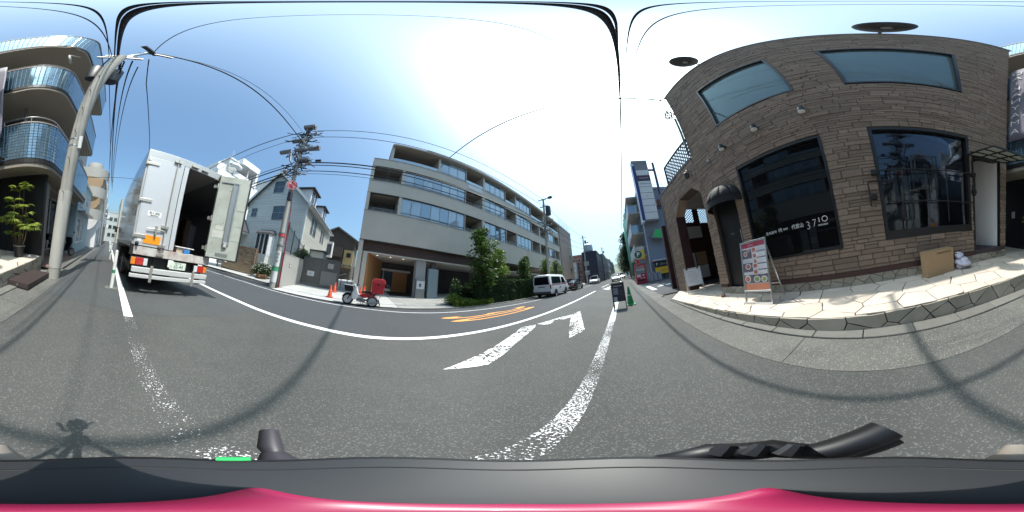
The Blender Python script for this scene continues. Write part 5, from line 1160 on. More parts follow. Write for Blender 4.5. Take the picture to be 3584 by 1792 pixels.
# bays: (kind, y0, y1)
BAY = [('b', -.35, 1.9), ('w', 2.15, 8.05, 7), ('b', 8.1, 10.2), ('w', 10.55, 13.95, 4), ('b', 14.0, 16.0), ('w', 16.2, 19.8, 4), ('b', 19.9, 22.2), ('b', 22.5, 25.6), ('w', 25.9, 28.2, 2), ('b', 28.4, 30.7)]
BAY4 = [('b', .95, 5.0), ('w', 5.2, 8.05, 3), ('b', 8.1, 10.3), ('w', 10.55, 13.95, 4), ('b', 14.0, 16.0), ('w', 16.2, 19.8, 4), ('b', 19.9, 24.0), ('b', 24.3, 30.7)]
def window_wall(y0, y1, n, z0, z1, d, seed, transom):
    rr = random.Random(seed); fw = .05
    b = MB(); abox(b, y0, y1, z1 - fw, z1, d, d + .08); abox(b, y0, y1, z0, z0 + fw, d, d + .08)
    abox(b, y0, y0 + fw, z0 + fw - .01, z1 - fw + .01, d, d + .08); abox(b, y1 - fw, y1, z0 + fw - .01, z1 - fw + .01, d, d + .08)
    f = b.build('window', alum, ap, w=True)
    for i in range(n + 1):
        y_ = y0 + (y1 - y0) * i / n; t = .03 if i % 2 else .045
        b = MB(); abox(b, max(y0, y_ - t / 2), min(y1, y_ + t / 2), z0 + fw, z1 - fw, d - .005, d + .085); b.build('mullion', alum, f, w=True)
    for i in range(n):
        a, e = y0 + (y1 - y0) * i / n + .025, y0 + (y1 - y0) * (i + 1) / n - .025
        b = MB(); abox(b, a, e, z0 + fw, z1 - fw, d + .03, d + .045); b.build('pane', aptgl2 if rr.random() < .45 else aptgl, f, w=True)
    if transom: b = MB(); abox(b, y0, y1, z0 + .25, z0 + .28, d - .03, d - .005); b.build('guard_rail', alum, f, w=True)
def balcony(y0, y1, z0, z1, seed, glass=False):
    rr = random.Random(seed); dp = 1.8
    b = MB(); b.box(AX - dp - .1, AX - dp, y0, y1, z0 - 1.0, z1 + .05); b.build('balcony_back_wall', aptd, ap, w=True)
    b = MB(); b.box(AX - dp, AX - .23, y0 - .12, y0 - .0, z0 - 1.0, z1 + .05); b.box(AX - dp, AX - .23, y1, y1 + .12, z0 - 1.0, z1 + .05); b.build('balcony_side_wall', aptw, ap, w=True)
    q = MB(); w0 = y0 + rr.uniform(.2, .5); abox(q, w0, min(y1 - .2, w0 + 1.5), z0 - .9, z1 - .15, dp - .04, dp); q.build('balcony_door', aptgl, ap, w=True)
    for k in range(3): b = MB(); b.tube([(AX - .12, y0 + .02, z0 + .1 + .11 * k), (AX - .12, y1 - .02, z0 + .1 + .11 * k)], .012, 6); b.build('rail', alum, ap, w=True)
    for k in range(3): y_ = y0 + (y1 - y0) * (k + .5) / 3; b = MB(); b.tube([(AX - .12, y_, z0), (AX - .12, y_, z0 + .33)], .012, 6); b.build('rail_post', alum, ap, w=True)
    if glass: b = MB(); abox(b, y0, y1, z0, z0 + .42, .06, .07); b.build('glass_guard', aptgl2, ap, w=True)
for fl, (bays, z0, z1) in enumerate(((BAY, 6.6, 8.2), (BAY, 9.49, 11.1), (BAY4, 12.1, 14.0))):
    prev = Y0 if fl < 2 else .75
    for i, q in enumerate(bays):
        if q[1] - prev > .02: b = MB(); abox(b, prev, q[1], z0 - .0, z1 + .0, .01, .25); b.build('pier', aptw, ap, w=True)
        if q[0] == 'w':
            window_wall(q[1], q[2], q[3], z0, z1, .1, i * 7 + fl, fl == 0 or True)
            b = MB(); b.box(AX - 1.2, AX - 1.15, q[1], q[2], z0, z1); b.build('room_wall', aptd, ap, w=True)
        else: balcony(q[1], q[2], z0, z1, i * 13 + fl, fl == 2)
        prev = q[2]
    b = MB(); abox(b, prev, Y1, z0, z1, .01, .25); b.build('pier', aptw, ap, w=True)
b = MB(); b.box(AX - DEP, AX - .25, Y0, Y0 + .2, 4.3, 12.0); b.box(AX - DEP, AX - .25, .75, .95, 12.0, 14.0); b.box(AX - DEP, AX - .25, Y1 - .2, Y1, .9, 14.0); b.box(AX - DEP - .2, AX - DEP, Y0, Y1, 0, 14.2); b.build('end_wall', aptw, ap, w=True)
MB().box(AX + .01, AX + .04, 8.3, 10.1, 11.45, 12.0).build('hung_sheet', mat('bright_sheet', (.6, .62, .64), .8), ap, w=True)
# recessed ground floor
b = MB(); b.box(AX - 5, AX - .22, Y0, 22, 3.35, 3.42); b.build('porch_ceiling', mat('porch_plaster', (.55, .52, .47), .8), ap, w=True)
for k in range(7): b = MB(); b.box(AX - .34, AX - .26, -.25, 12, 3.45 + k * .115, 3.45 + k * .115 + .085); b.build('louvre_slat', louv, ap, w=True)
b = MB(); b.box(AX - .42, AX - .36, -.25, 12, 3.42, 4.25); b.build('louvre_backing', black_m, ap, w=True)
b = MB(); b.box(AX - .5, AX - .05, -.62, -.3, -.1, 4.25); b.build('corner_column', aptw, ap, w=True); b = MB(); b.box(AX - .55, AX - .2, -.2, .12, -.1, 3.36); b.build('corner_column', aptw, ap, w=True)
b = MB(); b.hexa([(x, y_, z) for z in (.1, 3.36) for (x, y_) in ((AX - .5, .1), (AX - .5, .25), (AX - 4.2, 1.55), (AX - 4.2, 1.7))]); b.build('wood_side_wall', woodp, ap, w=True)
MB().box(AX - 4.6, AX - 4.4, 1.5, 12, .1, 3.36).build('porch_back_wall', mat('porch_dark_wall', (.07, .065, .07), .8, var=.2), ap, w=True)
MB().box(AX - 4.3, AX - 4.1, 1.75, 4.6, 2.5, 2.72).build('door_lintel', boardw, ap, w=True)
MB().box(AX - 4.38, AX - 4.3, 1.85, 2.9, .3, 2.5).build('entrance_glass_door', aptgl, ap, w=True); MB().box(AX - 4.2, AX - 4.1, 2.85, 4.3, .35, 2.5).build('wood_door_panel', woodp, ap, w=True); MB().box(AX - 4.1, AX - 4.06, 1.9, 1.96, .3, 2.5).build('door_post', steel, ap, w=True)
MB().box(AX - .9, AX - .35, 3.92, 4.72, .2, 3.36).build('porch_pillar', mat('stone_pillar', (.34, .33, .33), .8, var=.1, vs=2), ap, w=True)
MB().box(AX - .9, AX - .6, 5.3, 5.7, .2, 3.3).build('inner_wall_end', aptd, ap, w=True)
for k in range(3):
    c = (AX - 1.0, .9 + k * 1.05, 3.34); b = MB(); b.lathe([(.001, 0), (.07, 0), (.07, .012), (.001, .014)], c, n=14); b.build('downlight', mat('downlight_glow', (.9, .85, .75), .4, emit=((1, .85, .6), 1.5)), ap, w=True)
vm = thing('notice_cabinet', 'tall grey notice cabinet with white poster against the porch pillar', 'cabinet', (AX - .22, 4.3, gz(4.3) + rise(AX))); MB().box(-.12, .12, -.36, .36, 0, 1.5).build('cabinet', alum, vm, bevel=.01); MB().box(.12, .125, -.32, .32, .75, 1.35).build('poster', boardw, vm); MB().box(.125, .128, -.12, .05, .9, 1.15).build('poster_print', mat('poster_ink', (.12, .13, .16), .6), vm)
lk = thing('parcel_locker', 'pale blue-grey parcel locker bank beside the notice cabinet', 'locker', (AX - .35, 5.35, gz(5.35) + rise(AX)))
MB().box(-.25, .15, -.42, .42, 0, 2.35).build('case', mat('locker_blue_grey', (.26, .33, .36), .4, var=.05), lk, bevel=.01)
for k in range(5): MB().box(.15, .158, -.4, .4, .05 + k * .46, .48 + k * .46).build('locker_door', MATS['locker_blue_grey'], lk, bevel=.006)
# ------------------------------------------------------------------ plants
trunkm = mat('bark', (.16, .125, .09), .9, var=.25, vs=8, bump=.6, bs=30); leafA = leaf_mat('leaf_mid_green', (.035, .085, .018), (.11, .19, .035)); leafB = leaf_mat('leaf_bright_green', (.07, .15, .02), (.20, .28, .05)); leafD = leaf_mat('leaf_dark_green', (.018, .045, .014), (.05, .10, .025)); leafF = leaf_mat('leaf_far_green', (.02, .04, .018), (.045, .075, .03))
def leaves(b, c, r, n, s, rr, squash=(1, 1, 1), shell=.55):
    for _ in range(n):
        v = Vector((rr.gauss(0, 1), rr.gauss(0, 1), rr.gauss(0, 1))).normalized() * r * (shell + (1 - shell) * rr.random() ** .5)
        p = Vector((c[0] + v.x * squash[0], c[1] + v.y * squash[1], c[2] + v.z * squash[2]))
        d = Vector((rr.uniform(-1, 1), rr.uniform(-1, 1), rr.uniform(-.9, .5))).normalized(); x = d.cross(Vector((rr.uniform(-1, 1), rr.uniform(-1, 1), 1))).normalized(); L = s * rr.uniform(.7, 1.3)
        b.quad(p, p + d * L * .5 + x * L * .28, p + d * L, p + d * L * .5 - x * L * .28)
def tree(name, label, loc, h, tr_h, rad, n_cl, n_lf, ls, m, seed, group=None, taper=.6, cat='tree', trunk_r=.07):
    rr = random.Random(seed); t = thing(name, label, cat, loc, group=group)
    b = MB(); P = [Vector((rr.uniform(-.05, .05) * i, rr.uniform(-.05, .05) * i, h * .85 * i / 5)) for i in range(6)]; b.tube(P, [trunk_r * (1.25 - .2 * i) for i in range(6)], 10)
    crown = MB()
    for k in range(n_cl):
        f = (k + .5) / n_cl; z = tr_h + (h - tr_h) * f; rz = rad * (math.sin(math.pi * min(1, .18 + .82 * f)) ** taper) * rr.uniform(.55, 1.05); a = rr.uniform(0, 6.28); rd = rz * rr.uniform(.25, .8)
        c = Vector((math.cos(a) * rd, math.sin(a) * rd, z)); i0 = P[min(5, max(1, int(5 * (z * .8) / h)))]
        b.tube([i0, i0.lerp(c, .5) + Vector((0, 0, .08)), c], [trunk_r * .45, trunk_r * .3, trunk_r * .12], 6)
        leaves(crown, c, rad * rr.uniform(.3, .5), n_lf, ls, rr, (1, 1, .75), .35)
    b.build('trunk', trunkm, t, smooth=True); crown.build('crown', m, t, fix=False); return t
G_T = 'young trees along the apartment hedge'
tree('street_tree', 'tall leafy young tree at the end of the hedge by the porch', (-8.45, 7.5, gz(7.5) + .1), 5.2, 1.1, 1.15, 46, 80, .2, leafA, 21, G_T, .5)
tree('street_tree', 'bright round young tree with pale trunk above the hedge', (-8.9, 9.7, gz(9.7) + .1), 4.1, 1.9, 1.15, 30, 85, .17, leafB, 22, G_T)
tree('street_tree', 'slender young tree left of the grey utility pole', (-8.9, 13.6, gz(13.6) + .1), 3.9, 1.6, 1.0, 26, 85, .17, leafA, 23, G_T)
tree('street_tree', 'dense young tree right of the grey utility pole', (-8.8, 18.2, gz(18.2) + .1), 4.0, 1.4, 1.2, 28, 85, .18, leafB, 24, G_T)
tree('street_tree', 'farthest young tree of the apartment row behind the black car', (-8.7, 21.2, gz(21.2) + .1), 4.0, 1.4, 1.25, 28, 80, .18, leafA, 25, G_T)
def bushbox(name, label, x0, x1, y0, y1, h0, h1, n, s, m, seed, core, lumps=.12):
    rr = random.Random(seed); t = thing(name, label, 'hedge', ((x0 + x1) / 2, (y0 + y1) / 2, gz((y0 + y1) / 2) + .05)); o = Vector(t.location)
    ylen = y1 - y0; b = MB(); st_ = max(2, int(ylen / .5)); rings = []
    for i in range(st_ + 1):
        y_ = y0 + ylen * i / st_; h = h0 + (h1 - h0) * i / st_; g_ = gz(y_); q = .14
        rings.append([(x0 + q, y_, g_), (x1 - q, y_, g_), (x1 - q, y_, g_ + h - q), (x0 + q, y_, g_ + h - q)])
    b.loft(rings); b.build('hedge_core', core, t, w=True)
    lf = MB()
    for _ in range(n):
        y_ = rr.uniform(y0, y1); h = h0 + (h1 - h0) * (y_ - y0) / ylen; f = rr.random(); j = lumps * math.sin(y_ * 3.1 + 2 * math.sin(y_ * 1.3)) * .5
        if f < .62: p = Vector((x1 - rr.uniform(0, .13) + j * .5, y_, gz(y_) + h * rr.random()))
        elif f < .9: p = Vector((rr.uniform(x0, x1), y_, gz(y_) + h - rr.uniform(0, .14) + j))
        else: p = Vector((rr.uniform(x0, x1), rr.choice((y0 + rr.uniform(-.05, .1), y1 + rr.uniform(-.1, .05))), gz(y_) + h * rr.random()))
        d = Vector((rr.uniform(-.3, 1), rr.uniform(-1, 1), rr.uniform(-.6, .8))).normalized(); x = d.orthogonal().normalized(); x.rotate(Matrix.Rotation(rr.uniform(0, 6.28), 3, d)); L = s * rr.uniform(.6, 1.3)
        lf.quad(p - o, p + d * L * .5 + x * L * .3 - o, p + d * L - o, p + d * L * .5 - x * L * .3 - o)
    lf.build('foliage', m, t, fix=False); return t
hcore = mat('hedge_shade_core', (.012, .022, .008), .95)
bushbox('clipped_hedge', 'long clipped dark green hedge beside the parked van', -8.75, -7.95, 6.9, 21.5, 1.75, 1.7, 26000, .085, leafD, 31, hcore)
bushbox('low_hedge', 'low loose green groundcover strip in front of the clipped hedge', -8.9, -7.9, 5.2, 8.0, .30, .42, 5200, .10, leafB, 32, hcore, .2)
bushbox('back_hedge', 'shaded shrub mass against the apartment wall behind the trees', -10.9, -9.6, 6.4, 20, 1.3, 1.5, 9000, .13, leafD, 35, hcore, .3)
def shrub(name, label, loc, rad, n, s, m, seed, cl=14, squash=(1, 1, .85), cat='shrub', flowers=0):
    rr = random.Random(seed); t = thing(name, label, cat, loc); b = MB(); st_ = MB()
    for k in range(cl):
        v = Vector((rr.gauss(0, 1), rr.gauss(0, 1), abs(rr.gauss(0, .8)))).normalized() * rad * .6; c = (v.x * squash[0], v.y * squash[1], v.z * squash[2] + rad * .35); leaves(b, c, rad * .5, n // cl, s, rr, (1, 1, .8), .3); st_.tube([(0, 0, 0), tuple(Vector(c) * .5), c], [.02, .014, .006], 5)
    st_.build('stems', trunkm, t); b.build('foliage', m, t, fix=False)
    if flowers:
        f = MB()
        for _ in range(flowers):
            v = Vector((rr.gauss(0, 1), rr.gauss(0, 1), abs(rr.gauss(0, 1)))).normalized() * rad * rr.uniform(.8, 1.02); c = Vector((v.x * squash[0], v.y * squash[1], v.z * squash[2] + rad * .35)); f.lathe([(.001, -.02), (.035, 0), (.02, .03), (.001, .035)], c, n=6)
        stuff(f.build('blossoms', plaster, t))
    return t
shrub('round_shrub', 'round clipped shrub standing alone beside the porch', (-8.75, 5.45, gz(5.45) + .12), .58, 2600, .085, leafB, 41, 26, (1, 1, .95))
shrub('low_shrub', 'spreading shrub at the corner of the planting bed', (-8.3, 6.3, gz(6.3) + .08), .42, 1500, .08, leafB, 42, 16, (1.5, 1.2, .5)); shrub('low_shrub', 'small yellowish shrub between round shrub and hedge', (-8.7, 6.5, gz(6.5) + .08), .4, 1200, .09, leafA, 43, 14, (1.2, 1.4, .6))
# ------------------------------------------------------------------ vehicles across the street
carw = mat('van_white_paint', (.72, .72, .71), .3, var=.03, coat=.6); carb = mat('car_black_paint', (.012, .012, .016), .2, coat=.8); cgl = glass_mat('vehicle_glass', (.6, .65, .7), .0, body=(.008, .008, .012))
def vbody(secs):
    """secs: (y, [(half width, z)...]) right-hand profile from sill to roof, mirrored"""
    return [[(x, y_, z) for x, z in pr] + [(-x, y_, z) for x, z in reversed(pr)] for y_, pr in secs]
def van():
    t = thing('parked_van', 'white one-box delivery van with pink side stripe parked by the hedge', 'van', (-6.42, 12.2, gz(12.2)), pitch=PITCH)
    W_ = .845
    def pr(w_, zb, zs, zt, rf): return [(w_ * .96, zb), (w_, zb + .12), (w_, zs), (w_ * .985, zs + .04), (w_ * .90 * rf + w_ * (1 - rf) * .9, zt - .12), (w_ * .80, zt - .03), (w_ * .4, zt)]
    S_ = [(0.0, pr(W_ * .97, .45, 1.05, 1.88, 1)), (.08, pr(W_, .35, 1.08, 1.94, 1)), (.6, pr(W_, .3, 1.08, 1.98, 1)), (2.6, pr(W_, .3, 1.08, 1.98, 1)), (3.35, pr(W_, .3, 1.08, 1.93, 1)), (3.7, pr(W_ * .99, .32, 1.05, 1.72, 1)), (4.25, pr(W_ * .97, .35, 1.0, 1.2, 1)), (4.62, pr(W_ * .92, .4, .78, .95, 1)), (4.69, pr(W_ * .85, .45, .62, .75, 1))]
    MB().loft(vbody(S_)).build('body', carw, t, smooth=True)
    MB().plate([(-.72, -.002, 1.10), (.72, -.002, 1.10), (.63, -.002, 1.76), (-.63, -.002, 1.76)], .012).build('rear_window', cgl, t)
    for s in (1, -1):
        a = .851
        q = lambda y0, y1, y2, y3: [(s * (a - .002), y0, 1.14), (s * (a - .002), y1, 1.14), (s * (a - .072), y2, 1.76), (s * (a - .072), y3, 1.76)]
        MB().plate(q(.32, 2.35, 2.3, .36), .016).build('side_window', cgl, t); MB().plate([(s * .852, 2.55, 1.14), (s * .85, 3.6, 1.14), (s * .80, 3.2, 1.66), (s * .78, 2.6, 1.75)], .012).build('front_door_window', cgl, t)
        MB().quad((s * .848, .1, .98), (s * .850, 3.9, .98), (s * .850, 3.9, 1.07), (s * .848, .1, 1.07)).build('side_stripe', mat('pink_stripe', (.50, .12, .22), .4), t)
        MB().box(s * .80 - .045, s * .80 + .048, -.015, .06, .74, 1.08).build('tail_lamp', mat('dark_red_lens', (.16, .02, .02), .2, coat=.5), t, bevel=.012)
        MB().box(s * .9 - .08, s * .9 + .08, 3.6, 3.7, 1.1, 1.32).build('wing_mirror', carw, t, bevel=.03)
        MB().quad((s * .853, 1.9, .68), (s * .853, 2.25, .68), (s * .853, 2.25, .86), (s * .853, 1.9, .86)).build('door_emblem', mat('emblem_grey', (.2, .2, .25), .5), t)
        for y_ in (.98, 3.55):
            wheel(t, (s * .772, y_, .31), .31, .19, rubber, rimm)
            b = MB(); b.prism([(y_ + .37 * math.cos(k * math.pi / 12), .30 + .38 * math.sin(k * math.pi / 12)) for k in range(13)], lambda u, v, d: (d, u, v), s * .80, s * .8505); b.build('wheel_arch', blk, t)
    MB().box(-.8, .8, -.05, .1, .32, .52).build('rear_bumper', mat('bumper_grey', (.06, .06, .07), .6), t, bevel=.03); MB().box(-.3, .3, -.03, .0, .9, .95).build('door_handle_strip', blk, t); MB().box(-.17, .17, -.025, .0, .66, .82).build('number_plate', MATS['plate_white'], t)
    MB().box(-.3, .3, .1, 4.5, .2, .34).build('underbody', blk, t)
van()
def car(name, label, x, y, rot, paint, L_=4.5, W_=1.74, H_=1.45, plate=True, roof_f=.5, cat='car'):
    t = thing(name, label, cat, (x, y, gz(y)), rotz=rot, pitch=PITCH if abs(rot) < 1 else -PITCH); h = L_ / 2; w_ = W_ / 2
    lo = lambda w, zb, zt: [(w * .94, zb), (w, zb + .15), (w, zt - .1), (w * .93, zt), (w * .4, zt + .02)]
    MB().loft(vbody([(-h, lo(w_ * .86, .4, .75)), (-h + .1, lo(w_ * .95, .28, .9)), (-h + .9, lo(w_, .22, .95)), (0, lo(w_, .2, .95)), (h - 1.0, lo(w_, .22, .93)), (h - .25, lo(w_ * .95, .28, .78)), (h, lo(w_ * .8, .38, .6))])).build('body', paint, t, smooth=True)
    cb = lambda w, zt: [(w, .9), (w * .97, 1.0), (w * .80, zt - .05), (w * .6, zt), (w * .3, zt + .01)]
    MB().loft(vbody([(-h + .55, cb(w_ * .9, .98)), (-h + 1.3, cb(w_ * .93, H_ - .03)), (-.1, cb(w_ * .95, H_)), (.45, cb(w_ * .95, H_ - .04)), (h - 1.15, cb(w_ * .9, .98))])).build('cabin', cgl, t, smooth=True)
    b = MB(); b.loft(vbody([(-h + 1.25, [(w_ * .76, H_ - .06), (w_ * .5, H_ - .015), (w_ * .2, H_ - .0)]), (-.1, [(w_ * .78, H_ - .04), (w_ * .55, H_ + .012), (w_ * .2, H_ + .02)]), (.45, [(w_ * .77, H_ - .075), (w_ * .5, H_ - .03), (w_ * .2, H_ - .02)])]), cap=False); b.build('roof', paint, t, smooth=True)
    for s in (1, -1):
        for y_ in (-h + .85, h - .85): wheel(t, (s * (w_ - .078), y_, .31), .31, .19, rubber, rimm); MB().prism([(y_ + .36 * math.cos(k * math.pi / 12), .28 + .38 * math.sin(k * math.pi / 12)) for k in range(13)], lambda u, v, d: (d, u, v), s * (w_ - .06), s * (w_ + .006)).build('wheel_arch', blk, t)
        MB().box(s * w_ * .72 - .16, s * w_ * .72 + .16, -h - .012, -h + .1, .62, .78).build('tail_lamp', redl, t, bevel=.015); MB().box(s * w_ * .68 - .17, s * w_ * .68 + .17, h - .14, h + .0, .55, .68).build('headlight', clr, t, bevel=.02)
        b = MB(); b.beam((s * w_ * .93, -.05, .98), (s * w_ * .77, -.12, H_ - .06), .05, .02); b.beam((s * w_ * .93, h - 1.2, .96), (s * w_ * .77, .45, H_ - .08), .05, .03); b.build('door_pillar', paint, t)
        MB().box(s * (w_ + .06) - .07, s * (w_ + .06) + .07, .55, .64, .92, 1.05).build('wing_mirror', paint, t, bevel=.02)
    MB().box(-.17, .17, -h - .02, -h + .02, .55, .71).build('number_plate', MATS['plate_white'], t); MB().box(-.165, .165, h - .02, h + .02, .38, .52).build('number_plate', MATS['plate_white'], t); MB().box(-.4, .4, h - .02, h + .012, .54, .66).build('grille', blk, t)
    return t
car('parked_sedan', 'black sedan parked in front of the white van', -6.25, 20.6, 0, carb)
car('white_hatchback', 'white car facing the camera before the dark corner building', -5.3, 32.6, math.pi, mat('car_white_paint', (.74, .74, .75), .3, coat=.6, var=.02), 4.0, 1.7, 1.6); car('white_taxi', 'white car driving up the near lane behind the chalkboard stand', -.95, 31.5, math.pi, MATS['car_white_paint'], 4.4, 1.7, 1.5); car('silver_car', 'small silver car farther back in the near lane', .1, 44, math.pi, mat('car_silver', (.55, .55, .57), .3, .5), 4.2, 1.7, 1.55)
# ------------------------------------------------------------------ delivery motorbike
def bike():
    t = thing('delivery_motorbike', 'red and white delivery motorbike with big red rear box', 'motorbike', (-7.95, .05, gz(.05) + .0), rotz=math.pi)      # local +y is the front (towards -Y)
    red = mat('post_red_paint', (.50, .018, .03), .35, coat=.4); cw = mat('leg_shield_white', (.70, .70, .70), .35); wr = mat('white_rim', (.72, .72, .74), .3, .2); eng = mat('engine_grey', (.22, .22, .24), .4, .6)
    wheel(t, (0, .60, .27), .27, .075, rubber, wr); wheel(t, (0, -.58, .27), .27, .08, rubber, wr)
    P = lambda poly, w0, w1, nm, m, bv=.02: MB().prism(poly, lambda u, v, d: (d, u, v), w0, w1).build(nm, m, t, bevel=bv)
    P([(.34, .28), (.22, .30), (.12, .62), (.24, .95), (.34, .98), (.40, .72), (.46, .40)], -.2, .2, 'leg_shield', cw, .05)
    P([(.10, .5), (-.15, .42), (-.62, .52), (-.70, .62), (-.5, .68), (-.05, .62)], -.11, .11, 'body_cover', red, .03); P([(.18, .34), (-.15, .40), (.0, .55), (.16, .62)], -.08, .08, 'frame_cover', cw, .03)
    P([(.02, .66), (-.48, .67), (-.5, .75), (-.2, .78), (0, .74)], -.12, .12, 'seat', mat('seat_vinyl', (.02, .02, .022), .5), .03)
    P([(.2, .24), (-.2, .22), (-.28, .34), (.0, .42), (.2, .38)], -.1, .1, 'engine', eng, .03); P([(-.15, .26), (-.62, .24), (-.62, .34), (-.15, .36)], .08, .13, 'chain_case', eng, .02)
    b = MB(); b.tube([(.06, .60, .27), (.06, .38, .8)], .022, 8); b.tube([(-.06, .60, .27), (-.06, .38, .8)], .022, 8); b.tube([(0, .36, .75), (0, .27, 1.02)], .03, 8); b.build('front_fork', blk, t, smooth=True)
    b = MB(); rings = []
    for y0, m_, nm, w_, r_ in ((.60, blk, 'front_mudguard', .07, .305), (-.58, cw, 'rear_mudguard', .085, .32)):
        b = MB(); rings = []
        for k in range(11):
            a = math.pi * (.12 + .7 * k / 10) if y0 > 0 else math.pi * (.25 + .8 * k / 10); rings.append([(x, y0 + r * math.cos(a), .27 + r * math.sin(a)) for x, r in ((-w_, r_ - .03), (-w_ * .5, r_), (w_ * .5, r_), (w_, r_ - .03))])
        o = b.loft(rings, closed=False, cap=False).build(nm, m_, t, smooth='all'); o.modifiers.new('thick', 'SOLIDIFY').thickness = .006
    P([(-.84, .40), (-.92, .12), (-.96, .12), (-.88, .42)], -.09, .09, 'mud_flap', ga, .0)
    b = MB(); b.tube([(-.33, .14, 1.02), (-.12, .26, 1.0), (.12, .26, 1.0), (.33, .14, 1.02)], .014, 8); b.tube([(.25, .2, 1.02), (.3, .2, 1.2)], .007, 6); b.tube([(-.25, .2, 1.02), (-.3, .2, 1.2)], .007, 6); b.build('handlebar', blk, t, smooth=True)
    for x in (-.3, .3): b = MB(); b.lathe([(.001, -.012), (.05, -.008), (.05, .008), (.001, .012)], (x, .2, 1.22), axis='y', n=14); b.build('mirror', blk, t)
    b = MB(); b.lathe([(.001, -.06), (.09, -.05), (.1, .02), (.08, .05), (.001, .06)], (0, .34, .95), axis='y', n=16); b.build('headlight', clr, t, smooth=True)
    b = MB(); b.hexa([(x, y_, z) for z, k in ((.66, .85), (.93, 1.0)) for y_ in (.42, .42 + .42 * k) for x in (-.24 * k, .24 * k)]); b.build('front_basket', blk, t, bevel=.03); MB().box(-.25, .25, .40, .86, .93, .96).build('basket_cover', mat('grey_cover', (.3, .3, .32), .5), t, bevel=.012)
    b = MB(); b.hexa([(x, y_, z) for z, k in ((.70, .94), (1.19, 1.0)) for y_ in (-.46 - .60 * k, -.46) for x in (-.30 * k, .30 * k)]); b.build('cargo_box', red, t, bevel=.03)
    MB().prism([(-1.08, 1.20), (-.44, 1.20), (-.44, 1.30), (-.54, 1.43), (-.98, 1.43), (-1.08, 1.30)], lambda u, v, d: (d, u, v), -.3, .3).build('cargo_lid', mat('post_red_lid', (.58, .05, .06), .3, coat=.4), t, bevel=.02); MB().box(-.305, .305, -1.09, -.43, 1.185, 1.205).build('lid_seal', red, t)
    MB().box(-.31, -.29, -.78, -.70, 1.1, 1.2).build('box_latch', blk, t); b = MB(); b.tube([(-.12, -.45, .62), (-.12, -1.0, .72)], .014, 6); b.tube([(.12, -.45, .62), (.12, -1.0, .72)], .014, 6); b.build('rear_rack', blk, t); b = MB(); b.tube([(.12, -.3, .32), (.16, -.58, .68)], .025, 8); b.tube([(-.12, -.3, .32), (-.16, -.58, .68)], .025, 8); b.build('rear_shock', eng, t, smooth=True)
    b = MB(); b.tube([(.1, .0, .26), (.22, -.08, .02), (.26, -.08, .0)], .012, 6); b.tube([(-.1, -.1, .26), (-.2, -.2, .01)], .012, 6); b.build('side_stand', blk, t); b = MB(); b.tube([(-.12, .1, .25), (-.14, -.3, .2), (-.15, -.85, .28)], [.02, .03, .035], 8); b.build('exhaust', steel, t, smooth=True); MB().box(-.06, .06, -.93, -.9, .5, .58).build('tail_lamp', redl, t)
bike()
# traffic cones
conm = mat('cone_orange', (.68, .09, .03), .45, var=.06); cong = mat('cone_green', (.02, .25, .09), .45, var=.06)
def cone(label, x, y, h=.7, m=conm, dz=0.0, band=True):
    t = thing('traffic_cone', label, 'traffic cone', (x, y, gz(y) + dz), group='traffic cones')
    b = MB(); b.lathe([(.14, .03), (.13, .05), (.035, h - .03), (.022, h), (.001, h)], n=18); b.build('cone', m, t, smooth=True)
    MB().box(-.19, .19, -.19, .19, 0, .035).build('base', m, t, bevel=.02)
    b = MB()
    if band: b.lathe([(.092, h * .42), (.076, h * .58)], n=18); b.build('reflective_band', mat('cone_band_' + m.name, (.75, .3, .2) if m is conm else (.5, .6, .5), .4), t)
cone('orange cone nearest the kerb, left of the motorbike', -9.0, -1.62, dz=rise(-9.0) + .01); cone('orange cone set back before the gate', -11.2, -1.75, dz=rise(-11.2) + .012); cone('orange cone just behind the motorbike seat', -10.6, .02, dz=rise(-10.6) + .012); cone('orange cone beside the porch column, behind the motorbike', -11.4, .25, dz=rise(-11.4) + .0)
cone('green cone tucked behind the chalkboard stand', .2, 6.35, .72, cong)
# chalkboard A-board on the edge line
cb_ = thing('chalkboard_stand', 'black chalkboard A-board standing on the white edge line', 'sign board', (-.18, 5.8, gz(5.8)))
chalk = mat('chalk_black', (.022, .022, .028), .7, var=.3, vs=6)
for s in (-1, 1):
    q = lambda x, h, d=0: (x, s * -.22 + s * .2 * h / .95 + (-s * d), h)
    for x in (-.21, .21): b = MB(); b.beam(q(x, .0), q(x, .95), .03, .03); b.build('leg', black_m, cb_)
    b = MB(); b.hexa([q(x, h, d) for h in (.3, .94) for d in (0, .014) for x in (-.2, .2)]); bd = b.build('board', chalk, cb_)
    if s == 1:
        for x0, x1, h0, h1, c in ((-.17, 0, .55, .78, (.16, .17, .22)), (-.18, -.06, .33, .47, (.33, .35, .40)), (-.15, .15, .83, .86, (.3, .3, .34)), (.05, .15, .5, .7, (.03, .03, .045))):
            b = MB(); b.quad(q(x0, h0, .0155), q(x1, h0, .0155), q(x1, h1, .0155), q(x0, h1, .0155)); b.build('card', mat('card_%d' % int(c[0] * 100), c, .6, var=.3, vs=12), bd)
MB().box(-.23, .23, -.03, .03, .94, .97).build('top_rail', mat('grey_rail', (.3, .3, .31), .5), cb_)
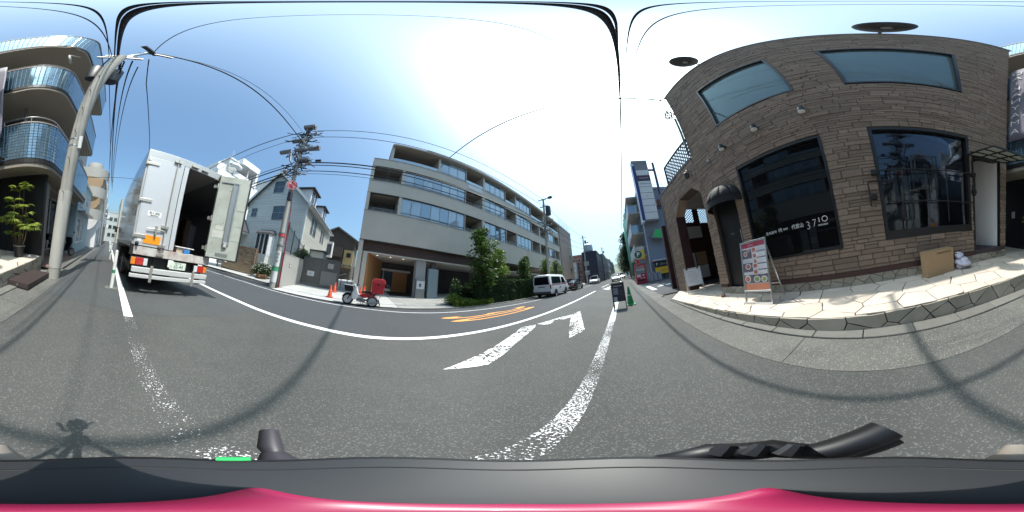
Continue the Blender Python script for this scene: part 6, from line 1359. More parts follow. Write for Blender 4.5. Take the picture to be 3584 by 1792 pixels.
# ------------------------------------------------------------------ concrete wall, railings, gate
fair = mat('fair_faced_concrete', (.36, .355, .34), .8, var=.1, vs=1.2, bump=.15, bs=50, col2=(.28, .275, .26), c2amt=.4, c2s=.9)
def lift(x, y): return gz(y) + rise(x)
cw_ = thing('concrete_wall', 'plain concrete garden wall running back beside the utility pole', 'wall', (-10.7, -4.95, lift(-10.7, -4.95)))
b = MB(); b.hexa([(x, y_, z) for z in (-.3, 2.1) for y_ in (-5.1, -4.85) for x in (-12.4, -9.05)]); b.build('wall_body', fair, cw_, w=True, bevel=.01); MB().box(-12.42, -9.03, -5.12, -4.83, 2.1, 2.14).build('coping', fair, cw_, w=True); b = MB(); b.box(-10.2, -9.98, -4.85, -4.835, 1.3, 1.52); b.build('name_plate_recess', ga, cw_, w=True); MB().box(-10.17, -10.01, -4.835, -4.83, 1.33, 1.49).build('name_plate', boardw, cw_, w=True)
irn = mat('wrought_iron', (.015, .016, .018), .5)
fe = thing('iron_railing', 'black iron railing stepping down along the top of the concrete wall', 'railing', (-10.7, -5.0, 2.15))
for x, h in ((-9.15, 2.0), (-10.1, 1.7), (-11.2, 1.4), (-12.3, 1.15)): b = MB(); b.tube([(x, -5.0, 2.14), (x, -5.0, 2.14 + h)], .035, 8); b.lathe([(.05, 0), (.02, .06), (.001, .1)], (x, -5.0, 2.14 + h), n=8); b.build('railing_post', irn, fe, w=True)
for (x0, h0), (x1, h1) in (((-9.15, 1.9), (-10.1, 1.6)), ((-10.1, 1.6), (-11.2, 1.3)), ((-11.2, 1.3), (-12.3, 1.05))):
    for f in (.12, .92): b = MB(); b.beam((x0, -5, 2.14 + h0 * f), (x1, -5, 2.14 + h1 * f), .025, .025); b.build('rail', irn, fe, w=True)
    for k in range(1, 7): x = x0 + (x1 - x0) * k / 7; h = h0 + (h1 - h0) * k / 7; b = MB(); b.tube([(x, -5, 2.14 + h * .12), (x, -5, 2.14 + h * 1.02)], .011, 5); b.build('baluster', irn, fe, w=True)
gt = thing('sliding_gate', 'dark grey metal driveway gate with white notice, behind the cones', 'gate', (-12.4, -3.6, lift(-12.4, -3.6)))
gtm = mat('gate_grey', (.13, .125, .12), .55, .2, var=.08, vs=2)
MB().box(-12.5, -12.4, -4.8, -1.85, .2, .3).build('gate_track', gtm, gt, w=True)
for k in range(26): y_ = -4.78 + k * .113; MB().box(-12.47, -12.43, y_, y_ + .098, .32, 2.38).build('gate_slat', gtm, gt, w=True)
b = MB(); b.box(-12.5, -12.4, -4.82, -1.82, 2.38, 2.46); b.box(-12.5, -12.4, -4.84, -4.79, .2, 2.46); b.box(-12.5, -12.4, -3.32, -3.25, .3, 2.4); b.box(-12.5, -12.4, -1.86, -1.78, .2, 2.46); b.build('gate_frame', gtm, gt, w=True)
MB().box(-12.4, -12.385, -4.35, -3.75, .95, 1.35).build('notice', boardw, gt, w=True); text('notice_lettering', '禁止', .12, mat('notice_ink', (.1, .1, .12), .6), gt, frame((.02, -.45, 1.15 - gt.location.z), (0, 1, 0), (0, 0, 1))); MB().box(-12.4, -12.38, -2.75, -2.3, 1.75, 2.15).build('letter_slot', fair, gt, w=True); MB().box(-12.4, -12.39, -3.2, -1.95, .4, 1.5).build('gate_panel', mat('gate_panel_grey', (.2, .2, .19), .5), gt, w=True)
tr2 = thing('trellis_fence', 'weathered wire side fence between gate and apartment column', 'fence', (-13.2, -1.0, lift(-13, -1)))
for y_ in (-1.7, -1.2, -.8): MB().box(-13.3, -13.25, y_, y_ + .05, .2, 2.3).build('fence_post', gtm, tr2, w=True)
for k in range(8): MB().box(-13.29, -13.27, -1.7, -.7, .4 + k * .24, .43 + k * .24).build('fence_wire', gtm, tr2, w=True)
b = MB(); b.tube([(-12.9, -1.25, .3), (-12.9, -1.0, 1.9)], .02, 6); b.tube([(-12.9, -2.2, 1.2), (-12.9, -1.3, 1.6)], .02, 6); b.build('leaning_pole', boardw, tr2, w=True)
# ------------------------------------------------------------------ white clapboard house
sidg = mat('shade_blue_siding', (.60, .63, .60), .6, var=.06, vs=2, rnd=.05); sidc = mat('sun_cream_siding', (.55, .56, .52), .6, var=.05, vs=2, rnd=.05); trim = mat('white_trim', (.68, .69, .70), .5); shing = mat('dark_shingle', (.07, .07, .08), .9, var=.2, vs=10, bump=.4, bs=30); hgl = glass_mat('house_glass', (.8, .9, 1), .06, body=(.03, .035, .04))  # shade's blue put into the gable siding, sun's cream into the side siding
ho = thing('clapboard_house', 'white clapboard house with steep gable and dormers across the street', 'house', (-19, -9.8, 0))
HX, HY0, HY1, HZ, AP, HB = -14.0, -13.6, -6.1, 8.1, 12.0, -25.0; HM = (HY0 + HY1) / 2
b = MB(); b.prism([(HY0 + .03, -.4), (HY1 - .03, -.4), (HY1 - .03, HZ), (HM, AP - .05), (HY0 + .03, HZ)], lambda u, v, d: (d, u, v), HB, HX - .03); b.build('house_body', mat('house_sheathing', (.2, .23, .24), .8), ho, w=True)
GW = [(-10.45, -9.25, 9.3, 10.75), (-9.95, -8.35, 6.05, 7.55), (-12.9, -12.15, 6.4, 7.35)]
z = .2; hh = .205
while z < AP - .2:
    half = (HY1 - HY0) / 2 if z < HZ else (HY1 - HY0) / 2 * (AP - z) / (AP - HZ)
    y0, y1 = HM - half, HM + half; spans = [(y0, y1)]
    for g in GW:
        if g[2] < z + hh and g[3] > z: spans = [q for (a, c) in spans for q in ((a, min(c, g[0])), (max(a, g[1]), c)) if q[1] - q[0] > .05]
    for a, c in spans:
        sl_ = 0 if z + hh < HZ else (HY1 - HY0) / 2 / (AP - HZ) * hh * (1 if z > HZ else .5); l_ = sl_ if a == y0 else 0; r_ = sl_ if c == y1 else 0
        if c - a < l_ + r_ + .02: continue
        b = MB(); b.hexa([(HX + .045, a, z), (HX + .045, c, z), (HX - .03, a, z), (HX - .03, c, z), (HX - .005, a + l_, z + hh), (HX - .005, c - r_, z + hh), (HX - .03, a + l_, z + hh), (HX - .03, c - r_, z + hh)]); b.build('clapboard', sidg, ho, w=True)
    z += hh
z = .2
SW = [(-17.6, -16.7, 5.3, 7.0), (-16.4, -15.8, 5.3, 7.0), (-21.4, -20.8, 5.3, 6.8), (-20.4, -19.8, 5.3, 6.8)]
while z < HZ - .1:
    spans = [(HB, HX)]
    for g in SW:
        if g[2] < z + hh and g[3] > z: spans = [q for (a, c) in spans for q in ((a, min(c, g[0])), (max(a, g[1]), c)) if q[1] - q[0] > .05]
    for a, c in spans: b = MB(); b.hexa([(x, y_, zz) for zz, o in ((z, .045), (z + hh, -.005)) for y_ in (HY1 - .03, HY1 + o) for x in (a, c)]); b.build('clapboard', sidc, ho, w=True)
    z += hh
def hwin(p0, p1, z0, z1, axis, nm='window', mull=1):
    """axis 'x': on the street gable (spans y); 'y': on the sunny side (spans x)"""
    f = MB(); g = MB(); o = .035
    def bx(b, a0, a1, c0, c1, d0, d1):
        if axis == 'x': b.box(HX + d0, HX + d1, a0, a1, c0, c1)
        else: b.box(a0, a1, HY1 + d0, HY1 + d1, c0, c1)
    bx(f, p0 - .06, p1 + .06, z1, z1 + .07, -.03, .05); bx(f, p0 - .08, p1 + .08, z0 - .06, z0, -.03, .07); bx(f, p0 - .06, p0, z0, z1, -.03, .045); bx(f, p1, p1 + .06, z0, z1, -.03, .045); bx(f, p0, p1, (z0 + z1) / 2 - .025, (z0 + z1) / 2 + .025, -.03, .03)
    for k in range(1, mull + 1): x = p0 + (p1 - p0) * k / (mull + 1); bx(f, x - .012, x + .012, z0, z1, -.03, .028)
    fo = f.build(nm, mat('window_trim_grey', (.30, .33, .34), .5), ho, w=True); bx(g, p0, p1, z0, z1, -.05, -.01); g.build('pane', hgl, fo, w=True)
for g in GW: hwin(*g, 'x', mull=1)
for g in SW: hwin(*g, 'y', mull=1)
# roof planes with gutters, dormers
ov = .45
for s, ye in ((-1, HY0), (1, HY1)):
    dy = (HY1 - HY0) / 2; k = (AP - HZ) / dy; e = (ye + s * ov, HZ - k * ov)
    b = MB(); b.hexa([(x, y_, z_ + t_) for t_ in (0, .16) for (y_, z_) in (e, (HM, AP)) for x in (HB - .3, HX + .4)]); b.build('roof_slope', shing, ho, w=True)
    b = MB(); b.hexa([(x, y_, z_ + t_) for t_ in (-.22, .17) for (y_, z_) in (e, (HM, AP)) for x in (HX + .4, HX + .46)]); b.build('bargeboard', trim, ho, w=True)
    b = MB(); b.tube([(HB - .3, e[0] + s * .04, e[1] + .02), (HX + .45, e[0] + s * .04, e[1] + .02)], .09, 8); b.build('gutter', mat('gutter_grey', (.42, .43, .43), .5), ho, w=True, smooth=True); b = MB(); b.box(HB, HX + .3, min(ye, ye + s * ov), max(ye, ye + s * ov), HZ - k * ov - .12, HZ - k * ov - .02); b.build('eave_soffit', trim, ho, w=True)
b = MB(); b.box(HX - .1, HX + .06, HY1 - .12, HY1 + .06, 0, HZ); b.build('corner_board', trim, ho, w=True)
for xa in (-15.9, -20.8):
    dz = 1.55; b = MB(); b.box(xa - 1.0, xa + 1.0, HM + .6, HY1 - .3, HZ + .2, HZ + .5 + dz); b.build('dormer_body', trim, ho, w=True)
    b = MB(); b.hexa([(x, y_, HZ + .5 + dz + t_ + (0 if x < xa + .5 else 0)) for t_ in (0, .14) for y_ in (HM - .3, HY1 + .05) for x in (xa - 1.25, xa + 1.25)]); b.build('dormer_roof', shing, ho, w=True)
    MB().box(xa - .7, xa + .7, HY1 - .3, HY1 - .26, HZ + .6, HZ + .3 + dz).build('dormer_window', hgl, ho, w=True); b = MB(); b.box(xa - .05, xa + .05, HY1 - .26, HY1 - .22, HZ + .6, HZ + .3 + dz); b.build('dormer_mullion', trim, ho, w=True)
# bay window on the street gable
b = MB(); b.prism([(-11.2, HX), (-9.0, HX), (-9.3, HX + .7), (-10.9, HX + .7)], lambda u, v, d: (v, u, d), 1.2, 2.0); b.build('bay_base', sidg, ho, w=True)
f = MB(); 
for y_ in (-10.9, -10.37, -9.83, -9.3): f.box(HX + .58, HX + .7, y_ - .05, y_ + .05, 2.0, 4.3)
f.box(HX + .56, HX + .7, -10.9, -9.3, 2.0, 2.1); f.box(HX + .56, HX + .7, -10.9, -9.3, 4.2, 4.3); f.hexa([(x, y_, z_) for z_ in (2.0, 4.3) for (x, y_) in ((HX, -11.2), (HX + .06, -11.2), (HX + .62, -10.92), (HX + .68, -10.92))]); f.hexa([(x, y_, z_) for z_ in (2.0, 4.3) for (x, y_) in ((HX, -9.0), (HX + .06, -9.0), (HX + .62, -9.28), (HX + .68, -9.28))])
bw_ = f.build('bay_window', trim, ho, w=True)
for a in (-10.85, -10.32, -9.78): MB().box(HX + .62, HX + .64, a, a + .43, 2.1, 4.2).build('pane', hgl, bw_, w=True); MB().box(HX + .45, HX + .47, a, a + .43, 2.1, 4.2).build('curtain', MATS['taupe_curtain'], bw_, w=True)
b = MB(); b.loft([[(HX, -11.4, 4.3), (HX + .85, -11.0, 4.3), (HX + .85, -9.2, 4.3), (HX, -8.8, 4.3)], [(HX, -11.1, 4.75), (HX + .15, -10.9, 4.75), (HX + .15, -9.3, 4.75), (HX, -9.1, 4.75)]]); b.build('bay_roof', shing, ho, w=True)
# porch at the near left of the gable
b = MB(); b.loft([[(HX, -17.5, 4.3), (HX + 2.6, -17.5, 4.3), (HX + 2.6, -12.6, 4.3), (HX, -12.6, 4.3)], [(HX, -16.5, 5.9), (HX + .3, -16.5, 5.9), (HX + .3, -13.6, 5.9), (HX, -13.6, 5.9)]]); b.build('porch_roof', shing, ho, w=True)
MB().box(HX, HX + 2.55, -17.4, -12.7, 4.1, 4.3).build('porch_fascia', trim, ho, w=True); MB().box(HX + 2.2, HX + 2.4, -13.2, -13.0, .5, 4.1).build('porch_column', trim, ho, w=True); MB().box(HX + .0, HX + .05, -17.5, -13.6, 0, 4.1).build('porch_wall', sidg, ho, w=True)
b = MB(); b.box(-24.9, -24.0, HY1, HY1 + .9, 4.0, 6.4); b.build('side_bay', trim, ho, w=True); MB().box(-24.0, -23.98, HY1 + .1, HY1 + .8, 4.4, 6.0).build('side_bay_window', hgl, ho, w=True); MB().box(-18.5, -17, HY1, HY1 + 1.6, .3, 3.6).build('side_annex', sidc, ho, w=True); MB().box(-18.7, -16.8, HY1 - .0, HY1 + 1.8, 3.6, 3.75).build('annex_roof', shing, ho, w=True)
# stacked brick-stone wall and flowering shrubs in front of it
sw = thing('stacked_stone_wall', 'tan stacked thin-stone garden wall beside the white flowering shrub', 'wall', (-11.9, -12.0, lift(-11.9, -12)))
stk = [mat('stack_tan_%d' % i, c, .9, var=.2, vs=10, rnd=.25) for i, c in enumerate(((.38, .25, .15), (.48, .35, .22), (.30, .18, .11), (.42, .33, .25)))]
rr = random.Random(14); cells = []
for r_ in range(34):
    z0 = r_ * .075; y_ = -13.8 + rr.uniform(0, .2)
    while y_ < -9.3 and z0 < 2.45:
        L = rr.uniform(.18, .5); cells.append((y_, min(y_ + L, -9.3), z0, .068)); y_ += L
MB().box(-12.2, -11.85, -13.8, -9.35, -.4, 2.45).build('wall_core', mat('stack_core', (.1, .075, .055), .95), sw, w=True)
um = MB(); um.box(-.5, .5, -.5, .5, -.5, .5); ums = [um.mesh('thin_stone', m) for m in stk]; rest = MB(); o = Vector(sw.location)
for i, (a, c, z0, h) in enumerate(sorted(cells, key=lambda c: -c[2])):
    t = rr.uniform(.05, .12); p = Vector((-11.85 + t / 2 - .02, (a + c) / 2, lift(-11.85, -11) + z0 + .1)) - o
    if i < 300: place('thin_stone', rr.choice(ums), sw, tuple(p), None, (t, c - a - .012, h - .012))
    else: rest.box(p.x - t / 2, p.x + t / 2, p.y - (c - a) / 2 + .006, p.y + (c - a) / 2 - .006, p.z - h / 2 + .006, p.z + h / 2 - .006)
if rest.v: stuff(rest.build('lower_thin_stones', stk[1], sw))
shrub('flowering_shrub', 'dark shrub dotted with white blossoms beside the stacked stone wall', (-11.7, -8.1, lift(-11.7, -8.1)), 1.0, 5200, .10, leafD, 51, 30, (1, 1.15, 1.0), flowers=90)
shrub('dry_shrub', 'low brownish ground shrub under the flowering shrub', (-10.9, -7.6, lift(-10.9, -7.6)), .42, 900, .09, mat('dry_leaf', (.22, .13, .07), .8), 52, 10, (1.2, 1.6, .5))
shrub('garden_shrub', 'dark rounded shrub rising behind the iron railing', (-13.2, -5.5, 1.9), .95, 4200, .11, leafD, 53, 28, (1.1, .9, 1.1)); tree('garden_tree', 'light green tree between house and open truck door', (-11.9, -14.6, lift(-12, -14.6)), 6.4, 2.4, 1.5, 30, 70, .2, leafB, 54)
shrub('garden_shrub', 'small dark shrub at the gate end behind the railing', (-13.4, -2.5, 1.2), .7, 1600, .12, leafD, 55, 14, (1, 1, 1.2))
# old brown house behind the gate, modern white building behind the truck
def simple_building(name, label, x0, x1, y0, y1, z0, z1, wall, cat='building', roof=None):
    t = thing(name, label, cat, ((x0 + x1) / 2, (y0 + y1) / 2, z0)); b = MB(); b.box(x0, x1, y0, y1, z0, z1); b.build('wall', wall, t, w=True); MB().box(x0 - .08, x1 + .08, y0 - .08, y1 + .08, z1, z1 + .22).build('roof_edge', roof or cream, t, w=True); return t
def facade_windows(t, plane, c, rows, cols, sz, glm, frm, out=1):
    """rows: z centres, cols: positions along the wall, sz (w, h); plane 'x' or 'y' at coordinate c"""
    for z_ in rows:
        for p in cols:
            f = MB(); g = MB(); w_, h_ = sz
            def bx(b, a0, a1, c0, c1, d0, d1):
                d0, d1 = sorted((c + out * d0, c + out * d1))
                if plane == 'x': b.box(d0, d1, a0, a1, c0, c1)
                else: b.box(a0, a1, d0, d1, c0, c1)
            bx(f, p - w_ / 2 - .06, p + w_ / 2 + .06, z_ - h_ / 2 - .07, z_ - h_ / 2, -.02, .07); bx(f, p - w_ / 2 - .06, p + w_ / 2 + .06, z_ + h_ / 2, z_ + h_ / 2 + .06, -.02, .05); bx(f, p - w_ / 2 - .06, p - w_ / 2, z_ - h_ / 2, z_ + h_ / 2, -.02, .045); bx(f, p + w_ / 2, p + w_ / 2 + .06, z_ - h_ / 2, z_ + h_ / 2, -.02, .045); bx(f, p - .025, p + .025, z_ - h_ / 2, z_ + h_ / 2, -.02, .035)
            fo = f.build('window', frm, t, w=True); bx(g, p - w_ / 2, p + w_ / 2, z_ - h_ / 2, z_ + h_ / 2, -.02, .012); g.build('pane', glm, fo, w=True)
obm = mat('aged_brown_boards', (.10, .08, .065), .9, var=.25, vs=1.5, stretch=(1, 1, 4)); och = mat('ochre_render', (.48, .36, .17), .85, var=.08)
oh = thing('old_brown_house', 'weathered brown timber house with low gable behind the gate', 'house', (-29, -4, 0))
b = MB(); b.prism([(-8.2, -.3), (-2.2, -.3), (-2.2, 8.2), (-5.6, 10.2), (-8.2, 8.9)], lambda u, v, d: (d, u, v), -38, -29); b.build('wall', obm, oh, w=True)
b = MB(); b.hexa([(x, y_, z_ + t_) for t_ in (0, .2) for (y_, z_) in ((-8.7, 8.6), (-5.6, 10.2)) for x in (-38, -28.4)]); b.hexa([(x, y_, z_ + t_) for t_ in (0, .2) for (y_, z_) in ((-1.4, 7.75), (-5.6, 10.2)) for x in (-38, -28.4)]); b.build('roof', mat('grey_metal_roof', (.16, .16, .17), .6), oh, w=True)
MB().box(-28.98, -28.6, -3.9, -2.2, 3.0, 6.2).build('ochre_wing', och, oh, w=True); MB().box(-28.6, -28.55, -3.4, -2.6, 4.9, 5.7).build('window', hgl, oh, w=True); MB().box(-28.6, -28.3, -6.4, -4.2, 4.8, 6.6).build('timber_box', obm, oh, w=True); MB().box(-30, -27.6, -7.5, -2.2, 3.3, 3.5).build('lean_to_roof', MATS['grey_metal_roof'], oh, w=True)
wm = mat('bright_white_render', (.72, .73, .74), .7, var=.04); gm_ = mat('pale_grey_render', (.42, .45, .45), .8, var=.05)
mb = thing('white_modern_building', 'white modern building with recessed roof terrace rising above the truck door', 'building', (-19, -26, gz(-26)))
MB().box(-26, -13.5, -34, -21.5, -1.2, 15.6).build('wall', wm, mb, w=True); MB().box(-26.3, -26, -34, -21.4, -1.2, 19.6).build('side_wall', gm_, mb, w=True)
MB().box(-22.4, -21.9, -34, -21.3, 15.6, 20.0).build('terrace_side_fin', wm, mb, w=True); MB().box(-22.4, -17.6, -34, -21.2, 18.9, 20.2).build('terrace_roof_beam', wm, mb, w=True); MB().box(-20.2, -20.0, -22.0, -21.8, 15.6, 18.9).build('terrace_post', wm, mb, w=True)
MB().box(-21.9, -17.6, -26, -25.8, 15.6, 18.9).build('terrace_back_wall', mat('terrace_shade_wall', (.2, .19, .2), .8), mb, w=True); MB().box(-21.9, -16.5, -21.6, -21.4, 15.6, 16.6).build('terrace_parapet', wm, mb, w=True)
MB().box(-17.6, -15.6, -30, -22.2, 15.6, 19.2).build('stair_tower', gm_, mb, w=True); MB().box(-17.7, -15.5, -30.1, -22.1, 19.2, 19.5).build('stair_tower_cap', wm, mb, w=True); MB().box(-15.6, -13.5, -30, -22.0, 15.6, 17.2).build('lower_block', wm, mb, w=True)
b = MB(); b.tube([(-17.6, -21.45, 17.6), (-16.4, -21.0, 17.5), (-15.2, -21.45, 17.3)], .5, 12); b.build('curved_parapet', wm, mb, w=True, smooth='all')
for x, y_ in ((-16.4, -23), (-17.1, -23.5)): b = MB(); b.tube([(x, y_, 19.5), (x, y_, 22.0)], .05, 6); b.build('mast', steel, mb, w=True)
facade_windows(mb, 'y', -21.5, (4, 8, 11.5), (-24, -21, -18, -15), (1.6, 1.6), hgl, alum); facade_windows(mb, 'x', -13.5, (4, 8, 11.5), (-32, -29, -26, -23.5), (1.5, 1.5), hgl, alum)
# neighbours that close the street on that side, behind the truck
nb = simple_building('grey_townhouse', 'grey three-storey townhouse seen past the far end of the truck', -24, -12, -52, -36, -2.5, 9, mat('warm_grey_render', (.34, .33, .31), .85, var=.08)); facade_windows(nb, 'x', -12, (2, 5, 7.6), (-50, -47, -44, -41, -38), (1.5, 1.4), hgl, alum)
nb = simple_building('street_end_block', 'beige block closing the far bend of the street behind the truck', -14, -2.5, -75, -58, -3, 14, mat('beige_tile_wall', (.42, .37, .31), .8, var=.06)); facade_windows(nb, 'y', -58, (1.5, 4.5, 7.5, 10.5), (-12, -9.5, -7, -4.5), (1.4, 1.4), hgl, alum)
nb = simple_building('narrow_white_block', 'narrow white building at the bend beyond the curved balconies', -2.4, 2.0, -72, -62, -3, 9, gm_); facade_windows(nb, 'y', -62, (.5, 3.5, 6.5), (-1.5, .2), (1.1, 1.3), hgl, alum)
# ------------------------------------------------------------------ buildings down the street past the balcony block
lb = simple_building('light_blue_shop', 'light blue low shop front past the tiled balcony building', 2.2, 9, -15.8, -10.2, -.8, 4.6, mat('light_blue_render', (.36, .48, .52), .7, var=.08)); facade_windows(lb, 'x', 2.2, (1.1,), (-11.2, -12.6), (1.0, 1.6), hgl, trim, -1); facade_windows(lb, 'x', 2.2, (3.4,), (-11.4, -13.4), (1.2, 1.0), hgl, trim, -1); MB().box(1.7, 2.2, -15.5, -10.4, 2.3, 2.45).build('awning_slab', steel, lb, w=True)
nb = simple_building('grey_slab_block', 'tall grey block behind the light blue shop', 4.0, 12, -20, -10.3, -1, 12.5, mat('cool_grey_render', (.30, .32, .34), .8, var=.08)); facade_windows(nb, 'x', 4.0, (6, 8.5, 11), (-11.5, -13.5, -15.5, -17.5), (1.1, 1.2), hgl, alum, -1)
cbm = mat('balcony_beige_grey', (.44, .43, .40), .8, var=.06); cb2 = mat('tan_tile_wall', (.40, .30, .20), .8, var=.06)
cv = thing('curved_balcony_building', 'tan and white building with curved white balconies and rooftop tank', 'building', (3, -22, gz(-22)))
MB().box(1.5, 9, -27, -18, -1, 3.2).build('lower_wall', wm, cv, w=True); MB().box(1.55, 9, -26.9, -18.1, 3.2, 7.6).build('upper_wall', cb2, cv, w=True); MB().box(1.1, 1.55, -27, -25.5, 3.2, 7.9).build('white_stair_tower', wm, cv, w=True); MB().box(1.4, 9, -27.1, -18, 7.6, 7.9).build('roof_edge', cbm, cv, w=True)
for z_ in (2.55, 5.0, 7.2):
    b = MB(); rings = []
    for i in range(11): a = math.pi * (.5 + i / 20 * 1.0); rings.append([(2.6 + (r_) * math.cos(a), -18 - .0 + (r_ * 1.1) * math.sin(a) - .6, z_ + h) for r_, h in ((1.55, -.15), (1.62, .95), (1.50, .95), (1.45, -.0))])
    for xs_ in (2.7, 6.0): rings.insert(0, [(xs_, -18 + dy, z_ + h) for dy, h in ((1.1, -.15), (1.17, .95), (1.05, .95), (1.0, 0))])
    b.loft(rings); b.build('curved_balcony', cbm, cv, w=True, smooth=True)
b = MB(); b.lathe([(.001, 0), (.95, 0), (1.0, .1), (.9, 1.9), (.001, 2.1)], (3.0, -21, 8.3), n=20); b.build('water_tank', cbm, cv, w=True, smooth=True); MB().box(2.1, 3.9, -21.8, -20.2, 7.9, 8.3).build('tank_stand', steel, cv, w=True)
MB().box(1.48, 1.5, -22.5, -21.2, -.5, 1.7).build('doorway', MATS['black_sheet'], cv, w=True); MB().box(1.47, 1.5, -19.8, -18.8, .2, 1.4).build('notice_window', hgl, cv, w=True); facade_windows(cv, 'x', 1.55, (4.4, 6.4), (-20.5, -23), (.9, 1.1), hgl, trim, -1)
for i, (x, y0, y1, h, m, lab) in enumerate(((1.9, -36, -27.6, 9.5, wm, 'white mid-rise beyond the curved balconies'), (2.1, -46, -36.4, 12, gm_, 'pale grey mid-rise, second beyond the curved balconies'), (1.6, -53.6, -46.4, 8, cream, 'cream low-rise near the far bend of the street'))):
    nb = simple_building('street_building', lab, x, x + 8, y0, y1, -2.5, h, m); facade_windows(nb, 'x', x, [z_ for z_ in (1.2, 4, 6.6, 9.4) if z_ < h - 1], [y0 + 1.5 + 2.2 * k for k in range(int((y1 - y0 - 1.5) / 2.2))], (1.2, 1.4), hgl, alum, -1)
    for z_ in (2.6, 5.3): MB().box(x - .9, x, y0 + 1, y1 - 1, z_, z_ + .9).build('balcony', wm, nb, w=True)
# ------------------------------------------------------------------ grey-blue building over the side street with sign tower
gb = mat('slate_blue_render', (.22, .26, .32), .75, var=.07, vs=.6); gbw = mat('pale_balcony_panel', (.55, .60, .66), .5); navy = mat('navy_sign_edge', (.015, .03, .16), .4)
sb = thing('slate_building', 'slate blue building with white-glazed balconies at the side street corner', 'building', (5, 22, gz(22)))
MB().box(3.35, 6.9, 17.2, 26, .3, 11.3).build('wall', gb, sb, w=True); MB().box(3.25, 7.0, 17.1, 26.1, 11.3, 11.6).build('roof_edge', mat('slate_cap', (.28, .31, .35), .6), sb, w=True)
for z_ in (3.6, 6.2, 8.8, 11.0):
    MB().box(1.95, 3.35, 18.2, 25.6, z_ - .12, z_ + .04).build('balcony_slab', cbm, sb, w=True)
    if z_ < 10:
        MB().box(1.95, 2.03, 18.2, 25.6, z_ + .04, z_ + 1.25).build('balcony_front', gbw, sb, w=True)
        for k in range(6): y_ = 18.2 + k * 1.48; MB().box(1.93, 1.95, y_, y_ + .05, z_ + .04, z_ + 1.25).build('front_mullion', alum, sb, w=True)
        f = MB().box(2.05, 3.3, 18.2, 18.26, z_ + 1.0, z_ + 1.06).box(2.05, 2.1, 18.2, 18.26, z_ + .04, z_ + 1.0).box(3.25, 3.3, 18.2, 18.26, z_ + .04, z_ + 1.0).build('end_frame', alum, sb, w=True); MB().box(2.1, 3.25, 18.22, 18.24, z_ + .04, z_ + 1.0).build('pane', aptgl, f, w=True)
b = MB(); b.tube([(3.28, 17.15, .5), (3.28, 17.15, 11.2)], .06, 8); b.build('downpipe', gbw, sb, w=True); MB().box(3.6, 6.9, 17.12, 17.2, 5.2, 5.3).build('ledge', mat('ledge_dark', (.12, .14, .17), .7), sb, w=True); MB().box(5.3, 5.9, 17.15, 17.2, 3.0, 4.2).build('window_frame', alum, sb, w=True); MB().box(5.36, 5.84, 17.13, 17.15, 3.06, 4.14).build('window', hgl, sb, w=True)
MB().box(3.5, 6.9, 16.4, 17.2, 2.55, 2.65).build('canopy', boardw, sb, w=True); MB().box(4.6, 6.8, 17.0, 17.19, .55, 2.5).build('garage_opening', MATS['ledge_dark'], sb, w=True)
for k in range(4): b = MB(); b.tube([(3.4 + k, 17.2, 11.6), (3.4 + k, 17.2, 12.4)], .02, 5); b.build('roof_rail_post', alum, sb, w=True)
for z_ in (12.0, 12.4): b = MB(); b.tube([(3.4, 17.2, z_), (6.9, 17.2, z_)], .015, 5); b.build('roof_rail', alum, sb, w=True)
stw = thing('sign_tower', 'tall vertical sign box of stacked white panels with navy edge', 'sign', (3.9, 16.4, 6.8))
MB().box(3.05, 3.3, 15.95, 16.9, 6.7, 14.6).build('side_panel', gbw, stw, w=True); MB().box(3.3, 4.85, 16.0, 16.9, 6.8, 14.6).build('case', mat('sign_case_grey', (.2, .2, .22), .6), stw, w=True); MB().box(3.06, 3.36, 15.93, 15.95, 6.9, 14.2).build('navy_edge', navy, stw, w=True)
spm = mat('lit_sign_panel', (.60, .60, .58), .5, var=.03); zs_ = [6.95 + k * .82 for k in range(9)]
for k in range(8):
    pn = MB().box(3.4, 4.8, 15.93, 15.99, zs_[k], zs_[k + 1] - .05).build('sign_panel', mat('maroon_sign_panel', (.06, .03, .045), .5) if k == 6 else spm, stw, w=True)
    if k == 6: text('sign_lettering', 'Restaurant', .22, boardw, pn, frame((.2, -.48, zs_[k] + .4 - 6.8), (1, 0, 0), (0, 0, 1)))
for k, s_ in ((3, 'S'), (5, 'Charme ❧')): text('sign_lettering', s_, .26, mat('sign_ink', (.08, .07, .08), .6), stw, frame((.2, -.48, zs_[k] + .4 - 6.8), (1, 0, 0), (0, 0, 1)))
MB().box(3.1, 4.85, 15.95, 16.9, 14.6, 15.1).build('top_cap', MATS['sign_case_grey'], stw, w=True)
sp_ = thing('sign_support_post', 'dark purple steel post standing beside the sign tower', 'post', (5.6, 16.3, gz(16.3))); b = MB(); b.tube([(5.6, 16.3, .3), (5.6, 16.3, 14.9)], .14, 10); b.build('shaft', mat('purple_steel', (.07, .04, .08), .5), sp_, w=True); MB().box(4.85, 5.6, 16.2, 16.4, 13.6, 13.8).build('bracket', MATS['purple_steel'], sp_, w=True); MB().box(4.85, 5.6, 16.2, 16.4, 8.2, 8.4).build('bracket', MATS['purple_steel'], sp_, w=True)
gs = thing('green_signboard', 'bright green framed signboard on the slate building wall', 'sign', (4.5, 16.3, 4.9)); MB().prism([(3.7, 4.95), (5.4, 4.75), (5.4, 5.75), (4.15, 5.95)], lambda u, v, d: (u, d, v), 16.2, 16.9).build('sign_frame', MATS['sign_case_grey'], gs, w=True); MB().prism([(3.9, 5.0), (5.35, 4.84), (5.35, 5.68), (4.25, 5.84)], lambda u, v, d: (u, d, v), 16.17, 16.2).build('sign_face', mat('vivid_green', (.02, .45, .12), .4), gs, w=True)
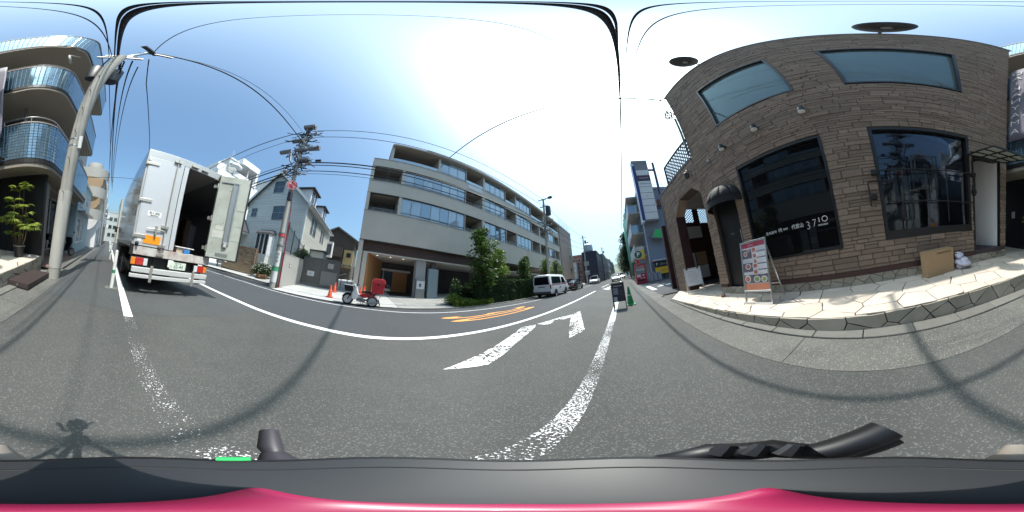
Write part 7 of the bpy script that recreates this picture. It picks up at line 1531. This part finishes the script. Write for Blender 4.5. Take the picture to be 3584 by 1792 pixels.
ps = thing('parking_sign', 'round green parking sign with white letter on yellow box', 'sign', (2.0, 16.0, 2.9)); MB().box(2.0, 2.65, 16.05, 16.5, 2.95, 3.85).build('yellow_box', mat('sign_yellow', (.75, .45, .02), .4), ps, w=True)
b = MB(); b.lathe([(.001, -.04), (.44, -.04), (.44, .04), (.001, .04)], (2.0, 16.0, 3.4), axis='y', n=28); b.build('rim', MATS['yellowed_paper'], ps, w=True); b = MB(); b.lathe([(.001, -.05), (.38, -.05), (.38, -.03), (.001, -.03)], (2.0, 16.0, 3.4), axis='y', n=28); b.build('green_disc', mat('sign_dark_green', (.015, .10, .05), .4), ps, w=True); text('sign_lettering', 'P', .58, whitesig, ps, frame((0, -.055, .5), (1, 0, 0), (0, 0, 1)), offset=.012); b = MB(); b.tube([(2.6, 16.2, 3.4), (3.3, 17.1, 3.4)], .04, 6); b.build('arm', alum, ps, w=True)
MB().box(1.7, 2.0, 16.0, 16.06, 2.55, 2.85).build('red_tag', mat('sign_tag_red', (.5, .03, .06), .4), ps, w=True); MB().box(2.02, 2.55, 16.0, 16.06, 2.6, 2.8).build('grey_tag', MATS['sign_case_grey'], ps, w=True)
ys = thing('parking_price_banner', 'yellow and black parking price banner under the canopy', 'sign', (4.6, 16.6, 1.2)); MB().box(3.6, 5.9, 16.58, 16.62, 1.15, 1.85).build('yellow_panel', MATS['sign_yellow'], ys, w=True); MB().box(3.6, 5.9, 16.58, 16.62, 1.86, 2.4).build('black_panel', MATS['chassis_black'], ys, w=True)
text('sign_lettering', 'P', .4, whitesig, ys, frame((-.75, -.025, .95), (1, 0, 0), (0, 0, 1))); text('sign_lettering', 'パーク24h', .3, boardw, ys, frame((.25, -.025, .92), (1, 0, 0), (0, 0, 1))); text('sign_lettering', '60分400円', .3, mat('sign_orange_ink', (.65, .16, .02), .5), ys, frame((.2, -.025, .3), (1, 0, 0), (0, 0, 1)))
for x in (3.7, 5.8): b = MB(); b.tube([(x, 16.65, gz(16.6)), (x, 16.65, 2.4)], .02, 6); b.build('banner_post', alum, ys, w=True)
vd = thing('vending_machine', 'red drinks vending machine at the side street corner', 'vending machine', (1.95, 16.2, gz(16.2) + .02)); vr = mat('vending_red', (.45, .02, .05), .35, coat=.3)
MB().box(-.55, .55, -.4, .4, 0, 1.85).build('cabinet', vr, vd, bevel=.03); MB().box(-.46, .4, -.412, -.4, .95, 1.7).build('display_window', aptgl2, vd)
for k in range(3):
    for j in range(8): b = MB(); b.lathe([(.001, 0), (.033, 0), (.033, .14), (.02, .17), (.001, .17)], (-.4 + j * .105, -.425, 1.02 + k * .22), n=8); b.build('drink_sample', (mat('can_a', (.1, .3, .2), .4), mat('can_b', (.6, .6, .55), .4), mat('can_c', (.45, .2, .05), .4))[(j * 3 + k) % 3], vd)
MB().box(-.45, -.05, -.415, -.4, .62, .88).build('button_panel', boardw, vd); MB().box(.1, .3, -.415, -.4, .7, .82).build('coin_panel', boardw, vd); MB().box(-.42, .35, -.415, -.4, .2, .38).build('dispensing_slot', blk, vd); text('vending_lettering', 'Drink', .2, whitesig, vd, frame((.1, -.415, .5), (1, 0, 0), (0, 0, 1)))
for i, (x, lab) in enumerate(((3.0, 'grey recycling bin nearest the vending machine'), (3.42, 'grey recycling bin in the middle of the three'), (3.84, 'grey recycling bin farthest from the vending machine'))):
    t = thing('recycling_bin', lab, 'bin', (x, 16.35, gz(16.35) + .01), group='recycling bins'); MB().box(-.18, .18, -.2, .2, 0, .72).build('bin_body', mat('bin_grey', (.3, .31, .33), .5), t, bevel=.02); MB().box(-.19, .19, -.21, .21, .72, .86).build('bin_lid', mat('bin_lid_grey', (.4, .41, .43), .5), t, bevel=.02); b = MB(); b.lathe([(.001, 0), (.06, 0), (.06, .01), (.001, .01)], (0, -.215, .78), axis='y', n=12); b.build('bin_hole', blk, t)
# green scaffold sheeting and street trees beyond
gn = thing('scaffold_sheeting', 'green scaffold sheeting hanging on a building past the slate one', 'scaffold', (2.2, 30, gz(30))); gnm = mat('scaffold_green', (.05, .22, .15), .7, var=.2, vs=1.2, bump=.3, bs=4)
b = MB(); rings = []
for i in range(15): y_ = 26.8 + i * .6; rings.append([(2.15 + .1 * math.sin(y_ * 2.3 + z_ * .6), y_, gz(y_) + z_) for z_ in (.6, 4, 8, 12)])
o_ = b.loft(rings, closed=False, cap=False).build('sheeting', gnm, gn, w=True, smooth='all'); o_.modifiers.new('thick', 'SOLIDIFY').thickness = .03
for k in range(5): b = MB(); b.tube([(2.35, 26.8 + k * 2.1, .6), (2.35, 26.8 + k * 2.1, 13.4)], .03, 6); b.build('scaffold_tube', steel, gn, w=True)
MB().box(2.6, 9, 26.6, 35.4, .3, 11.5).build('building_core', cream, gn, w=True)
for i, (x, y_, h, r_, lab) in enumerate(((2.4, 38, 10.5, 2.3, 'dark street tree right behind the green sheeting'), (2.8, 48, 11, 3.2, 'large dark street tree down the right side'), (2.6, 62, 11, 3.6, 'farther dark street tree at the right of the vanishing point'), (2.0, 85, 12, 4.5, 'farthest hazy street tree closing the view'))): tree('roadside_tree', lab, (x, y_, gz(y_)), h, 2.2, r_, 40, 90, .42, leafF, 60 + i, 'dark trees down the right side', trunk_r=.16)
# ------------------------------------------------------------------ left side of the far street
dk = mat('dark_indigo_wall', (.030, .032, .055), .6, var=.15); rb = mat('red_brick_wall', (.26, .14, .115), .85, var=.15, vs=3, bump=.3, bs=40); brn = mat('brown_tile_wall', (.27, .215, .185), .8, var=.06, vs=1.5)
nb = simple_building('brown_tile_building', 'plain brown tiled building adjoining the apartment block', -22, -11.4, 31.2, 39.5, .8, 14.4, brn, roof=alum); b = MB()
for k in range(8): b = MB(); b.tube([(-11.5, 31.4 + k * 1.15, 14.6), (-11.5, 31.4 + k * 1.15, 16.0)], .03, 5); b.build('roof_fence_post', alum, nb, w=True)
for z_ in (15.0, 15.5, 16.0): b = MB(); b.tube([(-11.5, 31.4, z_), (-11.5, 39.4, z_)], .025, 5); b.build('roof_fence_rail', alum, nb, w=True)
facade_windows(nb, 'x', -11.4, (5, 8, 11), (37.5,), (.7, .9), hgl, alum)
nb = simple_building('red_brick_building', 'distant red brick block left of the dark corner building', -16, -9.8, 45, 52, 1.0, 9.6, rb); facade_windows(nb, 'y', 45, (3.5, 6, 8.2), (-14.5, -12.8, -11.2), (.9, 1.1), hgl, trim, -1)
nb = simple_building('pale_blue_tower', 'slim pale blue glazed stair tower beside the red brick block', -12.6, -11.6, 43.2, 44.6, 1.0, 7.3, mat('pale_blue_panel', (.42, .55, .60), .5)); facade_windows(nb, 'y', 43.2, (2, 3.3, 4.6, 5.9), (-12.1,), (.7, 1.0), aptgl2, trim, -1)
nb = simple_building('dark_corner_building', 'dark indigo corner building with white water tank on the roof', -8.6, -5.05, 38, 50, .8, 8.7, dk, roof=dk); facade_windows(nb, 'y', 38, (3.9, 6.1), (-7.7,), (1.1, .9), aptgl2, alum, -1); facade_windows(nb, 'x', -5.05, (3, 5.2, 7.2), (39.5, 42, 44.5, 47), (1.1, 1.2), hgl, alum, 1); MB().box(-6.4, -5.2, 37.9, 38, 1.2, 3.2).build('garage_door', MATS['sign_case_grey'], nb, w=True); MB().box(-8.2, -7.4, 37.85, 38, 4.0, 4.3).build('wall_sign', boardw, nb, w=True)
b = MB(); b.lathe([(.001, 0), (1.15, 0), (1.2, .2), (1.15, 1.5), (.6, 1.9), (.3, 2.0), (.28, 2.4), (.001, 2.45)], (-7.2, 40, 9.4), n=20); b.build('water_tank', mat('tank_pale_blue', (.50, .58, .62), .5), nb, w=True, smooth=True); MB().box(-8.3, -6.1, 38.8, 41.2, 8.9, 9.4).build('tank_stand', alum, nb, w=True)
for i, (x, y0, y1, h, m, lab) in enumerate(((-4.6, 50.5, 60, 9.2, mat('charcoal_tile', (.10, .10, .11), .7, var=.1), 'charcoal mid-rise just past the dark corner building'), (-4.2, 60.5, 72, 8.6, cream, 'cream mid-rise two doors past the dark corner building'), (-4.0, 72.5, 86, 9.4, mat('slate_tile', (.16, .17, .19), .7, var=.1), 'slate mid-rise far along the left side'), (-3.6, 86.5, 110, 9, brn, 'brown mid-rise at the far end of the left side'))):
    nb = simple_building('street_building', lab, x - 8, x, y0, y1, 1, h + gz(y0) - 1, m); facade_windows(nb, 'x', x, [z_ + gz(y0) for z_ in (2, 4.5, 7) if z_ < h - 1.5], [y0 + 1.6 + 2.6 * k for k in range(int((y1 - y0 - 1.6) / 2.6))], (1.3, 1.3), hgl, alum, 1); MB().box(x - 6, x - 2, y0 + 2, y0 + 5, h + gz(y0) - 1, h + gz(y0) + .6).build('roof_hut', m, nb, w=True)
for i, (x, y0, y1, h, lab) in enumerate(((4.2, 40, 56, 6, 'low grey building behind the right side trees'), (4.6, 57, 80, 7, 'second low building behind the right side trees'), (3.8, 95, 125, 10, 'block closing the right end of the street'))):
    nb = simple_building('street_building', lab, x, x + 9, y0, y1, 1, h + gz(y0), (gm_, cream, gm_)[i]); facade_windows(nb, 'x', x, [z_ + gz(y0) for z_ in (2, 4.5) if z_ < h], [y0 + 2 + 3 * k for k in range(int((y1 - y0 - 2) / 3))], (1.3, 1.3), hgl, alum, -1)
# ------------------------------------------------------------------ camera tripod under the lens
RV = Vector((ROT[0][0], ROT[1][0], ROT[2][0])); FV = Vector((ROT[0][1], ROT[1][1], ROT[2][1])); UPV = Vector((ROT[0][2], ROT[1][2], ROT[2][2])); C0 = Vector((0, 0, CAMH))
def rig(lon, rad, d): a = R_(lon); return C0 + RV * rad * math.sin(a) + FV * rad * math.cos(a) - UPV * d
base = C0 - UPV * (CAMH / UPV.z)
tp3 = thing('tripod', 'black tripod with panoramic camera right below the viewpoint', 'tripod', (base.x, base.y, gz(base.y)))
plm = mat('tripod_grey_plastic', (.028, .030, .034), .5, var=.08, vs=30); plb = mat('tripod_black', (.010, .010, .012), .45, var=.1); mag = mat('magenta_shell', (.31, .02, .075), .35, coat=.3)
def ring(b, prof, n=40, sq=0.0):
    rings = []
    for rad, d in prof: rings.append([rig(360 * j / n, rad * (1 + sq * math.cos(R_(4 * (360 * j / n) + 180)) * .5), d) for j in range(n)])
    return b.loft(rings)
b = MB(); rings = []
ca = lambda j: math.cos(2 * math.pi * j / 32); sa = lambda j: math.sin(2 * math.pi * j / 32)
for d in (.05, .07, .09, .105, .119): rings.append([C0 + RV * d * .150 * ca(j) * abs(ca(j)) ** 1.5 + FV * d * .050 * sa(j) - UPV * d for j in range(32)])
b.loft(rings); b.build('camera_shell', mag, tp3, w=True, smooth='all')
ring(MB(), ((.012, .118), (.040, .122), (.0435, .127), (.044, .137), (.040, .142), (.01, .143)), sq=.07).build('mounting_plate', plm, tp3, w=True, smooth=True)
ring(MB(), ((.01, .145), (.046, .147), (.048, .152), (.047, .165), (.03, .17)), sq=.05).build('plate_clamp', plb, tp3, w=True, smooth=True)
b = MB(); b.tube([rig(-80, .044, .160), rig(-84, .060, .158)], [.009, .005], 14); b.tube([rig(-84, .060, .157), rig(-85, .066, .156), rig(-85.5, .084, .155)], [.0042, .0056, .0052], 16); b.build('clamp_knob', mat('ribbed_knob', (.045, .04, .05), .5), tp3, w=True, smooth=True)
b = MB(); b.tube([rig(52, .052, .160), rig(70, .062, .163), rig(92, .068, .165), rig(112, .064, .165)], [.006, .010, .010, .008], 12); b.build('pan_lever', plb, tp3, w=True, smooth='all')
b = MB(); b.tube([rig(108, .062, .163), rig(120, .072, .160), rig(131, .086, .157)], [.010, .011, .012], 14); b.tube([rig(112, .062, .170), rig(133, .082, .168)], [.008, .009], 12); b.build('lever_grip', plb, tp3, w=True, smooth=True)
b = MB(); b.tube([rig(178, .046, .16), rig(178, .058, .16), rig(178, .068, .158)], [.014, .009, .006], 12); b.build('bubble_level', mat('beige_cap', (.34, .30, .26), .5), tp3, w=True, smooth=True)
b = MB(); b.tube([rig(-92, .0405, .1195), rig(-104, .0405, .1195)], .0016, 8); b.build('level_vial', mat('vial_green', (.05, .5, .15), .2), tp3, w=True)
b = MB(); b.tube([C0 - UPV * .165, C0 - UPV * .34], [.024, .022], 16); b.tube([C0 - UPV * .34, C0 - UPV * .75], .013, 12); b.build('centre_column', plb, tp3, w=True, smooth=True)
ring(MB(), ((.02, .33), (.045, .34), (.045, .39), (.02, .40)), n=18).build('shoulder', plb, tp3, w=True)
for k in range(3):
    a = -60 + 120 * k; p0 = rig(a, .035, .365); ax = R_(a); h = Vector((RV.x * math.sin(ax) + FV.x * math.cos(ax), RV.y * math.sin(ax) + FV.y * math.cos(ax), 0)).normalized(); f = base + h * .34; f.z = gz(f.y) + .012
    m_ = p0.lerp(f, .5); b = MB(); b.tube([p0, m_], .014, 10); b.build('upper_leg', plb, tp3, w=True, smooth=True); b = MB(); b.tube([m_, f], .010, 10); b.build('lower_leg', plm, tp3, w=True, smooth=True); b = MB(); b.lathe([(.001, -.012), (.016, -.012), (.014, .02), (.001, .022)], f, n=12); b.build('rubber_foot', rubber, tp3, w=True); b = MB(); b.tube([p0.lerp(f, .45), (C0 - UPV * .72)], .006, 6); b.build('spreader', plb, tp3, w=True)
for rad_, d_ in ((.0425, .1262), (.033, .1212)):
    b = MB(); b.tube([rig(360 * j / 48, rad_ * (1 + .035 * math.cos(R_(4 * 7.5 * j + 180))), d_) for j in range(49)], .0006, 6, cap=False); b.build('plate_groove', ga, tp3, w=True)
for lon_ in (72, 84, 96): b = MB(); b.tube([rig(lon_, .058, .158), rig(lon_ + 4, .0665, .152)], [.006, .004], 8); b.build('lever_knuckle', plb, tp3, w=True)
